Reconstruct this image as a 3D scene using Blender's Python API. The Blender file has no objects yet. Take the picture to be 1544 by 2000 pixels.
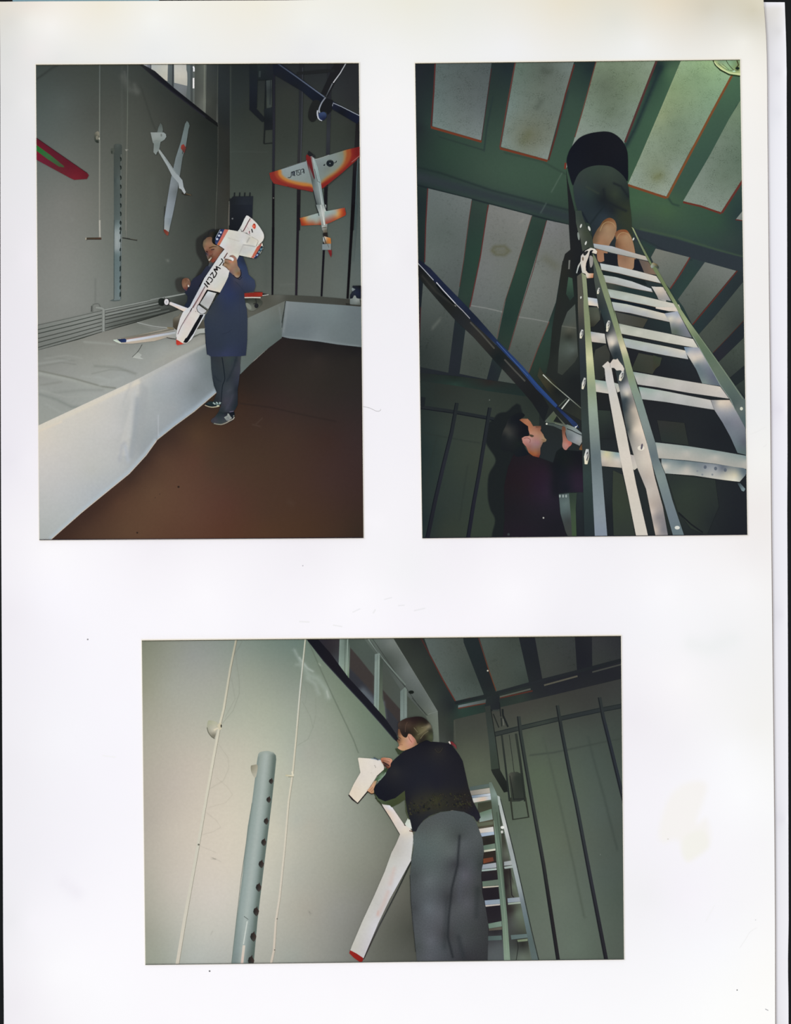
import bpy, math, random
import numpy as np
from mathutils import Vector
from mathutils.geometry import delaunay_2d_cdt

# ---------------------------------------------------------------- camera, light, exposure
# A sheet of an album lies flat under a camera; 7000 photograph pixels are one metre.
PPM = 7000.0
CX, CY = 772.0, 1000.0
Z_PRINT = 0.00165            # height of the faces of the photographic prints above the table
scene = bpy.context.scene
col = scene.collection
cam_data = bpy.data.cameras.new('camera')
cam = bpy.data.objects.new('camera', cam_data)
col.objects.link(cam)
CAM_H = 1.0
cam.location = (0, 0, CAM_H + Z_PRINT)
cam_data.sensor_fit = 'VERTICAL'
cam_data.sensor_height = 36.0
cam_data.lens = 36.0 * CAM_H / (2000.0 / PPM)
cam_data.clip_start = 0.01
cam_data.clip_end = 50
scene.camera = cam
cam_data.dof.use_dof = True          # the print-outs are a touch soft, as a flatbed copy of them is
cam_data.dof.focus_distance = CAM_H + 0.007
cam_data.dof.aperture_fstop = 5.6
scene.view_settings.view_transform = 'Standard'
scene.view_settings.look = 'None'
scene.view_settings.gamma = 1.0
scene.view_settings.exposure = 0.0
scene.view_settings.use_curve_mapping = False

world = bpy.data.worlds.new('soft_white_room')
scene.world = world
world.use_nodes = True
world.node_tree.nodes['Background'].inputs[0].default_value = (1, 1, 1, 1)
world.node_tree.nodes['Background'].inputs[1].default_value = 0.86
sun_data = bpy.data.lights.new('copy_lamp', 'SUN')
sun_data.angle = math.radians(12)
EL = math.radians(48)
sun_data.energy = 0.14 * math.pi / math.sin(EL)
sun = bpy.data.objects.new('copy_lamp', sun_data)
col.objects.link(sun)
sun.rotation_euler = Vector((-math.cos(EL) * 0.90, math.cos(EL) * 0.44, math.sin(EL))).to_track_quat('Z', 'Y').to_euler()

# ---------------------------------------------------------------- materials
SPEC = 0.0016


def ink(c):
    """colour print dyes: a little weaker than pure, weakest in the blues"""
    m = c.mean(1, keepdims=True)
    blue = np.clip((c[:, 2:3] - np.maximum(c[:, 0:1], c[:, 1:2])) / 12.0, 0, 1)
    s = 0.84 - 0.18 * blue
    return m * (1 - s) + c * s




def lin(c):
    c = np.asarray(c, float) / 255.0
    l = np.where(c <= 0.04045, c / 12.92, ((c + 0.055) / 1.055) ** 2.4)
    return np.clip(l - SPEC, 0, 1)


def ink_material(name, rough, spec, grain, scale, speck=0.0, speck_scale=0, speck_col=(0.1, 0.12, 0.08), lo=0.5, hi=0.62):
    m = bpy.data.materials.new(name)
    m.use_nodes = True
    nt = m.node_tree
    b = nt.nodes['Principled BSDF']
    b.inputs['Roughness'].default_value = rough
    b.inputs['Specular IOR Level'].default_value = spec
    at = nt.nodes.new('ShaderNodeVertexColor')
    at.layer_name = 'Ink'
    tc = nt.nodes.new('ShaderNodeTexCoord')
    nz = nt.nodes.new('ShaderNodeTexNoise')
    nz.inputs['Scale'].default_value = scale
    nz.inputs['Detail'].default_value = 3
    nt.links.new(tc.outputs['Object'], nz.inputs['Vector'])
    mr = nt.nodes.new('ShaderNodeMapRange')
    mr.inputs['To Min'].default_value = 1 - grain
    mr.inputs['To Max'].default_value = 1 + grain
    mr.inputs['From Min'].default_value = 0.25
    mr.inputs['From Max'].default_value = 0.75
    nt.links.new(nz.outputs['Fac'], mr.inputs['Value'])
    mx = nt.nodes.new('ShaderNodeVectorMath')
    mx.operation = 'SCALE'
    nt.links.new(at.outputs['Color'], mx.inputs[0])
    nt.links.new(mr.outputs['Result'], mx.inputs['Scale'])
    out = mx.outputs['Vector']
    if speck > 0:
        n2 = nt.nodes.new('ShaderNodeTexNoise')
        n2.inputs['Scale'].default_value = speck_scale
        n2.inputs['Detail'].default_value = 5
        n2.inputs['Roughness'].default_value = 0.62
        nt.links.new(tc.outputs['Object'], n2.inputs['Vector'])
        n3 = nt.nodes.new('ShaderNodeTexNoise')
        n3.inputs['Scale'].default_value = speck_scale * 0.12
        n3.inputs['Detail'].default_value = 2
        nt.links.new(tc.outputs['Object'], n3.inputs['Vector'])
        r2 = nt.nodes.new('ShaderNodeMapRange')
        r2.inputs['From Min'].default_value = lo
        r2.inputs['From Max'].default_value = hi
        nt.links.new(n2.outputs['Fac'], r2.inputs['Value'])
        r3 = nt.nodes.new('ShaderNodeMapRange')
        r3.inputs['From Min'].default_value = 0.38
        r3.inputs['From Max'].default_value = 0.66
        r3.inputs['To Max'].default_value = speck
        nt.links.new(n3.outputs['Fac'], r3.inputs['Value'])
        mu = nt.nodes.new('ShaderNodeMath')
        mu.operation = 'MULTIPLY'
        nt.links.new(r2.outputs['Result'], mu.inputs[0])
        nt.links.new(r3.outputs['Result'], mu.inputs[1])
        mc = nt.nodes.new('ShaderNodeMix')
        mc.data_type = 'RGBA'
        mc.blend_type = 'MULTIPLY'
        nt.links.new(mu.outputs[0], mc.inputs['Factor'])
        nt.links.new(out, mc.inputs['A'])
        mc.inputs['B'].default_value = (*speck_col, 1)
        out = mc.outputs['Result']
    nt.links.new(out, b.inputs['Base Color'])
    return m


INK = ink_material('photographic_ink', 0.42, 0.02, 0.030, 1500)
STUCCO = ink_material('photographic_ink_of_rough_plaster', 0.42, 0.02, 0.05, 2500, 0.72, 3300, (0.30, 0.34, 0.27), 0.50, 0.66)
SMOOTH_STUCCO = ink_material('photographic_ink_of_smooth_plaster', 0.42, 0.02, 0.05, 2500, 0.40, 1500, (0.35, 0.38, 0.33), 0.54, 0.70)
WOOL = ink_material('photographic_ink_of_wool_cloth', 0.42, 0.02, 0.13, 2600)
PAPER = ink_material('album_card', 0.85, 0.02, 0.004, 90)

# ---------------------------------------------------------------- geometry helpers
VIEW = [0.0, 0.0, 1.0]


def V(x0=0.0, y0=0.0, s=1.0):
    """The following outlines are written in a frame that starts at x0, y0 and is enlarged s times."""
    VIEW[:] = [x0, y0, s]


def T(pts):
    a = np.asarray(pts, float).reshape(-1, 2)
    return a / VIEW[2] + np.array([VIEW[0], VIEW[1]])


def rnd(p, n=5, closed=True):
    """Catmull-Rom rounding of an outline."""
    p = np.asarray(p, float)
    N = len(p)
    out = []
    rng = range(N) if closed else range(N - 1)
    for i in rng:
        if closed:
            a, b, c, d = p[(i - 1) % N], p[i], p[(i + 1) % N], p[(i + 2) % N]
        else:
            a, b, c, d = p[max(i - 1, 0)], p[i], p[i + 1], p[min(i + 2, N - 1)]
        k = max(1, min(n, int(np.linalg.norm(c - b) / 1.5)))
        for t in np.linspace(0, 1, k, endpoint=False):
            out.append(0.5 * ((2 * b) + (-a + c) * t + (2 * a - 5 * b + 4 * c - d) * t * t + (-a + 3 * b - 3 * c + d) * t ** 3))
    if not closed:
        out.append(p[-1])
    return np.array(out)


def clip_convex(poly, clip):
    """Sutherland-Hodgman; clip runs clockwise as seen in image axes (y down)."""
    out = [tuple(q) for q in poly]
    n = len(clip)
    for i in range(n):
        ax, ay = clip[i]
        bx, by = clip[(i + 1) % n]
        ins = lambda q: (bx - ax) * (q[1] - ay) - (by - ay) * (q[0] - ax) >= 0
        src, out = out, []
        for j in range(len(src)):
            p, q = src[j], src[(j + 1) % len(src)]
            ip, iq = ins(p), ins(q)
            if ip:
                out.append(p)
            if ip != iq:
                d1 = (bx - ax) * (p[1] - ay) - (by - ay) * (p[0] - ax)
                d2 = (bx - ax) * (q[1] - ay) - (by - ay) * (q[0] - ax)
                t = d1 / (d1 - d2)
                out.append((p[0] + t * (q[0] - p[0]), p[1] + t * (q[1] - p[1])))
        if len(out) < 3:
            return np.zeros((0, 2))
    return np.array(out)


def seg_dist(P, A, closed=False):
    """distance of points P to polyline A, and fraction along it"""
    P = P[:, None, :]
    a = A if closed else A[:-1]
    b = np.roll(A, -1, 0) if closed else A[1:]
    ab = (b - a)[None]
    t = np.clip(((P - a[None]) * ab).sum(-1) / np.maximum((ab ** 2).sum(-1), 1e-9), 0, 1)
    d = np.linalg.norm(P - (a[None] + t[..., None] * ab), axis=-1)
    k = d.argmin(1)
    r = np.arange(len(k))
    return d[r, k], (k + t[r, k]) / max(1, len(a))


def inside(P, A):
    x, y = P[:, 0], P[:, 1]
    c = np.zeros(len(P), bool)
    B = np.roll(A, -1, 0)
    for (x1, y1), (x2, y2) in zip(A, B):
        if y1 == y2:
            continue
        m = ((y1 > y) != (y2 > y)) & (x < (x2 - x1) * (y - y1) / (y2 - y1) + x1)
        c ^= m
    return c


def field(P, cols):
    """smooth colour between stations (x, y, r, g, b) in the current frame"""
    c = np.asarray(cols, float)
    if c.ndim == 1:
        return np.tile(c[None, :3], (len(P), 1))
    q = T(c[:, :2])
    if len(q) == 1:
        return np.tile(c[:, 2:5], (len(P), 1))
    # radial interpolation: exact at every station, smooth between them
    r = np.sqrt(((q[:, None] - q[None]) ** 2).sum(-1) + SOFT)
    n = len(q)
    M = np.zeros((n + 1, n + 1))
    M[:n, :n] = r - np.eye(n) * 0.6
    M[n, :n] = M[:n, n] = 1
    rhs = np.zeros((n + 1, 3))
    rhs[:n] = c[:, 2:5]
    W = np.linalg.lstsq(M, rhs, rcond=None)[0]
    out = np.concatenate([np.sqrt(((P[i:i + 4000, None, :] - q[None]) ** 2).sum(-1) + SOFT) @ W[:n] + W[n] for i in range(0, len(P), 4000)])
    return np.clip(out, c[:, 2:5].min(0) - 4, c[:, 2:5].max(0) + 4)


SOFT = 4.0


class Print:
    def __init__(self, name, label, corners, z, category, group=None):
        self.q = np.array(corners, float)
        self.c = self.q.mean(0)
        self.z0 = z
        self.n = 0
        self.root = bpy.data.objects.new(name, None)
        self.root.empty_display_size = 0.02
        self.root.location = ((self.c[0] - CX) / PPM, (CY - self.c[1]) / PPM, z - 0.00025)
        self.root['label'] = label
        self.root['category'] = category
        if group:
            self.root['group'] = group
        col.objects.link(self.root)

    def world(self, p, z):
        return ((p[0] - self.c[0]) / PPM, (self.c[1] - p[1]) / PPM, z - self.root.location[2])

    def part(self, name, label=None, parent=None, mat=None):
        return Part(self, name, label, parent, mat or INK)


class Part:
    def __init__(self, pr, name, label, parent, mat):
        self.pr, self.name, self.label, self.mat = pr, name, label, mat
        self.v, self.f, self.k = [], [], []
        me = bpy.data.meshes.new(name)
        self.o = bpy.data.objects.new(name, me)
        if label:
            self.o['label'] = label
        col.objects.link(self.o)
        self.o.parent = parent.o if parent else pr.root
        ALL.append(self)

    def poly(self, pts, cols, over=(), grid=7.0, round_=False, raw=False, clip=True):
        """one printed patch: outline, colours, and soft overlays
        over: ('s', pts, width, rgb, strength)  soft stroke
              ('p', pts, feather, rgb, strength) soft-edged patch"""
        A = np.asarray(pts, float) if raw else T(pts)
        if round_:
            A = rnd(A)
        if clip:
            A = clip_convex(A, self.pr.q)
        if len(A) < 3:
            return self
        keep = [0]
        for i in range(1, len(A)):
            if np.linalg.norm(A[i] - A[keep[-1]]) > 0.02:
                keep.append(i)
        if len(keep) > 3 and np.linalg.norm(A[keep[-1]] - A[0]) < 0.02:
            keep.pop()
        A = A[keep]
        if len(A) < 3:
            return self
        flat = np.asarray(cols, float).ndim == 1 and not over
        B = []
        n = len(A)
        for i in range(n):
            p, q = A[i], A[(i + 1) % n]
            L = np.linalg.norm(q - p)
            m = 1 if flat else max(1, int(L / grid))
            for t in range(m):
                B.append(p + (q - p) * t / m)
        B = np.array(B)
        ptsl = [tuple(b) for b in B]
        if not flat:
            lo, hi = A.min(0), A.max(0)
            gx = np.arange(lo[0] + grid * .5, hi[0], grid)
            gy = np.arange(lo[1] + grid * .5, hi[1], grid)
            if len(gx) and len(gy):
                G = np.stack(np.meshgrid(gx, gy), -1).reshape(-1, 2)
                G = G[inside(G, A)]
                if len(G):
                    d = np.concatenate([seg_dist(G[i:i + 4000], A, True)[0] for i in range(0, len(G), 4000)])
                    G = G[d > grid * 0.35]
                    ptsl += [tuple(g) for g in G]
        X = []
        for ov in over:
            q = T(ov[1])
            w = ov[2]
            if w > grid * 1.6:
                continue
            if ov[0] == 'p':
                q = rnd(q) if len(ov) > 5 else q
                q = np.vstack([q, q[:1]])
                offs = (-1, -.4, .4, 1)
            else:
                offs = (-1.8, -.9, 0, .9, 1.8)
            for i in range(len(q) - 1):
                e = q[i + 1] - q[i]
                L = max(np.linalg.norm(e), 1e-6)
                nn = np.array([-e[1], e[0]]) / L
                for t in np.arange(0, L, max(1.6, w * .8)):
                    X += [q[i] + e * t / L + nn * w * o for o in offs]
        if X:
            X = np.array(X)
            _, ix = np.unique(np.round(X / 0.9).astype(int), axis=0, return_index=True)
            X = X[ix]
            X = X[inside(X, A)]
            if len(X):
                d = np.concatenate([seg_dist(X[i:i + 4000], A, True)[0] for i in range(0, len(X), 4000)])
                ptsl += [tuple(g) for g in X[d > 0.5]]
        m = len(B)
        res = delaunay_2d_cdt([Vector(p) for p in ptsl], [(i, (i + 1) % m) for i in range(m)], [list(range(m))], 1, 1e-5)
        P = np.array([tuple(p) for p in res[0]])
        C = field(P, cols)
        for ov in over:
            kind, op, w, rgb, st = ov[:5]
            q = T(op)
            if kind == 's':
                d = np.concatenate([seg_dist(P[i:i + 4000], q)[0] for i in range(0, len(P), 4000)])
                a = st * np.exp(-(d / w) ** 2)
            else:
                q = rnd(q) if len(ov) > 5 else q
                d = np.concatenate([seg_dist(P[i:i + 4000], q, True)[0] for i in range(0, len(P), 4000)])
                sd = np.where(inside(P, q), -d, d)
                t = np.clip(0.5 - sd / (2 * w), 0, 1)
                a = st * t * t * (3 - 2 * t)
            C = C * (1 - a[:, None]) + np.asarray(rgb, float)[None] * a[:, None]
        self.pr.n += 1
        z = self.pr.z0 + self.pr.n * 0.9e-6
        base = len(self.v)
        self.v += [self.pr.world(p, z) for p in P]
        if self.mat is not PAPER:
            C = ink(C)
        self.k += list(lin(C))
        for t in res[2]:
            # y is flipped, so reverse when needed to face up
            a, b, c = P[t[0]], P[t[1]], P[t[2]]
            s = (b[0] - a[0]) * (c[1] - a[1]) - (b[1] - a[1]) * (c[0] - a[0])
            t = list(t) if s < 0 else list(t)[::-1]
            self.f.append([base + i for i in t])
        return self

    def joint(self, *views_pts, **kw):
        """one outline whose points were read in several frames"""
        keep = list(VIEW)
        pts = []
        for v, p in views_pts:
            V(*v)
            pts.append(T(p))
        V()
        self.poly(np.vstack(pts), raw=True, **kw)
        V(*keep)
        return self

    def line(self, pts, w, cols, w2=None, round_=False, grid=7.0, over=()):
        """a band along a path; widths in photograph pixels"""
        A = T(pts)
        if round_:
            A = rnd(A, 6, False)
        n = len(A)
        ww = np.linspace(w, w if w2 is None else w2, n)
        L, R = [], []
        for i in range(n):
            a = A[max(i - 1, 0)]
            b = A[min(i + 1, n - 1)]
            d = (b - a) / max(np.linalg.norm(b - a), 1e-6)
            nn = np.array([-d[1], d[0]])
            L.append(A[i] + nn * ww[i] / 2)
            R.append(A[i] - nn * ww[i] / 2)
        return self.poly(np.array(L + R[::-1]), cols, over, grid, raw=True)

    def spot(self, x, y, rx, cols, ry=None, ang=0.0, n=14):
        c = T([(x, y)])[0]
        ry = ry or rx
        t = np.linspace(0, 2 * math.pi, n, endpoint=False)
        u = np.stack([rx * np.cos(t), ry * np.sin(t)], -1)
        ca, sa = math.cos(math.radians(ang)), math.sin(math.radians(ang))
        u = np.stack([u[:, 0] * ca - u[:, 1] * sa, u[:, 0] * sa + u[:, 1] * ca], -1)
        return self.poly(c + u, cols, raw=True)

    def finish(self):
        if not self.v:
            # only groups its own pieces: an Empty instead of a mesh
            old = self.o
            nm = old.name
            old.name = 'spent'
            e = bpy.data.objects.new(nm, None)
            e.empty_display_size = 0.01
            col.objects.link(e)
            e.parent = old.parent
            if self.label:
                e['label'] = self.label
            for ch in list(old.children):
                ch.parent = e
            bpy.data.objects.remove(old)
            self.o = e
            return
        me = self.o.data
        me.from_pydata(self.v, [], self.f)
        a = me.color_attributes.new('Ink', 'FLOAT_COLOR', 'POINT')
        k = np.ones((len(self.v), 4))
        k[:, :3] = np.array(self.k)
        a.data.foreach_set('color', k.ravel())
        me.materials.append(self.mat)
        me.update()


ALL = []


def slab(pr, part, outline, z0, z1, rgb):
    """a thin sheet with real thickness (raw photograph coordinates)"""
    A = np.asarray(outline, float)
    n = len(A)
    b = len(part.v)
    part.v += [pr.world(p, z1) for p in A] + [pr.world(p, z0) for p in A]
    part.k += [lin(rgb)] * (2 * n)
    part.f.append([b + i for i in range(n)][::-1])
    part.f.append([b + n + i for i in range(n)])
    for i in range(n):
        j = (i + 1) % n
        part.f.append([b + i, b + j, b + n + j, b + n + i])

# ================================================================ table and album sheets
def plain(name, rgb, rough=0.6, spec=0.02, noise=0.0):
    m = bpy.data.materials.new(name)
    m.use_nodes = True
    nt = m.node_tree
    b = nt.nodes['Principled BSDF']
    b.inputs['Roughness'].default_value = rough
    b.inputs['Specular IOR Level'].default_value = spec
    nz = nt.nodes.new('ShaderNodeTexNoise')
    nz.inputs['Scale'].default_value = 60
    cr = nt.nodes.new('ShaderNodeValToRGB')
    c = lin(rgb)
    cr.color_ramp.elements[0].color = (*(c * (1 - noise)), 1)
    cr.color_ramp.elements[1].color = (*(c * (1 + noise)), 1)
    tc = nt.nodes.new('ShaderNodeTexCoord')
    nt.links.new(tc.outputs['Object'], nz.inputs['Vector'])
    nt.links.new(nz.outputs['Fac'], cr.inputs['Fac'])
    nt.links.new(cr.outputs['Color'], b.inputs['Base Color'])
    return m


me = bpy.data.meshes.new('floor')
S = 0.6
TH = 0.02
vs = [(-S, -S, -TH), (S, -S, -TH), (S, S, -TH), (-S, S, -TH), (-S, -S, 0), (S, -S, 0), (S, S, 0), (-S, S, 0)]
me.from_pydata(vs, [], [(3, 2, 1, 0), (4, 5, 6, 7), (0, 1, 5, 4), (1, 2, 6, 5), (2, 3, 7, 6), (3, 0, 4, 7)])
me.materials.append(plain('near_black_board', (32, 34, 35), 0.7, 0.02, 0.25))
fl = bpy.data.objects.new('floor', me)
fl['kind'] = 'structure'
fl['label'] = 'near-black flat surface beneath and around the white album sheets'
col.objects.link(fl)

Z_UNDER = 0.0004
Z_PAGE = 0.00130

# the sheet underneath: only its right-hand strip can be seen
under = Print('album_page', 'bluish white album sheet lying underneath, seen as a narrow strip along the right edge',
              [(60, 3), (1532.6, 3.2), (1540, 2030), (60, 2030)], Z_UNDER, 'album page')
pp = under.part('card')
out = [(60, 3), (1400, 3), (1532.6, 3.2), (1534, 40), (1535.6, 90), (1536.4, 140), (1536.4, 200), (1537.4, 500), (1538, 880), (1537.6, 1000),
       (1539, 1300), (1539.6, 1500), (1540.3, 1800), (1539.2, 1870), (1539.2, 1900), (1540, 1950), (1540.2, 2030), (60, 2030)]
slab(under, pp, out, 0.0001, Z_UNDER, (226, 226, 232))
pp.mat = PAPER
V()
st = []
for y, a in ((5, (240, 240, 246)), (14, (228, 226, 224)), (60, (222, 221, 222)), (140, (228, 227, 232)), (220, (231, 231, 237)), (800, (231, 229, 238)),
             (1200, (231, 230, 237)), (1600, (230, 229, 236)), (2010, (233, 232, 237))):
    st += [(1498 + y * .008, y, *a), (1512 + y * .006, y, *a), (1524 + y * .005, y, *[min(255, c + 3) for c in a]),
           (1533 + y * .0035, y, 246, 246, 251)]
pp.poly([(1480, 3)] + out[2:17] + [(1480, 2030)], st, grid=5, clip=False)

# a slip of pale blue card that shows as a hairline above the top left edge
slip = Print('blue_card', 'hairline strip of pale blue card peeking out above the front sheet at top left',
             [(24, -40), (310, -40), (310, 60), (24, 60)], 0.0009, 'card')
sp = slip.part('card', mat=PAPER)
slab(slip, sp, [(24, -40), (310, -40), (310, 60), (24, 60)], 0.00045, 0.0009, (122, 156, 168))

# the front sheet: thick card, slightly wavy right edge, grey strip standing in for its thickness and edge shadow
page = Print('album_page', 'white album sheet that fills the picture and carries the three colour prints',
             [(0, 2), (1490, 2), (1514, 2030), (7, 2030)], Z_PAGE, 'album page')
right = [(1490.3, -3), (1491.5, 12), (1493.5, 40), (1495.6, 70), (1497.0, 110), (1497.7, 160), (1498, 220), (1500.5, 500), (1503.6, 800), (1505.2, 1000),
         (1507.8, 1250), (1510, 1450), (1512, 1650), (1513, 1800), (1513.4, 2030)]
left = [(7.6, 2030), (6.8, 1920), (6, 1840), (5, 1600), (3.5, 1300), (2, 1000), (1, 700), (0.6, 400), (0.3, 100), (-1, 3)]
top = [(80, 2.2), (300, 1.2), (560, 0.2), (700, -2), (1000, -3), (1400, -3)]
edge = page.part('edge_shadow_strip', 'grey strip for the card edge and its painted-in shadow along the right side')
slab(page, edge, [(x - 3, y) for x, y in left[::-1][0:1]] + [(60, 6), (1480, 6)] + [(x + 0.9 + min(1.1, y / 700), y) for x, y in right[1:]] + [(20, 2030), (20, 1000)],
     Z_UNDER + 0.00002, Z_PAGE - 0.00030, (160, 152, 148))
edge.mat = PAPER
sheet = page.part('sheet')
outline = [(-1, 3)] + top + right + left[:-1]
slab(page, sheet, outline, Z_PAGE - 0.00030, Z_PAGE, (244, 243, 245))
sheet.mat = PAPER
st = [  # beige towards the top is shade of the curling sheet put into its colour
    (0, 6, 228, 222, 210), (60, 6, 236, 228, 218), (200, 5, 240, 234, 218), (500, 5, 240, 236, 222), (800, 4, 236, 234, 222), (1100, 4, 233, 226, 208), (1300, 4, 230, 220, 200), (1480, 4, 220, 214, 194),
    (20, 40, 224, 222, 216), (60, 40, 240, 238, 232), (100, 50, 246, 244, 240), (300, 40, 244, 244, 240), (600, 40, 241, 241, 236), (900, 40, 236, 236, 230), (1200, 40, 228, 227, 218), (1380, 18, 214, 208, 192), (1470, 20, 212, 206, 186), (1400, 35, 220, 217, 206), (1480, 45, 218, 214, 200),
    (20, 100, 224, 224, 222), (60, 100, 236, 233, 231), (120, 110, 233, 233, 231), (300, 95, 236, 237, 236), (600, 95, 236, 236, 236), (750, 100, 242, 242, 241), (1000, 85, 240, 240, 240), (1250, 85, 240, 240, 237), (1450, 80, 240, 238, 230), (1470, 150, 245, 242, 236),
    (20, 200, 226, 226, 226), (50, 200, 234, 233, 233), (1470, 300, 243, 241, 238), (1475, 600, 240, 238, 237), (1480, 800, 240, 240, 240), (1480, 1000, 240, 236, 234), (1495, 900, 244, 243, 240),
    (755, 200, 246, 245, 245), (755, 500, 244, 243, 246), (755, 800, 243, 241, 246), (760, 1000, 246, 244, 248), (720, 500, 240, 239, 241), (800, 500, 240, 238, 242),
    (20, 500, 232, 230, 234), (50, 500, 238, 235, 240), (20, 900, 236, 233, 240), (55, 900, 243, 240, 246), (20, 1200, 240, 237, 243),
    (100, 1075, 252, 250, 253), (300, 1080, 245, 242, 247), (600, 1080, 243, 240, 245), (900, 1080, 244, 241, 246), (1200, 1070, 243, 241, 245), (1470, 1080, 242, 239, 239),
    (100, 1160, 250, 248, 254), (400, 1160, 252, 250, 254), (700, 1165, 252, 250, 254), (800, 1110, 244, 243, 246), (1000, 1160, 251, 249, 253), (1300, 1160, 250, 249, 252), (1450, 1150, 248, 247, 248),
    (500, 1225, 248, 246, 251), (800, 1225, 248, 245, 251), (1100, 1225, 243, 241, 246), (1240, 1240, 245, 244, 248), (1400, 1260, 242, 242, 244),
    (25, 1500, 240, 238, 243), (120, 1450, 247, 246, 251), (220, 1500, 248, 246, 252), (260, 1700, 250, 248, 253), (120, 1700, 245, 243, 249),
    (1240, 1400, 241, 238, 243), (1330, 1330, 250, 248, 250), (1320, 1450, 244, 242, 246), (1430, 1470, 250, 250, 252), (1450, 1560, 252, 252, 254), (1480, 1420, 244, 243, 241), (1480, 1650, 248, 247, 249),
    (1250, 1600, 246, 244, 249), (1260, 1750, 242, 241, 244), (1340, 1750, 247, 244, 250), (1420, 1780, 248, 247, 250), (1400, 1850, 250, 250, 253),
    (22, 1800, 238, 237, 241), (60, 1800, 247, 245, 250), (110, 1900, 252, 251, 254), (30, 1960, 241, 238, 243), (300, 1920, 252, 250, 254), (700, 1920, 251, 249, 253), (1100, 1920, 250, 249, 252), (1400, 1950, 253, 253, 253), (1490, 1900, 253, 252, 250),
    (700, 1980, 253, 252, 254), (200, 1980, 252, 251, 254)]
soft = [('p', [(1380, 1535), (1345, 1528), (1312, 1550), (1294, 1590), (1286, 1630), (1296, 1646), (1318, 1640), (1330, 1652), (1342, 1682), (1362, 1672), (1386, 1645), (1380, 1600), (1360, 1605)], 9, (246, 243, 239), 0.8, 1),
        ('p', [(1340, 1632), (1330, 1660), (1340, 1681), (1362, 1672), (1384, 1652), (1372, 1622)], 7, (243, 242, 234), 0.7, 1),
        ('s', [(1430, 1250), (1380, 1266), (1350, 1258)], 16, (238, 240, 240), 0.6),
        ('s', [(125, 1725), (150, 1745)], 14, (240, 237, 244), 0.6),
        ('s', [(650, 1000), (735, 1020)], 16, (250, 248, 252), 0.5)]
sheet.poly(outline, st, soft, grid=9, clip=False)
# warm glow-free card lip around each print is made with the prints; here come scuffs, hairs and specks of the sheet
V()
page.part('hair_mark', 'fine curled hair lying on the card between the two upper prints', mat=PAPER).line([(709, 794), (722, 797), (735, 803), (742, 802), (743, 799)], 0.9, (176, 174, 174), round_=True)
for p, w, c in (([(650, 1221), (668, 1224)], 2.4, (226, 223, 228)), ([(688, 1196), (703, 1189)], 2.2, (226, 224, 229)), ([(728, 1198), (733, 1190)], 3, (228, 226, 230)),
                ([(750, 1171), (765, 1167)], 2, (222, 220, 226)), ([(777, 1183), (790, 1182)], 2, (220, 218, 223)), ([(808, 1193), (830, 1188)], 2.2, (220, 218, 223)),
                ([(584, 1214), (604, 1215)], 3, (228, 226, 230)), ([(200, 1476), (225, 1479)], 3, (238, 236, 240)),
                ([(1465, 848), (1480, 842), (1492, 835), (1496, 835)], 1.2, (222, 221, 218)), ([(1490, 873), (1497, 868)], 1.6, (222, 220, 217)),
                ([(1444, 1852), (1456, 1834), (1464, 1821), (1478, 1812)], 1.0, (232, 230, 230)), ([(1494, 1971), (1500, 1974)], 1.4, (165, 165, 168)),
                ([(1395, 1768), (1378, 1800)], 1.0, (236, 235, 236))):
    page.part('scuff_mark', mat=PAPER).line(p, w, [(c[0] + 255) // 2 if c[0] > 200 else c[0], (c[1] + 255) // 2 if c[0] > 200 else c[1], (c[2] + 255) // 2 if c[0] > 200 else c[2]], round_=len(p) > 2)
for x, y, r, c in ((591, 1105, 1.1, (178, 176, 182)), (171, 1249, 1.6, (150, 150, 152)), (409, 1897, 1.7, (110, 110, 112)), (1439, 1934, 1.3, (120, 120, 122)),
                   (1304, 1639, 1.4, (224, 220, 214)), (1475, 1797, 1, (215, 214, 216))):
    page.part('speck', mat=PAPER).spot(x, y, r, c)


def make_print(label, corners):
    """a colour print on photo paper: a slab with a pale printed-paper rim and a dark picture edge"""
    p = Print('photo_print', label, corners, Z_PRINT, 'photograph')
    q = p.q
    card = p.part('photo_paper', 'thin cream rim of the photo paper')
    big = [tuple(a + np.array(d)) for a, d in zip(q, ((-1.2, -2.2), (1.2, -2.2), (0.9, 0.9), (-0.9, 0.9)))]
    slab(p, card, big, Z_PAGE + 0.00002, Z_PRINT, (244, 238, 224))
    V()
    card.line([q[3] + (-1, .7), q[2] + (1, .7)], 1.4, (250, 248, 252))
    card.mat = PAPER
    return p


def rim_lines(p, top=(78, 70, 44), bottom=(44, 42, 62)):
    V()
    e = p.part('upper_rim', 'thin brownish upper edge of the picture')
    e.line([p.q[0] + (0, .5), p.q[1] + (0, .5)], 1.2, top)
    e = p.part('lower_rim', 'thin bluish lower edge of the picture')
    e.line([p.q[3] + (0, -.6), p.q[2] + (0, -.6)], 1.3, bottom)

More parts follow.
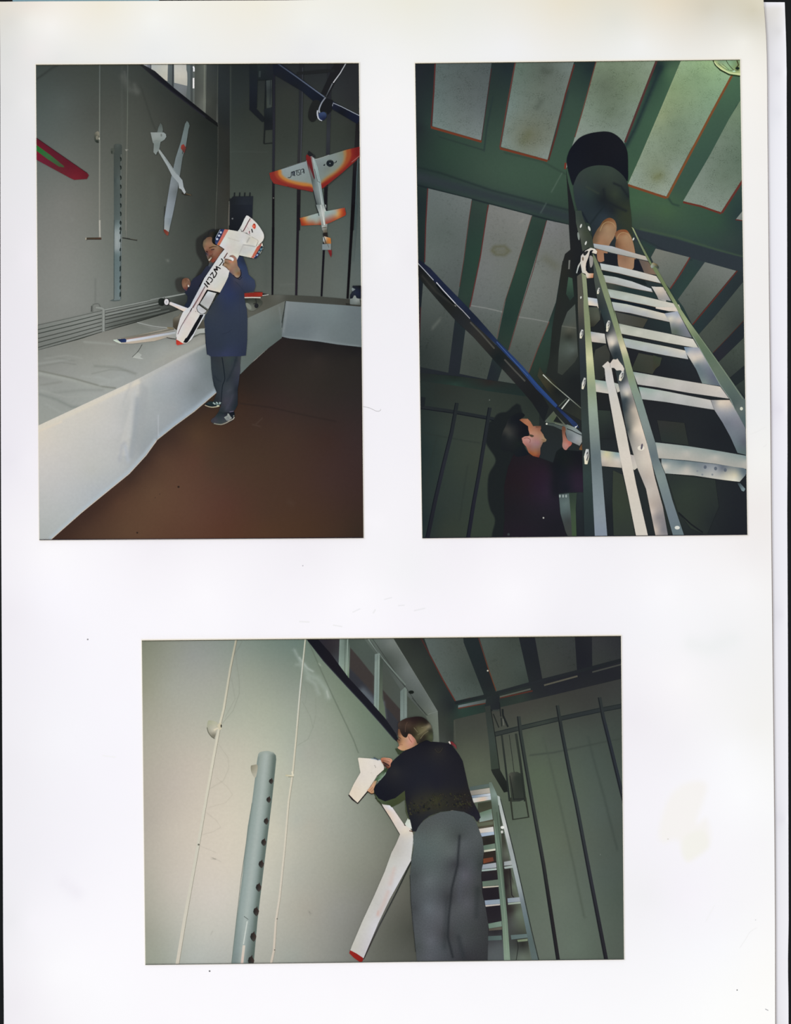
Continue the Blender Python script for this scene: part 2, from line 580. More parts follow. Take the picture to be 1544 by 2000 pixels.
# ================================================================ print 1: man carrying the model aircraft
P1 = make_print('upper left colour print of a man in a blue coat holding a white model aircraft',
                [(70, 126.6), (700.5, 123.4), (709.6, 1050.8), (77, 1054.8)])
a = P1.part('wall', 'grey green wall in the left print')
V()
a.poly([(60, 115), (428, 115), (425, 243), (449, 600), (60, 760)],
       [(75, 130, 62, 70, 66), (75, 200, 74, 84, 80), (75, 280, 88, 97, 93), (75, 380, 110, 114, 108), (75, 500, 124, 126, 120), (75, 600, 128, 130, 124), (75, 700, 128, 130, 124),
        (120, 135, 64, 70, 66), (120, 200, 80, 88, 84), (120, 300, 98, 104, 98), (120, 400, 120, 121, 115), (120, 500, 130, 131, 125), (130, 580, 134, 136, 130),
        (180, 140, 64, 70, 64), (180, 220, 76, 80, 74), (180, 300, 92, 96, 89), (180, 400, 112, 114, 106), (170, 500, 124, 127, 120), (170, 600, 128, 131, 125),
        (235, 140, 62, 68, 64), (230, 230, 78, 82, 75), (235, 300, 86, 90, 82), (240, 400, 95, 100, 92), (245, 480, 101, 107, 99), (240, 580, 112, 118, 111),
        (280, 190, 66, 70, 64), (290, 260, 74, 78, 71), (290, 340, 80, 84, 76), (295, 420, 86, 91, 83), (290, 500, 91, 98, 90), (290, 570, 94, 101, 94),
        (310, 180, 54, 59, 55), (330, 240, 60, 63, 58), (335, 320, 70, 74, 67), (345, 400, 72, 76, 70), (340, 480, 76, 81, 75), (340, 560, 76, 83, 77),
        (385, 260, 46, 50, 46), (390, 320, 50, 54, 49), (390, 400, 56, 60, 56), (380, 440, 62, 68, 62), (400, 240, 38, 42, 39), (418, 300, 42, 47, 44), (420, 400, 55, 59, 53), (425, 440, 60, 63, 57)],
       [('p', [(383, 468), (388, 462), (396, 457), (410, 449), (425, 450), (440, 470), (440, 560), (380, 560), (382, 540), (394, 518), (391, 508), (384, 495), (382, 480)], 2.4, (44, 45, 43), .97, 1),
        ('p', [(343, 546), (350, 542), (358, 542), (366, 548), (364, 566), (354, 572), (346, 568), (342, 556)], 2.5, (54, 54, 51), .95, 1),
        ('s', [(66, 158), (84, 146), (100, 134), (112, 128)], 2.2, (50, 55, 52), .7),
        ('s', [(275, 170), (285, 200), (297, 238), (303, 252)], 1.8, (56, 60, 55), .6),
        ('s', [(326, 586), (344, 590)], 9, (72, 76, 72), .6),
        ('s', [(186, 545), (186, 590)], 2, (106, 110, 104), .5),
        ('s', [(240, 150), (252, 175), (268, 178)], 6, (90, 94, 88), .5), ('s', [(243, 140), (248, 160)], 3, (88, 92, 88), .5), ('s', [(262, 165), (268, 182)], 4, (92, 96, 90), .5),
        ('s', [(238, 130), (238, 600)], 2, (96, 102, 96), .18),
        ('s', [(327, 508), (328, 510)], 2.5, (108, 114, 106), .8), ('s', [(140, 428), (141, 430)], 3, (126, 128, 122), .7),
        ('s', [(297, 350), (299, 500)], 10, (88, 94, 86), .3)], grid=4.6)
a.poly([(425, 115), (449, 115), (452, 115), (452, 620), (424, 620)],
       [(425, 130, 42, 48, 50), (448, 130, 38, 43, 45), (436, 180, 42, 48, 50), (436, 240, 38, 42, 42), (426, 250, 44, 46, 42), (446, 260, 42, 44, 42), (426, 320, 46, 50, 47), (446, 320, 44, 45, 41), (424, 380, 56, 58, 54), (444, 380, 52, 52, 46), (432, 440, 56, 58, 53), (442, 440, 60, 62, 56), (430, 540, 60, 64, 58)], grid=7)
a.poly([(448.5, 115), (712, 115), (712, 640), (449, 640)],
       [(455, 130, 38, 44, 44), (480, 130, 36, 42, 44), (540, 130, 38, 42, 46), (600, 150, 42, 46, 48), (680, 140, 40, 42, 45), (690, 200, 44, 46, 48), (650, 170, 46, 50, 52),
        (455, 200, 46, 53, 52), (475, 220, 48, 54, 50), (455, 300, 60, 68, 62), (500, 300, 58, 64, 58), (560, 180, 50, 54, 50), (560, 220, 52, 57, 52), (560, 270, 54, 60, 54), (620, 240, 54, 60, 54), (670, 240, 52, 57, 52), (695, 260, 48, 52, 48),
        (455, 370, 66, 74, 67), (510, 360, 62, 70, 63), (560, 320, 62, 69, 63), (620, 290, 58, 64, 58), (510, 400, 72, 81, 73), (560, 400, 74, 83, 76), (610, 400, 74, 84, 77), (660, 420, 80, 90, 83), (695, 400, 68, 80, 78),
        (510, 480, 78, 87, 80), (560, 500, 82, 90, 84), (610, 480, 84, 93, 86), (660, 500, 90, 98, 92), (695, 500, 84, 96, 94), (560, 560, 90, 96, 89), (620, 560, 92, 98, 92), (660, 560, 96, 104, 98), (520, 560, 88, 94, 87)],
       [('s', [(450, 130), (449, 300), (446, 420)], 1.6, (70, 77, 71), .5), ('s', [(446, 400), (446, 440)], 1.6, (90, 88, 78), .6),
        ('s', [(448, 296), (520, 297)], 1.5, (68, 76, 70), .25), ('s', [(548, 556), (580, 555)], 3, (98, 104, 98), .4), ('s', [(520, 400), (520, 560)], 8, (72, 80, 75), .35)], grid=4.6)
V(380, 110, 4.541)
a.line([(207, 610), (205, 900), (196, 1200), (185, 1540)], 1.3, (78, 82, 74))
a.line([(207, 610), (204, 900), (192, 1200)], .6, (34, 36, 34))

w = P1.part('window', 'high window with pale panes and grey frame')
V(60, 110, 4.541)
w.poly([(985, 60), (1660, 60), (1660, 610), (1544, 520), (980, 75)],
       [(1000, 80, 200, 204, 205), (1020, 100, 104, 110, 122), (1060, 110, 80, 86, 96), (1240, 200, 88, 98, 100), (1400, 200, 96, 106, 106), (1470, 120, 92, 98, 92), (1500, 300, 92, 98, 92), (1600, 200, 74, 80, 74), (1640, 400, 62, 66, 62), (1540, 480, 88, 92, 86)], grid=5)
w.poly([(1066, 60), (1216, 60), (1212, 222), (1150, 190), (1064, 128)], [(1080, 80, 176, 182, 180), (1200, 80, 192, 192, 180), (1100, 140, 176, 178, 168), (1200, 200, 190, 186, 170)])
w.poly([(1270, 60), (1378, 60), (1380, 120), (1390, 160), (1387, 262), (1272, 234)], [(1290, 80, 192, 192, 184), (1370, 80, 186, 186, 178), (1330, 180, 198, 194, 180), (1330, 240, 178, 176, 164)])
w.poly([(1272, 234), (1387, 262), (1374, 362), (1270, 292)], [(1290, 250, 112, 120, 124), (1370, 350, 104, 108, 108), (1330, 300, 116, 122, 126)])
w.line([(1243, 60), (1240, 285)], 5.5, [(1230, 80, 88, 98, 100), (1235, 280, 84, 92, 92)])
w.line([(1262, 60), (1258, 290)], 3.4, (58, 64, 68))
w.line([(1066, 60), (1066, 125)], 1.2, (64, 70, 80))
w.line([(1398, 60), (1402, 200), (1398, 392)], 6, [(1398, 80, 92, 104, 106), (1398, 380, 88, 96, 96)])
w.line([(1425, 60), (1427, 410)], 4.5, [(1425, 80, 72, 82, 84), (1425, 380, 70, 76, 74)])
w.line([(1440, 90), (1446, 105), (1446, 135)], 3.0, (232, 234, 238), round_=True)
w.line([(1443, 192), (1443, 284)], 3.2, (232, 230, 228))
w.line([(1515, 60), (1520, 500)], 4, [(1515, 80, 100, 106, 98), (1515, 480, 104, 108, 98)])
V(380, 110, 4.541)
w.poly([(0, 60), (105, 60), (98, 515), (0, 440)], [(20, 80, 72, 78, 72), (90, 80, 94, 100, 92), (50, 300, 80, 84, 78), (92, 400, 108, 112, 102), (20, 400, 76, 80, 74), (90, 500, 98, 102, 94)], grid=5)
w.line([(88, 60), (84, 510)], 2.6, (108, 113, 102))
w.poly([(105, 60), (205, 60), (190, 592), (98, 518)], [(120, 80, 60, 65, 64), (190, 80, 48, 54, 55), (120, 400, 66, 70, 64), (190, 400, 52, 56, 52), (150, 540, 58, 61, 56)], grid=5)
s = P1.part('window_sill', 'dark sloping edge below the window')
V(60, 110, 4.541)
s.poly([(960, 70), (990, 70), (1100, 130), (1260, 272), (1420, 400), (1544, 500), (1656, 590), (1660, 626), (1544, 545), (1400, 432), (1240, 310), (1100, 195)],
       [(980, 80, 40, 42, 44), (1150, 200, 26, 27, 34), (1300, 320, 24, 25, 33), (1500, 480, 22, 23, 27), (1640, 600, 24, 26, 26)],
       [('s', [(960, 85), (1100, 196), (1240, 308), (1400, 430), (1544, 540)], 1.6, (46, 46, 58), .8)], grid=3)

c = P1.part('conduit', 'pale pipe with a short wooden handle on the wall')
V(60, 110, 4.541)
c.line([(612, 60), (611, 600), (609, 1544)], 2.6, [(610, 100, 84, 92, 88), (610, 500, 108, 113, 104), (610, 1000, 126, 128, 118), (610, 1500, 136, 136, 126)])
c.line([(619, 60), (618, 740)], .7, (60, 66, 62))
c.poly([(568, 680), (598, 665), (610, 700), (606, 745), (592, 768), (568, 752), (562, 715)], [(575, 700, 84, 86, 76), (595, 690, 128, 124, 106), (590, 745, 64, 70, 62)], round_=True, grid=2)
c.spot(588, 722, 2.2, (124, 122, 106), ry=4)
c.spot(590, 757, 3.6, (46, 52, 46), ry=2.2, ang=25)
c.spot(607, 730, 1.4, (170, 168, 150), ry=2.4)
V(60, 430, 4.541)
c.line([(611, 0), (613, 150)], 3.0, (172, 170, 158))
c.line([(604, 150), (624, 150)], 1.6, (150, 146, 134))
c.line([(496, 163), (626, 162)], 3.8, [(500, 163, 70, 62, 48), (620, 163, 78, 56, 44)])
c.line([(500, 171), (625, 171)], 1.0, (48, 44, 38))
c.line([(485, 165), (496, 165)], 4.0, (176, 168, 148))
c.line([(496, 158), (496, 180)], 1, (60, 56, 48))
c = P1.part('conduit', 'pale pipe with a small bracket beside the grey tube')
V(60, 110, 4.541)
c.line([(860, 60), (858, 500), (850, 1000), (842, 1544)], 2.4, [(860, 100, 78, 84, 80), (855, 500, 92, 98, 88), (850, 900, 104, 106, 96), (842, 1500, 112, 114, 104)])
c.line([(836, 827), (864, 829)], 2.2, (112, 116, 108))
c.spot(848, 833, 1.6, (140, 140, 128))
V(60, 430, 4.541)
c.line([(845, 0), (848, 100), (848, 160)], 2.0, [(845, 20, 120, 122, 114), (848, 150, 108, 110, 102)])
c.line([(812, 157), (850, 163), (944, 178)], 2.0, (46, 48, 44), w2=2.6)
c.line([(880, 164), (942, 174)], .8, (96, 94, 82))

t = P1.part('tube', 'grey upright tube with a row of dark holes')
V(60, 110, 4.541)
t.poly([(736, 800), (738, 786), (752, 778), (785, 777), (803, 784), (808, 800), (806, 1544), (738, 1544)],
       [(742, 800, 68, 75, 70), (770, 790, 76, 84, 80), (804, 800, 64, 72, 68), (742, 1100, 62, 72, 70), (770, 1100, 78, 90, 88), (802, 1100, 84, 92, 88), (742, 1500, 76, 88, 86), (765, 1500, 104, 120, 120), (785, 1500, 88, 102, 100)], grid=2.5)
t.poly([(710, 825), (722, 815), (740, 822), (740, 850), (724, 868), (712, 855)], (74, 80, 72), round_=True)
t.spot(718, 850, 1.6, (54, 60, 54), ry=3)
V(60, 430, 4.541)
t.poly([(738, 0), (806, 0), (803, 400), (800, 705), (770, 715), (736, 710), (735, 400)],
       [(740, 20, 84, 96, 96), (764, 40, 104, 120, 120), (764, 110, 140, 152, 152), (780, 20, 100, 116, 116), (740, 300, 96, 112, 112), (762, 250, 140, 150, 150), (780, 300, 104, 122, 124), (745, 600, 100, 112, 112), (775, 600, 104, 124, 126), (770, 700, 108, 122, 122)], grid=2.5)
t.line([(740, 0), (738, 700)], 1.0, (60, 72, 70))
t.line([(765, 90), (764, 260)], 1.2, [(765, 90, 130, 142, 142), (764, 180, 160, 170, 168), (764, 260, 140, 152, 152)])
t.line([(800, 10), (797, 300), (797, 700)], 1.6, (84, 92, 90))
for y in (20, 75, 110, 180, 260, 330, 350, 420, 440, 510, 540, 590, 600, 650, 665):
    t.spot(796 + (y * 7) % 5 - 2, y, 1.5, (40, 50, 48), ry=3.6, ang=8)
t.poly([(700, 715), (735, 700), (742, 712), (790, 706), (800, 708), (780, 716), (740, 720)], (84, 94, 92))
V(60, 110, 4.541)
t.line([(801, 870), (800, 1540)], 1.2, (104, 110, 102))
for y in (915, 990, 1080, 1160, 1240, 1325, 1400, 1480, 1535):
    t.spot(798, y - 9, 1.3, (28, 34, 32), ry=3.4, ang=-12)
    t.spot(799, y + 6, 1.1, (40, 48, 44), ry=2.8, ang=14)

r = P1.part('radiator', 'long low radiator with horizontal fins along the wall')
V(60, 430, 4.541)
r.poly([(45, 935), (350, 862), (640, 798), (900, 740), (1140, 690), (1390, 640), (1390, 790), (1290, 800), (940, 905), (640, 990), (430, 1060), (60, 1162)],
       [(70, 960, 120, 124, 118), (70, 1140, 114, 118, 112), (350, 880, 128, 132, 126), (350, 1050, 120, 124, 118), (600, 820, 128, 132, 126), (600, 960, 128, 132, 126), (750, 790, 126, 130, 124), (750, 930, 92, 96, 90), (1000, 740, 112, 118, 112), (1000, 860, 74, 78, 72), (1200, 700, 88, 94, 88), (1200, 820, 60, 64, 60), (1300, 760, 56, 60, 56), (1380, 680, 58, 64, 60)], grid=3.5)
for (y0, y1, wd, cc) in ((930, 803, 1.4, (92, 96, 90)), (971, 833, 1.7, (66, 72, 66)), (1006, 868, 1.9, (64, 70, 64)), (1050, 902, 1.9, (74, 78, 72)), (1085, 935, 1.7, (66, 70, 64)), (1130, 966, 1.6, (64, 68, 62)), (1157, 992, 2.0, (56, 60, 54))):
    r.line([(45, y0 + 5), (350, (y0 + y1) / 2 + 4 - 2), (632, y1)], wd, cc)
for (y0, y1, x1, wd, cc) in ((795, 648, 1395, 1.6, (150, 156, 150)), (806, 700, 1140, 1.0, (80, 84, 80)), (828, 722, 1140, 1.5, (66, 70, 66)), (842, 738, 1140, 1.8, (134, 140, 134)), (858, 748, 1140, 1.5, (50, 54, 50)), (884, 775, 1150, 1.7, (58, 62, 58)),
                             (900, 792, 1150, 1.8, (112, 118, 112)), (922, 782, 1230, 1.4, (52, 56, 52)), (940, 800, 1230, 1.4, (98, 104, 98)), (958, 812, 1240, 1.4, (48, 52, 48)), (985, 795, 1300, 1.3, (44, 47, 43))):
    r.line([(655, y0), (x1, y1)], wd, cc)
r.line([(1060, 704), (1395, 645)], 1.4, (126, 132, 128))
b = P1.part('pipe_bracket', 'white bracket bent over the radiator', r)
b.line([(548, 815), (548, 760), (560, 745), (600, 742), (615, 770)], 1.4, (104, 108, 102), round_=True)
b.line([(540, 760), (537, 812)], 1.4, (70, 74, 70))
b.line([(575, 775), (618, 780), (642, 790), (648, 810), (646, 985)], 4.0, [(600, 780, 140, 145, 138), (646, 900, 142, 147, 141)], round_=True)
b.line([(658, 800), (657, 985)], 1.0, (88, 92, 88))
r.spot(1185, 690, 1.0, (60, 64, 60))

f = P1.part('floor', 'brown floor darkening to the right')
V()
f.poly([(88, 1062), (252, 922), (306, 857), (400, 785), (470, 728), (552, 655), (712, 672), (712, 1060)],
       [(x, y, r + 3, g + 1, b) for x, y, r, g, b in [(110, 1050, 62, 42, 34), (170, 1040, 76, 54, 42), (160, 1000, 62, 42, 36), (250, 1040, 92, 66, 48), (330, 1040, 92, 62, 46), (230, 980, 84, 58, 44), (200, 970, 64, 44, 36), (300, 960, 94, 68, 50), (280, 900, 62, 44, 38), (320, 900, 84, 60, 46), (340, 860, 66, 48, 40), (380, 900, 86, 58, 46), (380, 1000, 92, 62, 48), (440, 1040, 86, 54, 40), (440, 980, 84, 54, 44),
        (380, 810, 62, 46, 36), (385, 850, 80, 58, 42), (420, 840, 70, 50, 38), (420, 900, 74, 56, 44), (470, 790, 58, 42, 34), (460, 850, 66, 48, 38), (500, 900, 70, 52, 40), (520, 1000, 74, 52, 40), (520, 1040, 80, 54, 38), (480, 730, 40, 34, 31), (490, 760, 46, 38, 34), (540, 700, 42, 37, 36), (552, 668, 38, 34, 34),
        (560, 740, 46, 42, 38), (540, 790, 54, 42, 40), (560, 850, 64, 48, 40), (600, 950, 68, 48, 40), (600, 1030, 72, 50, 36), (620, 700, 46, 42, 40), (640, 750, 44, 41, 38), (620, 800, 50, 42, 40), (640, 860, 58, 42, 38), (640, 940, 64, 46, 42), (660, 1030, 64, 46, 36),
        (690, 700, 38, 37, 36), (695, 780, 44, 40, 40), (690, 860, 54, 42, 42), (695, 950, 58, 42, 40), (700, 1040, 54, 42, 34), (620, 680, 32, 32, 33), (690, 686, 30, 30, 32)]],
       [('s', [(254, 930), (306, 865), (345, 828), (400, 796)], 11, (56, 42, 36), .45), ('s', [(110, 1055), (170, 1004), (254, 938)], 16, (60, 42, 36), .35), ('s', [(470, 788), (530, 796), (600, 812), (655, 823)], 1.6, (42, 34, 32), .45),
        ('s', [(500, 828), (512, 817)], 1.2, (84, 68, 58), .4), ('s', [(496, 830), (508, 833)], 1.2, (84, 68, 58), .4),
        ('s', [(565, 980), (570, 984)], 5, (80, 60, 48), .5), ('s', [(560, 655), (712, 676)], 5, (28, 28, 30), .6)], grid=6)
for x, y, rr in ((348.5, 951, 2.2), (268, 1040.5, 1.8), (312, 965, 1.2), (303, 972, 1.2)):
    V()
    f.spot(x, y, rr, (52, 38, 30) if rr > 1.5 else (78, 56, 42))

tb = P1.part('table', 'long table run covered with white paper')
top_outline = [(60, 688), (155, 663), (201, 648), (268, 629.5), (346, 606), (440, 583), (532, 575.5), (578, 577), (627, 579.5), (677, 584), (715, 587), (715, 600), (675, 596.5), (558, 588.5), (482, 622), (400, 671), (340, 703), (271, 739), (180, 782), (60, 838)]
tb.poly(top_outline,
        [(x, y, r + (7 if y > 640 else 0), g + (5 if y > 640 else 0), b + (5 if y > 640 else 0)) for x, y, r, g, b in [(75, 690, 122, 127, 120), (75, 740, 136, 140, 134), (75, 760, 142, 148, 142), (75, 820, 144, 150, 142), (150, 680, 126, 130, 122), (130, 720, 138, 142, 136), (170, 700, 136, 140, 132), (150, 760, 146, 152, 146), (120, 790, 142, 148, 142), (180, 760, 150, 156, 150),
         (220, 660, 126, 128, 120), (220, 700, 142, 146, 138), (240, 730, 148, 154, 150), (280, 640, 116, 120, 112), (290, 690, 140, 146, 140), (330, 620, 100, 104, 96), (330, 650, 118, 122, 116), (320, 680, 146, 152, 146), (360, 680, 148, 152, 144), (390, 660, 140, 142, 134), (330, 700, 150, 152, 144),
         (480, 615, 94, 96, 86), (500, 595, 86, 86, 76), (520, 585, 80, 80, 70), (560, 583, 72, 74, 66), (600, 586, 68, 70, 64), (650, 590, 66, 68, 62), (690, 594, 60, 60, 54), (545, 578, 92, 94, 86)]],
        [('s', [(62, 712), (135, 702)], 2.2, (156, 160, 154), .5), ('s', [(165, 668), (195, 670), (225, 673)], 2.2, (150, 154, 146), .7),
         ('s', [(76, 729), (140, 742), (190, 756), (222, 763)], 4, (158, 162, 154), .9), ('s', [(76, 724), (140, 738), (200, 755), (226, 758)], 1.6, (120, 122, 112), .8),
         ('s', [(270, 629), (300, 640), (330, 642)], 3, (140, 142, 136), .6), ('s', [(185, 715), (230, 718), (265, 730)], 2.6, (126, 130, 122), .6), ('s', [(195, 752), (230, 740)], 3, (164, 168, 162), .5),
         ('s', [(78, 770), (110, 780), (140, 795), (155, 795)], 3, (126, 132, 126), .6), ('s', [(90, 695), (145, 705)], 2, (124, 128, 120), .4), ('s', [(80, 752), (120, 746)], 2, (122, 124, 114), .35),
         ('s', [(100, 768), (160, 762), (200, 762)], 3, (134, 138, 132), .5), ('s', [(190, 736), (210, 744), (240, 738)], 4, (160, 165, 160), .5),
         ('s', [(300, 708), (360, 680), (400, 664)], 4, (160, 162, 152), .5), ('s', [(90, 700), (130, 694), (160, 700)], 2, (150, 153, 146), .5), ('s', [(75, 716), (120, 708), (150, 712)], 1.5, (124, 127, 120), .5), ('s', [(160, 735), (200, 738), (230, 748)], 2, (160, 164, 158), .5), ('s', [(90, 790), (120, 806), (150, 806)], 2.5, (158, 162, 156), .5), ('s', [(80, 762), (130, 776), (190, 772)], 2, (160, 163, 156), .5), ('s', [(200, 700), (250, 706), (290, 700)], 2.5, (152, 156, 148), .4), ('s', [(180, 730), (215, 722), (250, 724)], 1.4, (128, 132, 124), .5)], grid=4.2)
cloth = P1.part('table_paper', 'white paper hanging down the front of the table', tb)
cloth.poly([(60, 838), (75, 831), (180, 782), (271, 739), (340, 703), (400, 671), (482, 622), (556, 588), (550, 660), (521, 682), (497, 703), (470, 730), (422, 767), (400, 787), (380, 802.5), (340, 832), (307, 859), (305, 863), (285, 889), (252, 925), (215, 955), (160, 1000), (97, 1056), (60, 1062)],
           [(x, y, r, g - 1, b - (6 if b > r else 0)) for x, y, r, g, b in [(78, 850, 212, 204, 188), (78, 900, 204, 200, 192), (78, 980, 186, 188, 184), (80, 1045, 172, 178, 180), (120, 830, 206, 202, 190), (120, 900, 198, 196, 190), (120, 960, 188, 190, 188), (130, 1010, 178, 184, 188),
            (180, 800, 204, 200, 188), (180, 860, 194, 194, 188), (180, 920, 186, 188, 188), (190, 965, 172, 180, 190), (240, 770, 196, 196, 190), (235, 840, 190, 191, 188), (230, 900, 184, 187, 190), (262, 760, 198, 196, 188), (250, 860, 172, 176, 178), (264, 850, 160, 167, 170), (270, 800, 166, 172, 176), (275, 870, 152, 160, 168),
            (300, 760, 164, 172, 178), (300, 820, 160, 167, 174), (330, 740, 164, 171, 180), (340, 800, 152, 160, 168), (370, 720, 150, 158, 168), (350, 700, 168, 170, 168), (380, 760, 124, 134, 142), (370, 800, 138, 152, 166), (400, 700, 120, 132, 138), (405, 730, 114, 126, 134), (410, 760, 122, 134, 144),
            (480, 650, 104, 114, 114), (480, 700, 94, 106, 106), (500, 640, 108, 118, 118), (520, 620, 108, 118, 118), (520, 660, 94, 106, 106), (545, 600, 104, 110, 108), (545, 640, 90, 102, 104)]],
           [('p', [(272, 743), (264, 790), (257, 850), (250, 890), (228, 888), (244, 830), (258, 775)], 4, (196, 195, 190), .75), ('p', [(275, 745), (270, 800), (263, 860), (256, 900), (272, 880), (284, 820), (290, 760)], 5, (158, 163, 165), .55), ('s', [(76, 839), (180, 790), (271, 747)], 3, (214, 205, 186), .8), ('s', [(76, 836), (180, 786), (271, 743)], 4.5, (216, 208, 190), .7), ('s', [(76, 842), (120, 824)], 2, (222, 208, 186), .7), ('s', [(275, 742), (340, 706), (400, 675)], 3.5, (184, 184, 176), .6),
            ('s', [(263, 765), (258, 800), (252, 850)], 5, (190, 192, 190), .6), ('s', [(268, 780), (262, 850), (256, 890)], 6, (152, 160, 166), .6), ('s', [(233, 900), (238, 870), (243, 865)], 4, (166, 170, 176), .6), ('s', [(245, 872), (250, 900)], 4, (170, 180, 192), .6), ('s', [(258, 742), (240, 790)], 3, (176, 178, 176), .4),
            ('s', [(99, 1051), (160, 996), (215, 951), (252, 921), (285, 884), (303, 860)], 3.4, (172, 190, 202), .7), ('s', [(309, 854), (340, 828), (380, 799), (420, 765)], 4.5, (156, 178, 196), .8), ('s', [(307, 835), (306, 858)], 1.5, (150, 156, 160), .6), ('s', [(309, 810), (309, 850)], 1.2, (184, 190, 196), .5),
            ('s', [(470, 690), (500, 668), (545, 640)], 8, (102, 114, 112), .3), ('s', [(545, 600), (552, 650)], 2, (120, 128, 128), .4)], grid=4.2)
cloth.poly([(558, 588), (567, 589), (675, 596.5), (715, 600), (715, 679), (660, 673), (622, 667), (565, 661), (550, 657.5), (553, 630)],
           [(560, 600, 122, 132, 134), (560, 640, 104, 116, 120), (600, 600, 116, 128, 130), (600, 640, 104, 116, 120), (650, 605, 114, 128, 130), (650, 650, 106, 118, 120), (695, 610, 100, 112, 116), (695, 670, 100, 112, 114), (620, 662, 116, 128, 132)],
           [('s', [(562, 591), (553, 650)], 2.2, (128, 136, 138), .6), ('s', [(556, 658), (600, 663), (700, 676)], 2, (128, 140, 142), .5)], grid=5)
cloth.line([(558, 588), (553, 612), (550, 640)], 1.0, (52, 58, 58))
V(60, 430, 4.541)
cloth.line([(988, 1102), (950, 1165), (900, 1215)], 1.3, (70, 74, 68), round_=True)
cloth.poly([(900, 1218), (950, 1170), (985, 1195), (970, 1215), (1000, 1230), (960, 1230)], [(910, 1216, 176, 180, 172), (950, 1180, 160, 164, 156), (990, 1228, 180, 184, 178)], grid=3)
V()
cloth.line([(97, 1056), (160, 1000.5), (215, 955.5), (252, 925.5), (285, 889.5), (306, 860)], 1.2, (206, 190, 172))
cloth.line([(306, 859.5), (340, 832.5), (380, 803), (422, 767)], 1.2, (190, 178, 160))
f2 = P1.part('table_gap', 'dark gap where the two tables meet', tb)
V(380, 400, 4.541)
f2.poly([(793, 945), (786, 990), (778, 1040), (776, 1060), (770, 1040), (780, 980)], (44, 50, 50))

# ---- posts and climbing bars on the back wall
V(380, 110, 4.541)
bars = []
for pts, w0, w1, cs in (
        ([(700, 60), (702, 600), (698, 1000), (696, 1544)], 5.4, 4.6, [(700, 80, 30, 32, 42), (704, 600, 38, 40, 50), (698, 1000, 40, 42, 50), (696, 1300, 24, 22, 26), (696, 1500, 26, 24, 28)]),
        ([(948, 60), (940, 600), (925, 1000), (918, 1544)], 8.4, 5.6, [(948, 80, 36, 38, 42), (936, 600, 44, 48, 54), (930, 900, 48, 48, 50), (918, 1200, 34, 32, 36), (918, 1500, 30, 28, 32)]),
        ([(1196, 60), (1190, 500), (1180, 900), (1162, 1200), (1158, 1544)], 8.0, 4.8, [(1196, 400, 38, 40, 46), (1184, 700, 50, 54, 60), (1180, 850, 44, 46, 54), (1165, 1200, 26, 26, 30), (1158, 1400, 26, 26, 32)]),
        ([(1450, 560), (1436, 800), (1420, 1000), (1405, 1300), (1392, 1544)], 8.5, 5.6, [(1450, 600, 30, 30, 32), (1430, 850, 38, 36, 38), (1415, 1100, 24, 24, 30), (1392, 1500, 20, 20, 24)])):
    g = P1.part('climbing_pole', 'dark upright pole on the back wall')
    V(380, 110, 4.541)
    g.line(pts, w0, cs, w2=w0 * .8, grid=6)
    bars.append(g)
V(380, 400, 4.541)
for g, pts, w0, w1, cs in ((bars[0], [(696, 200), (692, 500), (689, 800)], 4.8, 3.4, (24, 22, 28)), (bars[1], [(920, 0), (912, 300), (900, 803)], 5.2, 4.2, [(920, 50, 28, 26, 32), (905, 600, 36, 30, 40)]),
                           (bars[2], [(1160, 0), (1145, 400), (1124, 812)], 4.6, 3.6, (24, 22, 30)), (bars[3], [(1405, 0), (1380, 400), (1355, 832)], 6.2, 4.4, (20, 18, 22))):
    g.line(pts, w0, cs, w2=w1)
V(380, 110, 4.541)
bars[1].line([(957, 100), (950, 600), (938, 980)], 2.0, [(957, 200, 50, 54, 62), (945, 800, 62, 66, 72)])
bars[3].line([(1448, 900), (1436, 1100), (1420, 1540)], 2.4, [(1440, 1000, 66, 84, 88), (1420, 1400, 60, 76, 76)])
V(380, 400, 4.541)
bars[3].line([(1436, 0), (1430, 200), (1405, 500)], 2.0, [(1436, 50, 62, 78, 78), (1405, 450, 84, 96, 94)])
bars[0].spot(699, -60, 1.2, (110, 108, 104))

fr = P1.part('pulley_frame', 'dark bent iron frame with a hanging weight')
V(380, 110, 4.541)
fr.poly([(488, 60), (560, 60), (552, 455), (545, 462), (614, 538), (614, 580), (596, 582), (486, 475)], [(520, 100, 30, 36, 40), (520, 300, 28, 34, 44), (510, 450, 26, 30, 38), (590, 560, 28, 32, 36)], grid=5)
fr.line([(560, 130), (560, 210), (690, 205)], 2.4, (30, 35, 38))
fr.poly([(555, 60), (700, 60), (700, 200), (560, 205)], [(570, 100, 34, 42, 44), (690, 100, 32, 36, 44), (620, 180, 30, 36, 40)], grid=6)
fr.line([(578, 130), (576, 185)], 4, (48, 56, 58))
fr.line([(632, 205), (625, 400), (620, 640), (614, 775)], 2.4, [(632, 220, 26, 32, 36), (618, 700, 30, 34, 34)])
fr.line([(616, 776), (688, 769)], 1.6, (30, 34, 34))
fr.poly([(634, 215), (684, 210), (684, 450), (640, 470)], [(660, 250, 58, 66, 66), (650, 400, 60, 68, 64), (680, 300, 44, 50, 52)], grid=4)
fr.poly([(614, 470), (640, 460), (690, 452), (688, 650), (622, 655)], [(660, 480, 34, 40, 44), (640, 560, 26, 30, 34), (660, 640, 30, 34, 38)], grid=5)
fr.line([(672, 210), (668, 430)], 1.6, (40, 46, 48))

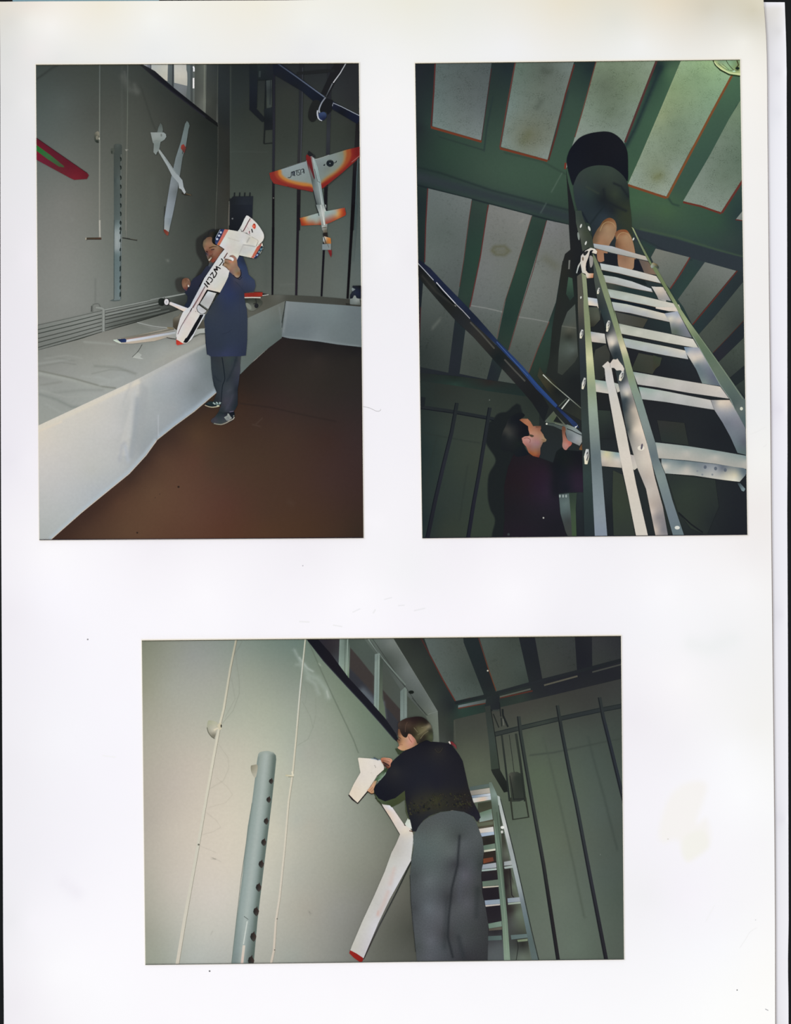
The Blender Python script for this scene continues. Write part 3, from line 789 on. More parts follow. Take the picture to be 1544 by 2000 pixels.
cab = P1.part('cabinet', 'dark cabinet with four short pegs on top')
cab.poly([(312, 1275), (340, 1243), (518, 1240), (512, 1400), (505, 1560), (310, 1560)], [(330, 1290, 30, 34, 38), (420, 1300, 36, 42, 52), (500, 1280, 36, 42, 50), (420, 1450, 34, 40, 50), (320, 1500, 32, 36, 42), (490, 1540, 30, 36, 46)], grid=6)
V(380, 400, 4.541)
cab.poly([(308, 0), (512, 0), (510, 130), (460, 100), (380, 235), (310, 235), (300, 100)], [(330, 20, 30, 34, 40), (480, 20, 32, 38, 50), (340, 200, 26, 30, 36)], grid=6)
V(380, 110, 4.541)
for x in (354, 400, 445, 491):
    cab.line([(x, 1208), (x - 3, 1245)], 2.2, (30, 34, 38))
cab.line([(306, 1285), (304, 1500)], 2.0, [(306, 1300, 84, 86, 78), (304, 1480, 96, 94, 84)])
cab.line([(316, 1262), (322, 1420)], 3.2, (32, 36, 40))
cab.spot(335, 1440, 1.6, (104, 108, 110))
V(380, 400, 4.541)
P1.part('wall_pipe', 'thin pale pipe').line([(306, 0), (300, 120), (298, 215)], 2.0, [(306, 10, 96, 92, 84), (298, 200, 84, 82, 74)])
V(380, 400, 4.541)
P1.part('wall_pipe', 'thin grey pipe in the corner').line([(190, 0), (184, 220)], 1.2, (78, 80, 74))

beam = P1.part('roof_beam', 'dark blue diagonal bar crossing the top corner')
V(380, 110, 4.541)
beam.poly([(690, 60), (755, 60), (900, 165), (1150, 355), (1140, 405), (1100, 440), (950, 310), (700, 160)], [(720, 90, 24, 30, 46), (850, 200, 24, 30, 44), (1000, 300, 24, 32, 50), (1100, 390, 22, 28, 42), (760, 170, 28, 32, 40), (900, 270, 26, 30, 38)], grid=5)
beam.line([(738, 66), (900, 180), (1150, 362)], 2.2, [(740, 70, 54, 66, 90), (900, 180, 70, 84, 110), (1140, 355, 90, 104, 130)])
beam.poly([(1215, 395), (1460, 525), (1465, 560), (1440, 600), (1220, 470)], [(1240, 430, 26, 32, 56), (1400, 520, 22, 28, 52), (1300, 500, 22, 26, 34)], grid=5)
beam.line([(1220, 442), (1228, 415), (1300, 446), (1460, 527)], 1.2, (150, 160, 176))
beam.poly([(1110, 440), (1150, 365), (1225, 390), (1215, 480), (1180, 520), (1165, 490), (1120, 500)], (28, 30, 34))
sh = P1.part('rod_shadow', 'dark shadow of the rod on the wall')
sh.poly([(1240, 60), (1330, 60), (1270, 180), (1195, 330), (1180, 360), (1120, 330), (1180, 200)], [(1280, 90, 32, 32, 36), (1180, 260, 30, 31, 34)], grid=6)
sh.poly([(905, 140), (1240, 110), (1240, 140), (905, 165)], (34, 36, 38))
sh.poly([(1060, 390), (1110, 400), (1100, 470), (1085, 540), (1065, 575), (1030, 578), (1008, 545), (1010, 490), (1030, 430)], [(1040, 440, 34, 36, 36), (1050, 550, 32, 34, 34)], round_=True)
rod = P1.part('rod', 'thin pale rod running to the top edge')
rod.line([(1342, 60), (1290, 150), (1228, 235)], 1.8, [(1330, 80, 160, 164, 172), (1240, 220, 190, 192, 198)])
rod.line([(1222, 240), (1165, 355)], 1.8, [(1220, 245, 120, 126, 132), (1170, 340, 60, 66, 72)])
rod.line([(1160, 365), (1125, 415), (1103, 470), (1108, 500)], 2.4, [(1150, 380, 116, 124, 140), (1100, 480, 150, 160, 176)], round_=True)
rod.line([(1090, 480), (1088, 510), (1095, 545), (1110, 562), (1130, 570)], 2.6, (176, 184, 198), round_=True)
rod.poly([(1100, 510), (1120, 498), (1150, 495), (1168, 515), (1165, 545), (1140, 568), (1112, 560), (1098, 535)], [(1120, 520, 40, 60, 110), (1150, 510, 46, 66, 112), (1150, 550, 24, 34, 70)], round_=True, grid=2)

# ---- model aircraft on the walls
g = P1.part('red_wing', 'dark red wing tip with a green stripe at the left edge')
V(60, 110, 4.541)
g.poly([(40, 715), (60, 728), (500, 1035), (516, 1055), (498, 1088), (385, 1096), (350, 1080), (40, 912)],
       [(60, 740, 92, 24, 36), (200, 860, 96, 26, 40), (350, 960, 98, 24, 38), (490, 1060, 104, 26, 36), (60, 860, 124, 22, 44), (100, 920, 112, 28, 48), (250, 1010, 100, 34, 42), (400, 1080, 120, 30, 42)], grid=4)
g.line([(55, 728), (500, 1036)], .9, (52, 22, 28))
s2 = P1.part('green_stripe', None, g)
s2.poly([(40, 785), (60, 793), (180, 880), (290, 970), (298, 986), (250, 978), (150, 912), (40, 830)], [(60, 800, 30, 112, 42), (150, 880, 52, 104, 58), (280, 975, 62, 84, 52)], grid=3)

g = P1.part('model_glider', 'slim white model glider hanging on the wall')
g.poly([(1385, 574), (1400, 590), (1408, 615), (1398, 650), (1375, 800), (1345, 900), (1300, 1200), (1260, 1400), (1225, 1550), (1182, 1550), (1185, 1440), (1215, 1250), (1240, 1100), (1285, 900), (1330, 760), (1368, 600)],
       [(1385, 600, 92, 106, 104), (1370, 700, 104, 118, 118), (1330, 850, 108, 122, 124), (1290, 1000, 112, 124, 126), (1260, 1150, 122, 132, 138), (1230, 1300, 128, 140, 150), (1210, 1450, 134, 148, 158), (1290, 1200, 98, 106, 108), (1230, 1500, 116, 126, 132), (1360, 860, 92, 102, 100)], grid=4)
V(60, 430, 4.541)
g.poly([(1186, -20), (1248, -20), (1230, 80), (1222, 110), (1180, 82)], [(1200, 0, 136, 148, 154), (1200, 80, 150, 158, 158), (1235, 20, 116, 130, 138)], grid=3)
g.poly([(1176, 84), (1190, 82), (1224, 106), (1220, 132), (1208, 138), (1185, 110)], [(1185, 90, 120, 44, 32), (1215, 120, 130, 64, 50)], grid=3)
V(60, 110, 4.541)
g.poly([(1335, 790), (1355, 778), (1378, 812), (1370, 835), (1362, 860), (1345, 840), (1330, 815)], [(1345, 800, 150, 50, 40), (1370, 820, 96, 50, 46)], grid=3)
g.line([(1350, 838), (1345, 866)], 1.6, (58, 62, 60))
g.line([(1187, 1330), (1180, 1540)], .9, (40, 42, 40))
fz = P1.part('fuselage', None, g)
fz.poly([(1130, 822), (1145, 830), (1200, 905), (1280, 1020), (1345, 1100), (1355, 1160), (1375, 1205), (1362, 1222), (1335, 1180), (1315, 1170), (1310, 1125), (1250, 1055), (1210, 975), (1135, 850)],
        [(1140, 830, 150, 158, 154), (1200, 930, 150, 160, 160), (1270, 1030, 146, 156, 158), (1340, 1120, 150, 160, 164), (1350, 1200, 170, 176, 178)], grid=3)
fz.line([(1192, 905), (1240, 975), (1300, 1050)], .8, (112, 122, 120))
fz.line([(1338, 1212), (1365, 1228), (1425, 1230)], 1.6, (44, 38, 32))
fz.line([(1375, 1218), (1422, 1232)], 1.4, (96, 80, 56))
tl = P1.part('tailplane', None, g)
tl.poly([(1150, 592), (1165, 610), (1172, 650), (1168, 680), (1120, 680), (1132, 630)], [(1150, 610, 84, 94, 90), (1150, 670, 104, 114, 110)], grid=3)
tl.poly([(1062, 675), (1180, 676), (1198, 692), (1202, 715), (1185, 740), (1150, 762), (1140, 820), (1110, 876), (1088, 850), (1092, 775), (1082, 765)],
        [(1080, 690, 138, 146, 142), (1180, 700, 140, 150, 148), (1100, 720, 142, 150, 146), (1120, 745, 130, 140, 134), (1120, 780, 112, 124, 120), (1110, 850, 128, 138, 134)], grid=3)
tl.line([(1085, 762), (1110, 748), (1160, 755)], 1.2, (116, 126, 122))
tl.spot(1158, 700, 1.6, (110, 116, 112), ry=3)
tl.line([(1098, 866), (1112, 876), (1122, 850)], .9, (56, 60, 56))

g = P1.part('model_plane', 'red, orange and white model aeroplane hung nose up on the back wall')
V(380, 110, 4.541)
WH = [(790, 1030, 132, 146, 148), (850, 1000, 134, 148, 150), (950, 960, 134, 148, 150), (880, 1080, 130, 142, 138), (980, 1100, 126, 138, 134), (980, 1000, 128, 142, 142),
      (1100, 960, 118, 130, 130), (1150, 920, 124, 138, 136), (1150, 1050, 118, 130, 124), (1250, 900, 122, 134, 130), (1200, 1030, 124, 132, 118), (1300, 860, 118, 128, 112), (1180, 1000, 112, 122, 116)]
g.poly([(662, 1035), (745, 1010), (985, 932), (1000, 900), (1060, 912), (1100, 905), (1350, 828), (1470, 800), (1470, 885), (1440, 915), (1300, 1040), (1135, 1172), (1060, 1205), (920, 1180), (700, 1128), (672, 1085)], WH,
       [('p', [(600, 1000), (752, 1000), (775, 1050), (820, 1085), (900, 1110), (1040, 1138), (1060, 1220), (900, 1260), (600, 1200)], 3.0, (186, 116, 46), 1, 1),
        ('p', [(600, 1000), (725, 1000), (745, 1055), (790, 1098), (860, 1125), (960, 1150), (1040, 1160), (1060, 1230), (900, 1260), (600, 1200)], 2.2, (156, 62, 36), 1, 1),
        ('p', [(600, 1000), (700, 1000), (712, 1050), (740, 1090), (820, 1128), (920, 1150), (1040, 1172), (1060, 1230), (900, 1260), (600, 1200)], 2.4, (136, 40, 34), 1, 1),
        ('p', [(1110, 1150), (1140, 1090), (1240, 1020), (1300, 960), (1322, 900), (1330, 800), (1500, 780), (1500, 900), (1150, 1200)], 3.4, (156, 116, 66), 1, 1),
        ('p', [(1110, 1150), (1165, 1092), (1260, 1025), (1320, 955), (1345, 880), (1355, 800), (1500, 780), (1500, 900), (1150, 1200)], 2.8, (156, 72, 34), 1, 1),
        ('p', [(1110, 1150), (1190, 1092), (1290, 1020), (1360, 945), (1388, 880), (1392, 800), (1500, 780), (1500, 900), (1150, 1200)], 3.0, (134, 34, 30), 1, 1),
        ('s', [(1440, 810), (1440, 870)], 6, (104, 24, 26), .7)], grid=2.0)
V(560, 280, 10.29)
g.line([(0, 862), (200, 905), (500, 975)], .9, (84, 34, 34))
g.line([(700, 915), (820, 855), (1100, 610), (1400, 345), (1450, 255)], .9, (60, 50, 46))
g.line([(1300, 380), (1400, 300), (1460, 250)], .9, (150, 110, 104))
g.line([(0, 470), (230, 405), (390, 360)], .7, (92, 96, 90))
g.line([(590, 320), (720, 280), (850, 235)], 1.0, (150, 156, 150))
mk = P1.part('wing_lettering', 'black lettering and ring emblem on the wing', g)
K = (26, 32, 38)
mk.line([(20, 688), (62, 690), (82, 670), (90, 620), (88, 585), (110, 572)], 1.4, K, round_=True)
mk.line([(85, 590), (150, 560)], 1.6, K)
mk.line([(122, 572), (118, 610), (125, 655)], 2.0, (24, 34, 56))
mk.line([(150, 560), (148, 640), (165, 655)], 2.2, (22, 30, 50))
mk.line([(170, 558), (215, 540)], 1.4, K)
mk.line([(195, 552), (200, 640)], 1.4, K)
mk.line([(262, 525), (222, 545), (225, 590), (250, 585), (258, 635), (215, 645)], 1.4, K)
mk.line([(330, 512), (275, 535), (280, 630)], 1.4, K)
mk.line([(325, 512), (338, 530), (345, 605)], 2.0, K)
mk.line([(300, 590), (338, 560)], .9, K)
t8 = [(868 + 66 * math.cos(q), 402 + 62 * math.sin(q)) for q in np.linspace(0, 2 * math.pi, 26)]
mk.line(t8, 1.9, (28, 36, 42))
mk.line([(835, 350), (868, 335), (905, 350)], .8, (80, 88, 88))
mk.spot(866, 404, 1.2, (112, 124, 124))
mk.line([(945, 398), (975, 388), (995, 370), (992, 350)], 1.2, K, round_=True)
mk.spot(988, 375, 1.0, K)
mk.line([(735, 448), (762, 418)], 1.4, K)
mk.spot(752, 440, 1.3, K)
mk.line([(765, 425), (790, 415)], .6, (90, 98, 96))
V(380, 110, 4.541)
fz = P1.part('fuselage', None, g)
fz.poly([(985, 885), (1005, 860), (1035, 870), (1062, 905), (1090, 990), (1115, 1100), (1130, 1200), (1160, 1380), (1178, 1440), (1172, 1544), (1130, 1544), (1105, 1420), (1075, 1300), (1050, 1180), (1030, 1080), (1000, 970)],
        [(1000, 900, 104, 34, 36), (1020, 950, 110, 60, 60), (1050, 930, 140, 156, 154), (1060, 1000, 130, 146, 144), (1080, 1100, 120, 136, 136), (1050, 1100, 84, 96, 94), (1070, 1180, 112, 122, 122), (1100, 1200, 124, 138, 138), (1110, 1300, 112, 124, 122), (1120, 1400, 120, 130, 128), (1140, 1360, 158, 168, 164), (1150, 1500, 128, 138, 134), (1090, 1340, 50, 58, 60)], grid=2.4)
fz.poly([(988, 880), (1005, 868), (1030, 900), (1050, 1000), (1066, 1080), (1060, 1095), (1040, 1040), (1010, 960), (988, 920)], [(1000, 900, 120, 30, 30), (1050, 1060, 92, 34, 40)], grid=2.4)
fz.line([(1045, 890), (1075, 1020), (1105, 1160), (1148, 1420)], 2.2, [(1045, 900, 158, 176, 174), (1080, 1050, 144, 160, 160), (1110, 1180, 150, 164, 164), (1140, 1400, 196, 202, 196)])
fz.line([(1050, 1190), (1080, 1320), (1104, 1415)], 1.4, (26, 32, 38))
fz.line([(1063, 1000), (1090, 1110), (1112, 1120)], .9, (60, 60, 60))
fz.poly([(998, 870), (1012, 838), (1040, 860), (1062, 880), (1064, 905), (1040, 885), (1020, 890)], (34, 34, 38))
fz.spot(1055, 886, 3, (40, 44, 46))
fz.line([(1080, 914), (1068, 912)], 1.4, (150, 158, 156))
tp = P1.part('tailplane', None, g)
V(380, 400, 4.541)
tp.poly([(932, 118), (990, 104), (1090, 75), (1130, 60), (1180, 55), (1330, 26), (1342, 80), (1335, 95), (1210, 155), (1150, 178), (1060, 180), (945, 186)],
        [(945, 130, 164, 66, 34), (955, 165, 152, 52, 32), (975, 125, 200, 130, 60), (985, 155, 184, 92, 44), (1000, 130, 160, 154, 130), (1050, 165, 160, 92, 62), (1080, 150, 150, 150, 132), (1040, 120, 150, 162, 156), (1090, 100, 146, 160, 156), (1110, 172, 156, 72, 44),
         (1160, 100, 146, 158, 154), (1200, 80, 146, 158, 154), (1250, 70, 152, 156, 142), (1265, 90, 190, 150, 90), (1280, 70, 204, 130, 60), (1300, 50, 190, 84, 38), (1325, 50, 154, 50, 32), (1300, 90, 176, 78, 40), (1240, 125, 170, 84, 50), (1190, 158, 152, 62, 46)], grid=2.6)
fz2 = P1.part('nose', 'cut away tail end with orange and red tip', g)
fz2.poly([(1070, 0), (1165, 0), (1165, 60), (1150, 60), (1158, 160), (1168, 190), (1175, 240), (1140, 245), (1125, 190), (1110, 80), (1090, 50)], [(1100, 20, 126, 138, 136), (1140, 60, 184, 190, 184), (1150, 150, 150, 156, 150), (1150, 220, 120, 128, 124)], grid=2.4)
fz2.line([(1118, 0), (1140, 110), (1150, 180)], 2.6, [(1118, 10, 176, 184, 180), (1145, 160, 206, 208, 200)])
fz2.line([(1072, 0), (1092, 60), (1102, 98)], 1.6, (34, 40, 42))
fz2.line([(1150, 0), (1168, 55)], 1.6, (34, 38, 42))
fz2.poly([(1126, 185), (1168, 180), (1175, 245), (1140, 248)], [(1140, 200, 160, 166, 160), (1160, 230, 96, 90, 76)], grid=3)
fz2.line([(1132, 205), (1170, 200)], 1.2, (70, 60, 44))
fz2.poly([(1140, 248), (1176, 246), (1180, 285), (1150, 290)], (38, 34, 32))
fz2.poly([(1138, 285), (1150, 280), (1205, 296), (1210, 345), (1150, 345), (1138, 320)], [(1150, 310, 170, 180, 180), (1180, 310, 196, 120, 50), (1190, 335, 180, 110, 50), (1160, 335, 130, 100, 70)], grid=3)
fz2.line([(1136, 255), (1150, 300), (1165, 345)], 1.4, (44, 44, 44))
fz2.poly([(1130, 350), (1208, 345), (1208, 400), (1130, 400)], [(1150, 370, 120, 134, 138), (1200, 380, 130, 136, 132)], grid=4)
fz2.poly([(1180, 402), (1214, 400), (1216, 440), (1208, 468), (1195, 440)], [(1195, 410, 130, 34, 34), (1208, 450, 120, 28, 32)], grid=3)
fz2.line([(1178, 350), (1190, 380)], 1.2, (90, 96, 96))

g = P1.part('model_plane', 'small red model aeroplane standing on the far table')
V(380, 400, 4.541)
g.poly([(440, 820), (455, 890), (470, 930), (520, 940), (560, 915), (600, 870), (560, 830)], [(460, 850, 50, 56, 50), (500, 900, 104, 108, 98), (540, 860, 60, 64, 56)], round_=True, grid=4)
g.poly([(438, 785), (540, 778), (600, 778), (615, 795), (600, 812), (438, 822)], [(450, 800, 150, 40, 32), (520, 800, 140, 36, 28), (590, 795, 168, 44, 30)], grid=4)
g.poly([(600, 785), (650, 793), (600, 808)], (40, 36, 34))
g.line([(438, 824), (510, 822), (585, 824)], 2.0, (206, 202, 190))
g.line([(600, 806), (655, 797)], 1.2, (190, 190, 182))
g.line([(540, 830), (548, 870), (520, 880)], 1.8, (40, 42, 40))
g.spot(548, 896, 4.2, (34, 36, 40), ry=4.8)
g.spot(478, 900, 4, (122, 128, 116), ry=8, ang=-40)
g.line([(525, 775), (600, 776)], 1.2, (90, 36, 30))

g = P1.part('blue_machine', 'dark blue object with a clear base at the right edge of the far table')
g.poly([(1378, 800), (1395, 770), (1425, 750), (1398, 732), (1400, 718), (1480, 716), (1480, 830), (1376, 838)], [(1400, 790, 34, 42, 56), (1440, 770, 28, 38, 66), (1460, 730, 24, 26, 32), (1400, 830, 24, 28, 40)], grid=4)
g.poly([(1395, 735), (1425, 750), (1400, 768), (1390, 750)], (120, 132, 134))
g.poly([(1376, 835), (1400, 830), (1412, 805), (1425, 805), (1435, 828), (1462, 834), (1470, 890), (1376, 882)], [(1390, 850, 110, 120, 118), (1418, 815, 130, 138, 134), (1440, 850, 136, 144, 140), (1460, 880, 90, 96, 90)], grid=3)
g.line([(1340, 880), (1378, 884)], 2.4, (44, 44, 40))

# ---- the white wing lying on the table
g = P1.part('model_wing', 'white wing with a blue tip lying on the table')
V(60, 430, 4.541)
g.poly([(730, 1062), (800, 1050), (1000, 1008), (1270, 950), (1440, 975), (1544, 955), (1620, 960), (1600, 985), (1440, 1040), (1340, 1075), (1290, 1052), (1210, 1040), (1100, 1072), (900, 1095), (790, 1096), (755, 1082)],
       [(740, 1065, 176, 192, 176), (850, 1090, 190, 174, 154), (1000, 1078, 186, 172, 152), (1150, 1050, 178, 164, 144), (1280, 1030, 150, 154, 150), (1360, 1050, 144, 148, 142), (1500, 980, 166, 170, 164), (1440, 1010, 154, 158, 152)], grid=3)
g.line([(800, 1056), (1000, 1020), (1150, 990), (1272, 964)], 4.2, [(820, 1052, 130, 124, 110), (1000, 1018, 116, 112, 98), (1150, 990, 122, 120, 108), (1260, 965, 112, 106, 92)])
g.line([(845, 1072), (1000, 1048), (1150, 1020), (1285, 996)], 4.6, [(860, 1070, 208, 210, 214), (1000, 1048, 190, 196, 210), (1150, 1020, 180, 188, 202), (1270, 998, 170, 176, 178)])
g.poly([(766, 1056), (836, 1050), (850, 1062), (845, 1084), (800, 1086)], [(780, 1060, 34, 44, 84), (830, 1075, 24, 48, 110)], grid=3)
g.line([(850, 1058), (1000, 1032), (1280, 985)], 1.4, [(860, 1055, 170, 120, 110), (1000, 1030, 150, 120, 110), (1270, 985, 120, 120, 114)])
g.line([(735, 1064), (780, 1080), (800, 1088)], 1.8, (206, 222, 206))
g.line([(1205, 1040), (1240, 1050), (1285, 1054)], 1.4, (64, 60, 56))
g.line([(1430, 1040), (1500, 1010), (1544, 1005)], 2.4, (96, 98, 90))
g.line([(945, 905), (960, 912), (1060, 935), (1140, 948), (1230, 955)], 2.0, (150, 154, 148), round_=True)
pot = P1.part('small_bottle', 'small dark bottle behind the aircraft nose')
pot.poly([(1262, 880), (1275, 862), (1310, 850), (1320, 830), (1400, 800), (1500, 850), (1544, 900), (1544, 960), (1400, 970), (1290, 975), (1262, 950)], [(1280, 900, 84, 78, 64), (1300, 870, 116, 112, 98), (1330, 900, 72, 66, 56), (1450, 880, 84, 80, 68), (1530, 900, 84, 82, 72)], grid=4)
pot.line([(1210, 955), (1262, 960)], 3, (128, 116, 86))

# ---- the man with the aircraft
man = P1.part('person', 'man in a long blue work coat, cigarette in his mouth, holding the white aircraft across his chest')
VG, VH, VI, VJ, VD = (300, 410, 6.713), (330, 500, 9.082), (380, 680, 12.5), (380, 440, 25), (380, 400, 4.541)
tro = P1.part('trousers', 'dark grey blue trousers', man)
V(*VI)
tro.poly([(385, 150), (1140, 150), (1128, 200), (1110, 400), (1112, 560), (1095, 680), (1075, 850), (1050, 1000), (1050, 1380), (1000, 1480), (960, 1535), (830, 1570), (700, 1575), (590, 1570), (600, 1500), (640, 1420), (650, 1330), (480, 1320), (450, 1310), (500, 1200), (540, 1095), (520, 1040), (470, 920), (435, 740), (405, 500), (395, 300)],
         [(420, 220, 44, 52, 60), (440, 400, 46, 56, 64), (480, 700, 44, 54, 64), (540, 1000, 42, 52, 60), (560, 1250, 40, 46, 52), (600, 300, 48, 54, 60), (620, 700, 46, 56, 64), (780, 250, 56, 64, 66), (800, 500, 52, 60, 64), (900, 300, 52, 64, 66), (880, 700, 46, 54, 62), (1000, 500, 54, 60, 72), (1040, 300, 44, 52, 62), (1090, 300, 60, 64, 70), (1080, 600, 54, 58, 74),
          (1040, 800, 48, 54, 72), (800, 900, 54, 62, 70), (750, 1100, 54, 62, 74), (900, 1000, 56, 64, 74), (1020, 1000, 34, 42, 54), (1020, 1300, 34, 42, 52), (900, 1250, 54, 58, 72), (750, 1300, 62, 62, 76), (800, 1450, 56, 60, 76), (950, 1450, 36, 46, 54), (700, 1500, 44, 52, 58), (860, 1520, 50, 54, 68)],
         [('s', [(1020, 220), (960, 450), (860, 680), (790, 800)], 2.0, (36, 46, 56), .7), ('s', [(480, 680), (570, 780), (640, 810)], 1.6, (36, 46, 56), .6), ('s', [(800, 1060), (870, 1020)], 2, (66, 70, 84), .5),
          ('s', [(760, 1500), (880, 1300), (930, 1150)], 2.2, (66, 68, 86), .45), ('s', [(440, 740), (520, 1040)], 1.6, (30, 38, 46), .5)], grid=2.2)
tro.line([(668, 225), (690, 360), (718, 560), (735, 720), (725, 800), (685, 900), (665, 1050), (655, 1200), (650, 1330)], 2.0, (24, 34, 44), w2=1.5, round_=True)
for nm, pts, cs in (('shoe', [(245, 1385), (290, 1345), (360, 1300), (450, 1305), (640, 1318), (645, 1350), (605, 1420), (500, 1445), (380, 1440), (290, 1418)], [(300, 1370, 24, 38, 44), (400, 1340, 30, 46, 50), (450, 1400, 28, 40, 46), (600, 1340, 40, 50, 54)]),
                    ('shoe', [(395, 1775), (420, 1730), (490, 1680), (560, 1590), (600, 1540), (700, 1575), (830, 1572), (950, 1545), (972, 1600), (975, 1690), (950, 1740), (860, 1800), (740, 1855), (620, 1872), (500, 1850), (420, 1815)],
                     [(420, 1770, 56, 56, 66), (500, 1740, 60, 60, 72), (560, 1650, 40, 52, 56), (620, 1790, 54, 64, 66), (640, 1590, 40, 48, 54), (700, 1700, 50, 56, 68), (850, 1600, 26, 30, 42), (920, 1640, 22, 28, 38), (800, 1780, 62, 66, 70)])):
    sh_ = P1.part(nm, 'dark trainer with pale side stripes', man)
    sh_.poly(pts, cs, grid=2, round_=True)
    if cs[0][0] == 300:
        sh_.line([(250, 1392), (330, 1425), (430, 1442), (540, 1430), (605, 1412)], 1.6, [(260, 1395, 170, 154, 126), (600, 1412, 196, 190, 160)], round_=True)
        for q in ([(450, 1330), (485, 1358), (500, 1370)], [(520, 1325), (560, 1340), (540, 1375)], [(600, 1330), (635, 1330), (600, 1365)]):
            sh_.line(q, 2.4, (156, 176, 172))
        sh_.line([(500, 1365), (590, 1365)], 1.6, (110, 134, 132))
        sh_.line([(540, 1408), (600, 1405)], 2, (186, 190, 160))
        sh_.line([(310, 1335), (370, 1360)], 1.2, (40, 62, 68))
    else:
        sh_.line([(470, 1838), (560, 1858), (660, 1862), (760, 1828), (860, 1772), (940, 1730), (968, 1680)], 1.8, [(480, 1840, 130, 134, 118), (700, 1850, 150, 142, 122), (960, 1700, 166, 160, 146)], round_=True)
        sh_.poly([(718, 1690), (800, 1640), (800, 1600), (830, 1598), (870, 1660), (910, 1710), (830, 1775), (780, 1770)], [(740, 1690, 150, 156, 150), (820, 1620, 150, 156, 150), (810, 1700, 108, 116, 118), (890, 1710, 150, 152, 146)], grid=1.5)
        sh_.line([(770, 1690), (830, 1750)], .8, (140, 146, 140))
        sh_.line([(800, 1640), (860, 1720)], .8, (140, 146, 140))
        sh_.line([(560, 1600), (620, 1580), (720, 1600)], 1.6, (34, 46, 50))
        sh_.line([(850, 1560), (950, 1540)], 1.4, (96, 90, 118))
        sh_.line([(940, 1665), (965, 1640)], 1.4, (130, 140, 130))
coat = P1.part('coat', 'long blue work coat', man)
coat.joint((VJ, [(640, 1990)]), (VG, [(690, 740), (620, 840), (520, 900), (480, 960), (440, 1050), (400, 1085), (445, 1130), (440, 1200), (400, 1260), (440, 1310), (480, 1300)]),
           (VH, [(330, 930), (420, 860), (560, 600)]), (VG, [(700, 850)]), (VH, [(690, 560), (900, 660), (760, 860), (690, 980), (640, 1060), (622, 1150), (640, 1300), (668, 1500)]),
           (VD, [(90, 1100), (100, 1230)]), (VI, [(300, 60), (315, 155), (395, 205), (600, 208), (900, 200), (1110, 200), (1150, 190), (1248, 182), (1262, 60)]),
           (VD, [(466, 1200), (468, 1010), (462, 930), (442, 830), (440, 780), (525, 768), (540, 720), (532, 670), (500, 640), (478, 620), (465, 560), (440, 490), (425, 455), (400, 430), (300, 420), (200, 440)]), (VJ, [(1000, 1800)]),
           cols=[(388, 550, 38, 42, 66), (372, 560, 36, 42, 64), (368, 590, 32, 40, 58), (372, 604, 24, 38, 66), (395, 535, 36, 42, 66), (410, 518, 44, 50, 70), (400, 560, 34, 42, 66), (385, 580, 30, 38, 56),
                 (412, 580, 50, 60, 70), (420, 590, 46, 56, 72), (408, 610, 50, 60, 74), (412, 640, 44, 56, 78), (405, 680, 42, 52, 74), (430, 580, 44, 56, 88), (440, 560, 40, 52, 92), (450, 575, 38, 52, 96), (440, 600, 42, 54, 84), (450, 640, 44, 56, 80), (430, 680, 42, 54, 76), (460, 680, 42, 54, 84), (440, 693, 46, 56, 96), (476, 690, 38, 48, 76), (476, 640, 44, 56, 78), (470, 600, 46, 58, 84),
                 (462, 500, 34, 52, 92), (470, 520, 40, 58, 104), (478, 540, 42, 58, 98), (490, 550, 48, 62, 96), (496, 560, 48, 60, 92), (490, 570, 44, 54, 80), (470, 560, 48, 56, 84), (462, 552, 56, 58, 80), (462, 545, 64, 66, 86), (478, 572, 40, 50, 76), (450, 548, 40, 50, 86), (455, 530, 40, 52, 84), (440, 540, 40, 50, 86), (476, 510, 34, 46, 70)],
           over=[('s', [(VD[0] and 452, 550), (462, 565), (476, 572)], .1, (40, 50, 76), 0)], grid=3.2)
V(*VD)
coat.line([(425, 720), (400, 780), (395, 900), (400, 1060), (395, 1200)], .9, (44, 54, 80))
coat.line([(360, 680), (400, 720), (440, 770)], 1.0, (40, 50, 72), round_=True)
coat.line([(372, 650), (400, 665), (420, 640)], 1.2, (30, 32, 42))
coat.line([(240, 1150), (300, 1130), (330, 1105)], 1.0, (40, 50, 72))
coat.line([(112, 1330), (100, 1230), (92, 1100)], 1.2, (26, 36, 56))
head = P1.part('head', 'balding head turned down, cigarette between the lips', man)
V(*VJ)
head.poly([(385, 900), (400, 760), (460, 620), (540, 540), (640, 500), (700, 400), (720, 300), (780, 240), (900, 200), (1020, 215), (1150, 190), (1240, 220), (1100, 450), (950, 700), (900, 900), (860, 1000), (620, 1000)],
          [(440, 750, 40, 36, 36), (520, 620, 40, 40, 42), (700, 500, 40, 38, 36), (760, 300, 42, 42, 46), (900, 260, 36, 38, 42), (900, 400, 42, 38, 30), (1100, 260, 36, 36, 32), (1050, 400, 20, 26, 26), (950, 600, 16, 20, 24), (820, 560, 56, 46, 40)], grid=1.5, round_=True)
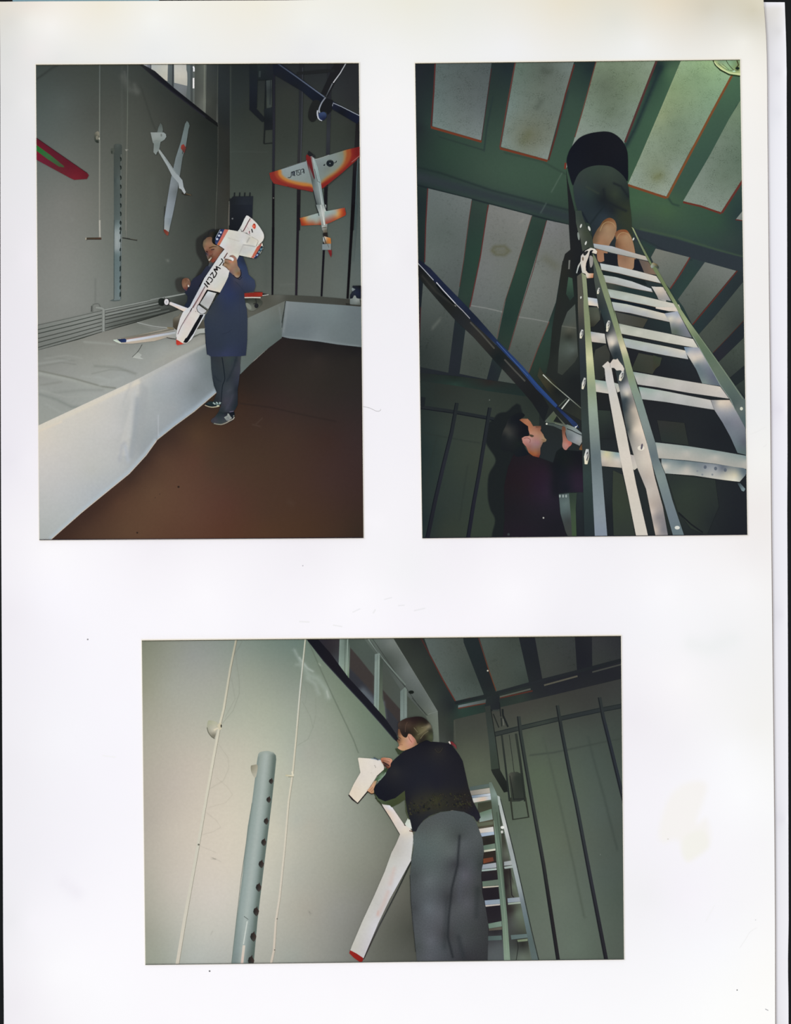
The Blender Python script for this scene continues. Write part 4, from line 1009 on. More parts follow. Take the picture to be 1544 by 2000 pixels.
head.poly([(405, 1010), (412, 860), (440, 760), (520, 680), (600, 610), (680, 580), (800, 570), (850, 620), (850, 820), (980, 950), (1200, 1020), (1430, 1150), (1380, 1320), (1150, 1600), (960, 1790), (900, 1830), (720, 1860), (690, 1800), (680, 1740), (620, 1620), (600, 1540), (545, 1420), (530, 1300), (470, 1180), (430, 1080)],
          [(430, 900, 116, 100, 76), (430, 1040, 104, 86, 64), (480, 780, 104, 90, 70), (600, 660, 116, 88, 66), (700, 620, 110, 76, 58), (800, 650, 112, 84, 66), (560, 900, 146, 112, 82), (700, 850, 144, 106, 80), (700, 1000, 146, 104, 78), (560, 1050, 142, 98, 76), (800, 900, 146, 108, 84), (900, 960, 140, 110, 74), (1000, 1000, 150, 122, 94),
           (520, 1150, 146, 110, 84), (580, 1200, 130, 86, 66), (650, 1200, 126, 84, 64), (700, 1280, 120, 72, 54), (740, 1380, 136, 84, 66), (830, 1320, 120, 68, 52), (700, 1450, 118, 76, 68), (640, 1430, 84, 62, 66), (640, 1540, 110, 92, 80), (780, 1480, 112, 68, 54), (900, 1400, 142, 102, 82), (1040, 1380, 140, 92, 72), (1060, 1150, 144, 108, 84), (1060, 1250, 146, 106, 84),
           (1180, 1200, 142, 100, 72), (1300, 1250, 124, 84, 64), (1380, 1180, 104, 72, 56), (1150, 1380, 134, 86, 64), (1000, 1500, 128, 86, 66), (1050, 1600, 130, 76, 60), (920, 1600, 130, 66, 46), (900, 1700, 140, 58, 40), (880, 1780, 138, 66, 48), (780, 1800, 90, 60, 46), (850, 1560, 96, 66, 44), (980, 1720, 124, 62, 50)], grid=1.3, round_=True)
head.line([(700, 1120), (800, 1075), (900, 1045), (1080, 1050)], 2.0, [(720, 1110, 86, 58, 34), (880, 1060, 84, 58, 40), (1070, 1050, 112, 82, 62)], round_=True)
head.line([(800, 1200), (870, 1190), (965, 1170)], 2.4, (72, 48, 48), round_=True)
head.line([(700, 1520), (800, 1480), (860, 1470)], 1.6, (96, 56, 42), round_=True)
head.line([(820, 1160), (870, 1150)], .8, (140, 104, 88))
head.poly([(550, 1250), (620, 1260), (650, 1300), (620, 1340), (570, 1310)], (52, 30, 26), round_=True)
head.poly([(500, 1300), (560, 1330), (620, 1400), (590, 1470), (540, 1420), (510, 1350)], [(530, 1330, 34, 38, 48), (600, 1430, 60, 58, 70)], round_=True)
head.line([(780, 1500), (860, 1440), (900, 1380)], .9, (104, 60, 48))
head.line([(690, 1620), (770, 1570), (850, 1560)], 1.4, (72, 50, 34))
head.line([(720, 1760), (830, 1640), (870, 1600)], 1.4, (70, 42, 26))
head.line([(695, 1725), (825, 1570)], 2.7, [(700, 1720, 196, 188, 170), (820, 1575, 148, 132, 112)])
head.poly([(740, 1800), (820, 1800), (880, 1850), (960, 1820), (900, 2000), (680, 2010), (700, 1900)], [(740, 1850, 78, 80, 74), (850, 1900, 62, 66, 70), (720, 1980, 64, 74, 90), (880, 1960, 34, 42, 62)], grid=2, round_=True)
hand = P1.part('hand', 'far hand held out to the side', man)
V(*VG)
hand.poly([(370, 960), (376, 920), (400, 898), (440, 893), (470, 912), (482, 955), (474, 1000), (448, 1018), (432, 1058), (402, 1046), (378, 1005)],
          [(380, 960, 120, 84, 64), (410, 915, 116, 76, 56), (450, 910, 112, 78, 60), (420, 960, 134, 96, 72), (400, 1000, 140, 100, 76), (465, 950, 116, 86, 70), (430, 1010, 126, 80, 62), (415, 1045, 96, 50, 50)], grid=1.5, round_=True)
hand.line([(455, 985), (458, 1010)], 2.4, (206, 200, 190))
hand.line([(448, 905), (462, 930)], 1.2, (160, 116, 92))
hand.line([(415, 905), (425, 930), (420, 960)], .8, (104, 66, 48))
hand.line([(435, 975), (440, 1010)], .7, (92, 52, 42))
hand.line([(400, 1040), (435, 1060)], 1.2, (84, 60, 84))

# ---- the aircraft in his arms
pl = P1.part('model_aircraft', 'white low wing model aircraft with red and black trim, held nose down in front of the man')
C1 = (60, 430, 4.541)
bl = (20, 16, 20)
V(*VG)
pl.line([(780, 425), (925, 515), (700, 845), (655, 905), (600, 1010)], 2.2, bl)
pl.line([(1105, 600), (1190, 608), (1290, 632)], 2.0, (24, 20, 14))
pl.line([(1100, 280), (1000, 260)], 1.6, (24, 30, 40))
pl.line([(200, 1215), (300, 1275), (385, 1335)], 1.8, bl)
# undercarriage leg and wheel
leg = P1.part('landing_gear', 'white leg with a black tyred wheel', pl)
leg.poly([(205, 1212), (225, 1207), (300, 1235), (400, 1272), (450, 1290), (480, 1330), (390, 1330), (300, 1285), (205, 1240)],
         [(215, 1225, 214, 204, 198), (300, 1240, 196, 206, 226), (300, 1275, 226, 200, 180), (380, 1270, 206, 210, 220), (400, 1310, 226, 208, 190), (450, 1310, 214, 208, 204)], grid=2)
leg.poly([(66, 1180), (90, 1160), (140, 1168), (130, 1250), (80, 1250), (62, 1220)], [(90, 1200, 36, 42, 38), (125, 1210, 26, 30, 28)], round_=True)
leg.spot(173, 1208, 5.6, (22, 22, 24), ry=7.4)
leg.spot(169, 1207, 4.5, [(160, 1200, 214, 210, 212), (175, 1215, 206, 202, 204)], ry=6)
leg.spot(168, 1207, 1.5, (196, 200, 206), ry=2.4)
leg.line([(166, 1195), (166, 1220)], .6, (120, 116, 118))
pl.joint((VG, [(938, 505), (985, 500), (1100, 560), (1120, 600), (1090, 660), (1000, 790), (990, 815), (975, 880), (935, 965), (868, 1085), (830, 1080), (705, 1045), (690, 1065), (600, 1220), (560, 1290), (640, 1370)]),
         (VH, [(640, 1030), (625, 1070), (560, 1185), (480, 1320), (430, 1430), (390, 1490)]), (C1, [(1400, 1080), (1385, 1092), (1340, 1094), (1292, 1066), (1290, 1020), (1300, 960), (1325, 870)]), (VH, [(200, 1100), (250, 990)]),
         (VG, [(385, 1340), (440, 1295), (475, 1270), (520, 1180), (600, 1030), (665, 895), (700, 845), (870, 590)]),
         cols=[(437, 490, 206, 208, 208), (444, 495, 210, 204, 200), (430, 505, 200, 206, 206), (420, 520, 204, 204, 200), (410, 535, 206, 206, 208), (402, 548, 206, 206, 206), (395, 560, 196, 202, 206), (385, 575, 190, 196, 206), (378, 590, 192, 198, 208), (372, 600, 198, 204, 212),
               (436, 530, 208, 204, 200), (440, 545, 200, 200, 190), (430, 550, 204, 204, 194), (420, 560, 204, 204, 196), (425, 568, 214, 206, 186), (438, 556, 206, 198, 184), (445, 533, 212, 210, 208), (432, 520, 210, 210, 204), (410, 562, 212, 202, 192),
               (395, 575, 204, 180, 174), (388, 590, 206, 186, 180), (380, 605, 208, 196, 192), (384, 615, 212, 206, 196), (374, 612, 212, 206, 200), (366, 620, 210, 204, 196), (360, 620, 214, 210, 206), (354, 640, 208, 206, 204), (350, 655, 214, 210, 208), (370, 630, 212, 196, 190), (366, 645, 214, 204, 194), (360, 655, 214, 206, 192), (375, 640, 212, 206, 198), (356, 664, 216, 206, 190),
               (398, 615, 196, 206, 216), (390, 632, 214, 214, 216), (378, 655, 200, 206, 216), (370, 668, 216, 216, 212)], grid=2.4)
V(*VG)
pl.line([(875, 600), (705, 850), (663, 900)], .8, (196, 206, 214))
nose = P1.part('nose', 'red nose tip', pl)
V(*C1)
nose.poly([(1289, 1058), (1310, 1068), (1345, 1090), (1360, 1096), (1330, 1104), (1298, 1110), (1290, 1095)], [(1295, 1070, 190, 44, 30), (1330, 1095, 206, 60, 44), (1300, 1100, 206, 50, 40)], grid=2)
V(*VH)
nose.line([(128, 1440), (130, 1480)], 1, (60, 40, 30))
trim = P1.part('trim_stripes', 'dark red side line and black nose stripe', pl)
trim.poly([(548, 1040), (600, 1040), (612, 1048), (590, 1090), (520, 1220), (430, 1385), (330, 1520), (320, 1540), (255, 1535), (290, 1490), (350, 1390), (450, 1210), (530, 1080)], (22, 24, 30), round_=False)
V(*C1)
trim.poly([(1352, 1084), (1370, 1050), (1440, 1000), (1420, 1040), (1392, 1082), (1375, 1090)], (22, 24, 30))
V(*VH)
trim.line([(640, 540), (540, 720), (420, 920)], 2.0, [(640, 545, 120, 96, 100), (500, 790, 132, 96, 96), (420, 910, 110, 80, 80)], w2=2.8)
trim.poly([(425, 905), (408, 945), (385, 990), (365, 990), (395, 930)], (40, 20, 30))
trim.line([(375, 985), (290, 1120), (210, 1260), (155, 1390)], 1.2, [(370, 990, 84, 44, 56), (250, 1190, 70, 36, 46), (160, 1380, 120, 70, 80)])
trim.line([(475, 985), (470, 990)], 1.2, (90, 90, 90))
trim.line([(395, 985), (260, 1200)], 1.0, (200, 170, 178))
V(*VG)
trim.line([(985, 540), (950, 590), (922, 640)], 1.9, (96, 52, 48))
trim.line([(545, 1330), (555, 1332)], .8, (110, 106, 104))
txt = P1.part('registration_letters', 'black hand lettered registration running down the fuselage', pl)
V(390, 500, 25.73)
K2 = (22, 18, 18)
txt.line([(1070, 130), (1130, 190), (1175, 270)], 2.2, K2)
txt.line([(1170, 262), (1080, 370), (1030, 440), (970, 500)], 2.0, K2)
txt.line([(1205, 325), (1190, 400), (1150, 490)], 2.0, (60, 42, 26))
txt.line([(1210, 130), (1290, 0)], 2.3, (100, 66, 60))
txt.line([(1050, 650), (960, 590), (820, 530)], 2.1, K2)
txt.line([(815, 520), (850, 600), (900, 690)], 2.3, K2)
txt.line([(905, 720), (800, 690), (700, 655)], 2.3, K2)
txt.line([(710, 670), (790, 780), (860, 890)], 2.3, K2)
txt.poly([(800, 620), (870, 640), (910, 740), (800, 720), (740, 680)], (30, 24, 26))
txt.line([(520, 975), (590, 880), (640, 830)], 2.0, K2)
txt.line([(630, 810), (665, 920), (690, 1010), (690, 1110)], 2.0, K2)
txt.line([(690, 1115), (780, 1030), (850, 880)], 2.1, K2)
txt.line([(470, 1050), (560, 1110), (650, 1185), (610, 1270), (530, 1350)], 2.1, K2)
txt.line([(470, 1050), (420, 1130), (370, 1215)], 2.0, (52, 44, 40))
txt.line([(315, 1250), (390, 1340), (500, 1440)], 2.6, K2)
txt.line([(225, 1370), (310, 1470), (410, 1580)], 2.5, K2)
txt.line([(360, 1320), (430, 1440)], 2.2, K2)
txt.line([(420, 1160), (480, 1230)], .9, (160, 154, 140))
hd = P1.part('canopy', 'grey glazed canopy outlined in black', pl)
V(*VG)
hd.poly([(700, 1044), (760, 1058), (850, 1078), (870, 1088), (862, 1100), (825, 1105), (705, 1068), (690, 1085), (598, 1235), (706, 1318), (700, 1332), (690, 1322), (650, 1368), (620, 1366), (575, 1335), (560, 1290), (575, 1248), (590, 1235), (690, 1058)], (18, 18, 18), round_=False)
hd.poly([(712, 1066), (825, 1094), (800, 1150), (715, 1300), (608, 1228)], [(720, 1080, 204, 212, 216), (800, 1095, 200, 200, 192), (700, 1160, 176, 176, 176), (780, 1130, 186, 186, 184), (640, 1220, 172, 174, 172), (710, 1250, 176, 176, 174), (700, 1290, 186, 190, 190)], grid=2)
hd.poly([(592, 1248), (650, 1290), (695, 1322), (680, 1340), (650, 1362), (622, 1360), (582, 1330), (567, 1290), (578, 1256)], [(590, 1270, 186, 190, 196), (620, 1300, 178, 180, 182), (660, 1330, 184, 184, 184), (630, 1350, 196, 198, 200)], grid=2)
V(*VH)
hd.line([(900, 650), (840, 670), (700, 960)], 1.2, (34, 34, 30))
tail = P1.part('tailplane', 'white tailplane with orange bands and blue star tips', pl)
V(420, 415, 15.44)
tail.poly([(0, 800), (20, 740), (90, 610), (165, 505), (280, 512), (400, 520), (680, 570), (800, 590), (900, 620), (1020, 680), (1250, 780), (1310, 860), (1240, 1020), (1420, 925), (1445, 1040), (1440, 1090), (1370, 1220), (1250, 1370), (1170, 1385), (1080, 1368), (900, 1330), (700, 1285), (670, 1365), (560, 1300), (430, 1290), (290, 1110), (140, 1010), (60, 975), (0, 930)],
          [(430, 600, 208, 206, 192), (430, 760, 206, 202, 192), (300, 850, 206, 214, 206), (200, 990, 206, 206, 212), (600, 650, 206, 204, 194), (500, 900, 202, 200, 190), (400, 1050, 206, 196, 190), (700, 750, 202, 200, 192), (700, 1000, 204, 202, 192), (600, 1200, 202, 200, 188), (640, 1330, 216, 216, 196), (900, 700, 204, 202, 200), (800, 900, 206, 206, 204), (1000, 800, 198, 196, 186), (1100, 780, 204, 200, 184), (1200, 900, 206, 202, 190), (1050, 950, 206, 202, 190), (900, 950, 216, 214, 204),
           (850, 1050, 192, 190, 184), (1000, 1150, 194, 194, 190), (1150, 1080, 194, 202, 200), (900, 1250, 194, 198, 190), (1050, 1330, 216, 206, 184), (760, 1200, 198, 198, 190), (1260, 1000, 226, 222, 206)],
          [('s', [(400, 770), (560, 820), (720, 870)], .9, (186, 182, 170), .8), ('s', [(850, 975), (1000, 995), (1210, 1035)], .9, (150, 148, 146), .9), ('s', [(850, 975), (780, 1130), (720, 1260)], .9, (176, 174, 168), .9),
           ('s', [(1030, 770), (960, 900)], 1.3, (160, 158, 152), .9), ('s', [(1120, 740), (1250, 800), (1310, 860), (1290, 920), (1240, 1010)], .9, (150, 148, 138), .8)], grid=1.4)
tail.poly([(0, 800), (20, 740), (90, 610), (165, 505), (285, 512), (230, 660), (60, 975), (0, 935)], [(200, 540, 24, 44, 104), (100, 650, 24, 34, 70), (20, 850, 16, 50, 110), (150, 750, 30, 34, 80), (60, 930, 60, 70, 120), (240, 620, 34, 60, 120)], grid=1.5)
tail.poly([(285, 510), (408, 520), (130, 1005), (60, 972), (200, 700)], [(320, 520, 200, 100, 84), (300, 700, 196, 110, 90), (200, 760, 204, 98, 90), (150, 900, 196, 104, 72), (100, 980, 200, 104, 60)], grid=1.5)
for x, y in ((170, 605), (118, 700), (60, 805)):
    tail.spot(x, y, 2.3, (176, 188, 218), ry=2.1)
tail.line([(150, 520), (60, 680), (10, 780)], .8, (150, 164, 190))
tail.poly([(1260, 1040), (1410, 920), (1385, 1010), (1300, 1150), (1180, 1380), (1080, 1365), (1100, 1340)], [(1380, 960, 150, 70, 56), (1300, 1050, 196, 82, 70), (1230, 1150, 196, 96, 64), (1120, 1340, 196, 96, 76)], grid=1.5)
tail.poly([(1385, 1015), (1430, 1010), (1445, 1050), (1420, 1130), (1370, 1200), (1330, 1270), (1250, 1370), (1200, 1392), (1165, 1380), (1300, 1150)], [(1420, 1040, 20, 44, 60), (1300, 1240, 30, 26, 70), (1200, 1370, 16, 40, 90), (1360, 1150, 30, 60, 80)], grid=1.5)
for x, y, c in ((1385, 1110, (84, 136, 160)), (1325, 1195, (96, 150, 160)), (1268, 1285, (116, 150, 196))):
    tail.spot(x, y, 2.4, c, ry=1.9, ang=-50)
tail.line([(1190, 1350), (1210, 1310)], .9, (160, 176, 206))
fin = P1.part('fin', 'white fin with a dark red line and small coloured marks', pl)
fin.poly([(680, 572), (735, 500), (800, 380), (880, 200), (945, 92), (1000, 105), (1070, 165), (1130, 205), (1250, 320), (1350, 450), (1440, 600), (1472, 680), (1478, 750), (1450, 840), (1380, 920), (1250, 1020), (1310, 870), (1290, 830), (1130, 740), (1000, 670), (940, 620), (800, 590)],
         [(950, 130, 214, 214, 212), (850, 350, 206, 212, 208), (760, 540, 196, 198, 194), (1000, 150, 214, 214, 210), (900, 420, 214, 204, 200), (1080, 250, 214, 206, 200), (1100, 420, 206, 206, 200), (1200, 500, 206, 206, 202), (1250, 350, 214, 212, 206), (1350, 600, 208, 208, 206), (1300, 750, 208, 206, 200), (1440, 700, 216, 214, 208), (1400, 860, 216, 210, 200), (1000, 520, 208, 202, 198), (1280, 980, 220, 214, 200)], grid=1.6)
fin.line([(1062, 180), (990, 300), (920, 440), (845, 570)], 1.8, [(1060, 190, 66, 28, 34), (950, 380, 84, 20, 34), (850, 560, 66, 30, 34)])
fin.line([(845, 570), (785, 575)], 1.4, (70, 48, 52))
fin.line([(760, 500), (800, 560)], 1.6, (150, 150, 146))
fin.line([(1090, 230), (1040, 290)], 1.6, (226, 176, 172))
fin.line([(990, 350), (870, 580)], 1.0, (222, 190, 188))
fin.poly([(1130, 380), (1150, 345), (1180, 332), (1210, 350), (1225, 400), (1222, 460), (1195, 500), (1150, 480), (1135, 460), (1115, 410)], [(1180, 350, 150, 40, 20), (1165, 400, 236, 90, 60), (1200, 470, 210, 60, 40), (1215, 400, 196, 44, 30)], round_=True, grid=1)
fin.spot(1170, 415, 1.3, (246, 140, 110))
fin.line([(1100, 500), (1118, 560), (1125, 610)], 2.3, (24, 22, 30))
fin.line([(1040, 560), (1028, 600), (1040, 645)], 1.7, (96, 24, 40))
fin.line([(1005, 570), (1020, 640)], 1.2, (236, 190, 196))
fin.line([(945, 600), (980, 650), (1060, 690)], .8, (120, 120, 118), round_=True)
fin.line([(970, 440), (1010, 510)], .8, (190, 180, 176))
fin.line([(1450, 560), (1475, 690), (1478, 760), (1440, 870)], .7, (96, 96, 90))
h2 = P1.part('hand', 'near hand gripping the aircraft behind its tail', man)
V(425, 490, 25.73)
h2.poly([(590, 290), (600, 260), (680, 225), (760, 215), (830, 250), (900, 320), (950, 380), (965, 480), (990, 650), (1010, 760), (1080, 860), (1130, 960), (1150, 1080), (1140, 1200), (1090, 1300), (1000, 1350), (920, 1330), (860, 1270), (760, 1190), (660, 1110), (600, 1060), (590, 1000), (530, 920), (440, 860), (300, 760), (290, 700), (340, 600), (330, 520), (350, 420), (420, 400), (560, 430), (680, 470), (720, 520), (790, 510), (820, 450), (800, 370), (740, 330), (640, 320)],
        [(620, 280, 106, 66, 62), (720, 260, 150, 112, 96), (800, 300, 162, 112, 92), (880, 380, 160, 114, 96), (900, 480, 170, 118, 96), (870, 520, 160, 120, 70), (840, 440, 168, 110, 98), (920, 650, 144, 108, 92), (960, 780, 140, 108, 84), (800, 620, 170, 122, 94), (720, 700, 160, 122, 94), (650, 640, 158, 124, 100), (700, 850, 150, 112, 90), (650, 950, 148, 104, 84), (640, 1050, 126, 96, 94), (800, 1000, 150, 116, 94), (960, 1010, 124, 112, 88), (900, 1120, 150, 118, 88), (1060, 1130, 128, 88, 56), (1100, 1000, 140, 112, 96), (950, 1200, 156, 116, 78), (920, 1280, 166, 134, 110), (990, 1330, 160, 136, 114), (760, 1120, 130, 102, 92), (1120, 1230, 120, 100, 84),
         (400, 500, 150, 118, 94), (500, 540, 148, 120, 94), (620, 530, 206, 116, 84), (380, 690, 166, 134, 106), (480, 720, 158, 122, 86), (560, 850, 168, 130, 94), (400, 590, 118, 84, 54), (540, 640, 130, 96, 72), (440, 820, 140, 106, 76)], grid=1.2, round_=True)
h2.line([(360, 415), (450, 420), (600, 460), (700, 500)], 1.6, [(370, 420, 70, 34, 30), (550, 450, 110, 92, 64), (700, 500, 104, 96, 84)], round_=True)
h2.line([(360, 580), (440, 620), (560, 650)], 1.6, [(370, 590, 96, 66, 40), (550, 650, 132, 100, 76)], round_=True)
h2.line([(290, 750), (400, 800), (470, 870), (560, 970)], 1.2, (100, 72, 48), round_=True)
h2.poly([(600, 300), (720, 330), (790, 400), (810, 460), (780, 505), (720, 500), (690, 440), (560, 400), (400, 390), (400, 350), (560, 340)], [(620, 340, 216, 212, 206), (760, 440, 228, 230, 230), (450, 380, 216, 206, 200)], round_=True, grid=1.2)
h2.line([(1130, 960), (1165, 1080), (1160, 1220), (1100, 1320), (1000, 1370), (900, 1340), (780, 1220)], 1.6, [(1160, 1000, 42, 40, 50), (1100, 1320, 30, 20, 24), (800, 1240, 50, 42, 56)], round_=True)
rim_lines(P1, bottom=(40, 36, 60))

# ================================================================ print 2: men on the ladder under the painted ceiling
P2 = make_print('upper right colour print of a man kneeling high on a ladder under a green ceiling',
                [(810.2, 123.8), (1444.4, 116.6), (1459, 1044.8), (824.4, 1051.4)])
a_, b_, c_, d_, e_, f_ = (800, 105, 4.541), (1130, 105, 4.541), (800, 420, 4.541), (1080, 420, 7.018), (1250, 400, 7.018), (800, 730, 4.541)
g_, h_, i_, j_, k_ = (1100, 600, 7.72), (1280, 600, 7.72), (1100, 780, 7.143), (1270, 780, 7.143), (960, 790, 8.126)
ce = P2.part('ceiling', 'dark green painted ceiling framework')
V()
ce.poly([(805, 110), (1465, 110), (1465, 1060), (805, 1060)],
        [(815, 135, 34, 40, 46), (840, 135, 32, 40, 44), (820, 250, 36, 44, 46), (835, 240, 42, 58, 54), (820, 320, 38, 54, 50), (970, 140, 38, 50, 50), (990, 135, 34, 46, 50), (960, 200, 44, 60, 54), (950, 260, 52, 72, 62), (870, 290, 46, 68, 56), (950, 330, 58, 80, 66), (1000, 340, 60, 84, 68), (1060, 360, 58, 82, 66), (1020, 400, 54, 74, 64),
         (1130, 140, 42, 60, 54), (1110, 200, 54, 76, 64), (1095, 270, 56, 80, 66), (1150, 135, 34, 48, 50), (1300, 140, 62, 96, 70), (1310, 135, 70, 100, 74), (1270, 230, 60, 92, 70), (1240, 300, 58, 88, 68), (1290, 135, 34, 52, 50), (1430, 160, 70, 106, 78), (1400, 220, 62, 92, 72), (1350, 320, 56, 84, 70), (1320, 370, 58, 84, 68),
         (1240, 400, 62, 94, 66), (1260, 430, 60, 80, 66), (1300, 410, 66, 96, 66), (1340, 450, 56, 80, 66), (1400, 430, 52, 80, 62), (1430, 470, 50, 66, 62), (1440, 420, 42, 60, 60), (820, 400, 32, 44, 46), (825, 440, 34, 48, 46), (930, 420, 46, 62, 56), (920, 500, 40, 64, 54), (905, 580, 44, 62, 54), (890, 640, 34, 42, 48), (880, 700, 36, 42, 50),
         (1040, 440, 44, 64, 56), (1020, 520, 44, 68, 56), (990, 620, 36, 56, 50), (980, 680, 44, 58, 50), (960, 720, 34, 42, 48), (1070, 650, 44, 66, 58), (1050, 710, 42, 60, 50), (820, 560, 28, 34, 42), (818, 720, 34, 40, 44), (1300, 500, 44, 56, 60), (1380, 520, 46, 58, 64), (1360, 540, 44, 66, 60), (1330, 580, 46, 66, 62), (1440, 560, 40, 50, 54),
         (1390, 630, 40, 50, 56), (1360, 650, 38, 54, 56), (1430, 660, 36, 44, 50), (1400, 690, 40, 42, 52), (1440, 740, 36, 44, 46), (1250, 700, 34, 36, 42), (1300, 730, 34, 37, 42), (1170, 700, 36, 40, 40), (1180, 820, 34, 38, 40), (1250, 850, 38, 42, 46), (1350, 830, 36, 40, 44), (1400, 850, 32, 36, 42), (1150, 960, 42, 52, 54), (1180, 1000, 32, 37, 42), (1340, 980, 46, 54, 50), (1430, 980, 34, 38, 44), (1430, 1035, 32, 36, 42), (1100, 760, 38, 40, 38), (1120, 500, 36, 38, 42), (1130, 620, 34, 38, 40)],
        [('s', [(812, 326), (860, 338), (960, 372), (1112, 411)], 2.2, (32, 44, 44), .7), ('s', [(812, 344), (900, 368), (1112, 424)], 11, (46, 56, 62), .9), ('s', [(812, 361), (930, 391), (1112, 440)], 1.6, (26, 34, 40), .8), ('s', [(860, 268), (943, 293)], 1.5, (40, 52, 50), .6), ('s', [(945, 293), (950, 250), (962, 190)], 1.5, (38, 52, 54), .7),
         ('s', [(985, 298), (1060, 316), (1104, 340)], 2, (44, 60, 52), .5), ('s', [(1097, 338), (1088, 354), (1076, 376)], 1.2, (92, 112, 98), .5), ('s', [(1066, 397), (1056, 415)], 1.3, (82, 98, 92), .6), ('s', [(1075, 290), (1108, 180)], 3, (40, 54, 54), .7), ('s', [(1290, 130), (1240, 250), (1222, 285)], 4.5, (32, 46, 52), .8), ('s', [(1425, 240), (1440, 205)], 2, (30, 50, 48), .6),
         ('s', [(1228, 383), (1300, 400), (1310, 400)], 2.4, (66, 96, 70), .5), ('s', [(1250, 447), (1320, 463), (1400, 488), (1450, 502)], 2.2, (66, 88, 64), .7), ('p', [(1236, 446), (1250, 450), (1320, 467), (1400, 490), (1452, 503), (1452, 530), (1430, 526), (1350, 505), (1260, 480), (1238, 470)], 1.5, (45, 55, 63), .95),
         ('s', [(1300, 380), (1312, 398), (1325, 402)], 2, (38, 56, 54), .6), ('s', [(1240, 460), (1300, 490), (1350, 508)], 1.5, (34, 40, 46), .4), ('s', [(1255, 475), (1274, 485), (1265, 500)], 6, (44, 66, 58), .8)], grid=6)


def panel(outline, cols, reds, mat=STUCCO, raw=True, label=None, spots=()):
    p = P2.part('ceiling_panel', label, None, mat)
    p.poly(outline, cols, spots, grid=6)
    for pts, w, c in reds:
        P_.line(pts, w, c)
    return p


P_ = P2.part('panel_edging', 'thin dark red line painted round the pale panels')
R1, R2 = (98, 46, 40), (114, 54, 34)
V(*a_)
panel([(233, 60), (726, 60), (722, 100), (632, 768), (200, 642)], [(250, 100, 86, 100, 98), (700, 100, 78, 88, 88), (450, 300, 88, 98, 96), (230, 400, 96, 112, 110), (640, 500, 94, 104, 104), (210, 620, 108, 126, 122), (420, 600, 104, 116, 112), (620, 740, 116, 128, 126)],
      [([(226, 60), (212, 350), (188, 650)], 2.6, (88, 42, 40)), ([(188, 652), (636, 780)], 4.4, R2), ([(724, 130), (634, 770)], 1.4, (66, 40, 42))])
panel([(943, 60), (1458, 60), (1380, 340), (1220, 940), (808, 825), (870, 470)], [(960, 100, 92, 112, 100), (1200, 130, 88, 98, 88), (1430, 90, 110, 124, 118), (1130, 330, 100, 112, 100), (880, 480, 112, 130, 124), (1250, 480, 102, 114, 104), (1000, 600, 110, 120, 106), (830, 800, 120, 136, 128), (1050, 740, 104, 108, 86), (1200, 910, 126, 138, 130)],
      [([(938, 60), (862, 460), (798, 832)], 2.4, (100, 56, 50)), ([(798, 838), (1220, 950)], 4.4, R2), ([(1458, 95), (1380, 360), (1300, 700), (1228, 945)], 3, (88, 44, 38))],
      spots=[('s', [(1060, 700), (1000, 780)], 7, (100, 106, 78), .5), ('s', [(1180, 150), (1240, 160)], 6, (70, 80, 70), .5), ('s', [(1130, 480), (1160, 420)], 6, (76, 86, 76), .5)])
V()
panel([(1166, 110), (1284, 110), (1275, 134), (1218, 281), (1200, 300), (1125, 300), (1104, 330), (1106, 318), (1120, 275), (1139, 206)], [(1175, 125, 116, 134, 108), (1270, 125, 132, 150, 126), (1180, 165, 98, 112, 92), (1230, 170, 112, 130, 104), (1150, 210, 118, 136, 118), (1190, 220, 104, 120, 100), (1240, 210, 122, 140, 122), (1130, 260, 132, 146, 134), (1200, 270, 124, 140, 128)],
      [([(1165, 115), (1139, 210), (1122, 268)], 1.8, (104, 60, 50)), ([(1283, 115), (1250, 200), (1220, 278)], 4.4, (84, 50, 48)), ([(1104, 318), (1103, 330)], 4, (120, 50, 36))])
V(*b_)
panel([(905, 60), (1190, 50), (1345, 195), (1150, 580), (980, 870), (775, 1265), (432, 1160), (540, 920), (720, 500)],
      [(920, 90, 146, 176, 132), (1150, 80, 150, 184, 130), (1050, 200, 130, 160, 118), (1280, 200, 140, 176, 132), (850, 300, 132, 156, 112), (1000, 400, 132, 158, 120), (1150, 450, 126, 156, 124), (740, 550, 140, 156, 116), (850, 620, 118, 138, 110), (1050, 620, 126, 150, 124), (650, 800, 132, 150, 126), (850, 850, 118, 136, 112), (500, 1080, 136, 152, 136), (700, 1080, 122, 134, 104), (850, 1020, 132, 148, 132), (750, 1230, 144, 158, 142)],
      [([(1358, 190), (1180, 520), (990, 880), (780, 1280)], 4.4, (126, 74, 40)), ([(432, 1164), (775, 1278)], 4.6, (124, 66, 36))], spots=[('s', [(680, 1100), (720, 1080)], 7, (112, 118, 76), .6), ('s', [(905, 60), (720, 500), (440, 1140)], 1.5, (156, 168, 132), .5)])
panel([(1440, 400), (1480, 400), (1480, 1100), (1440, 1125), (1262, 1405), (925, 1305), (1160, 900), (1330, 580)],
      [(1410, 500, 112, 136, 106), (1420, 700, 104, 126, 104), (1250, 800, 112, 130, 112), (1400, 950, 96, 116, 98), (1100, 1050, 118, 134, 120), (1250, 1100, 106, 124, 106), (960, 1290, 128, 144, 130), (1240, 1380, 130, 144, 132)],
      [([(924, 1316), (1080, 1352), (1262, 1416)], 3.8, (108, 48, 36)), ([(1460, 1110), (1266, 1412)], 4.4, (104, 48, 40))])
panel([(1393, 1466), (1450, 1395), (1460, 1478)], (126, 134, 128), [([(1388, 1472), (1455, 1480)], 1.8, (96, 40, 36))])
V()
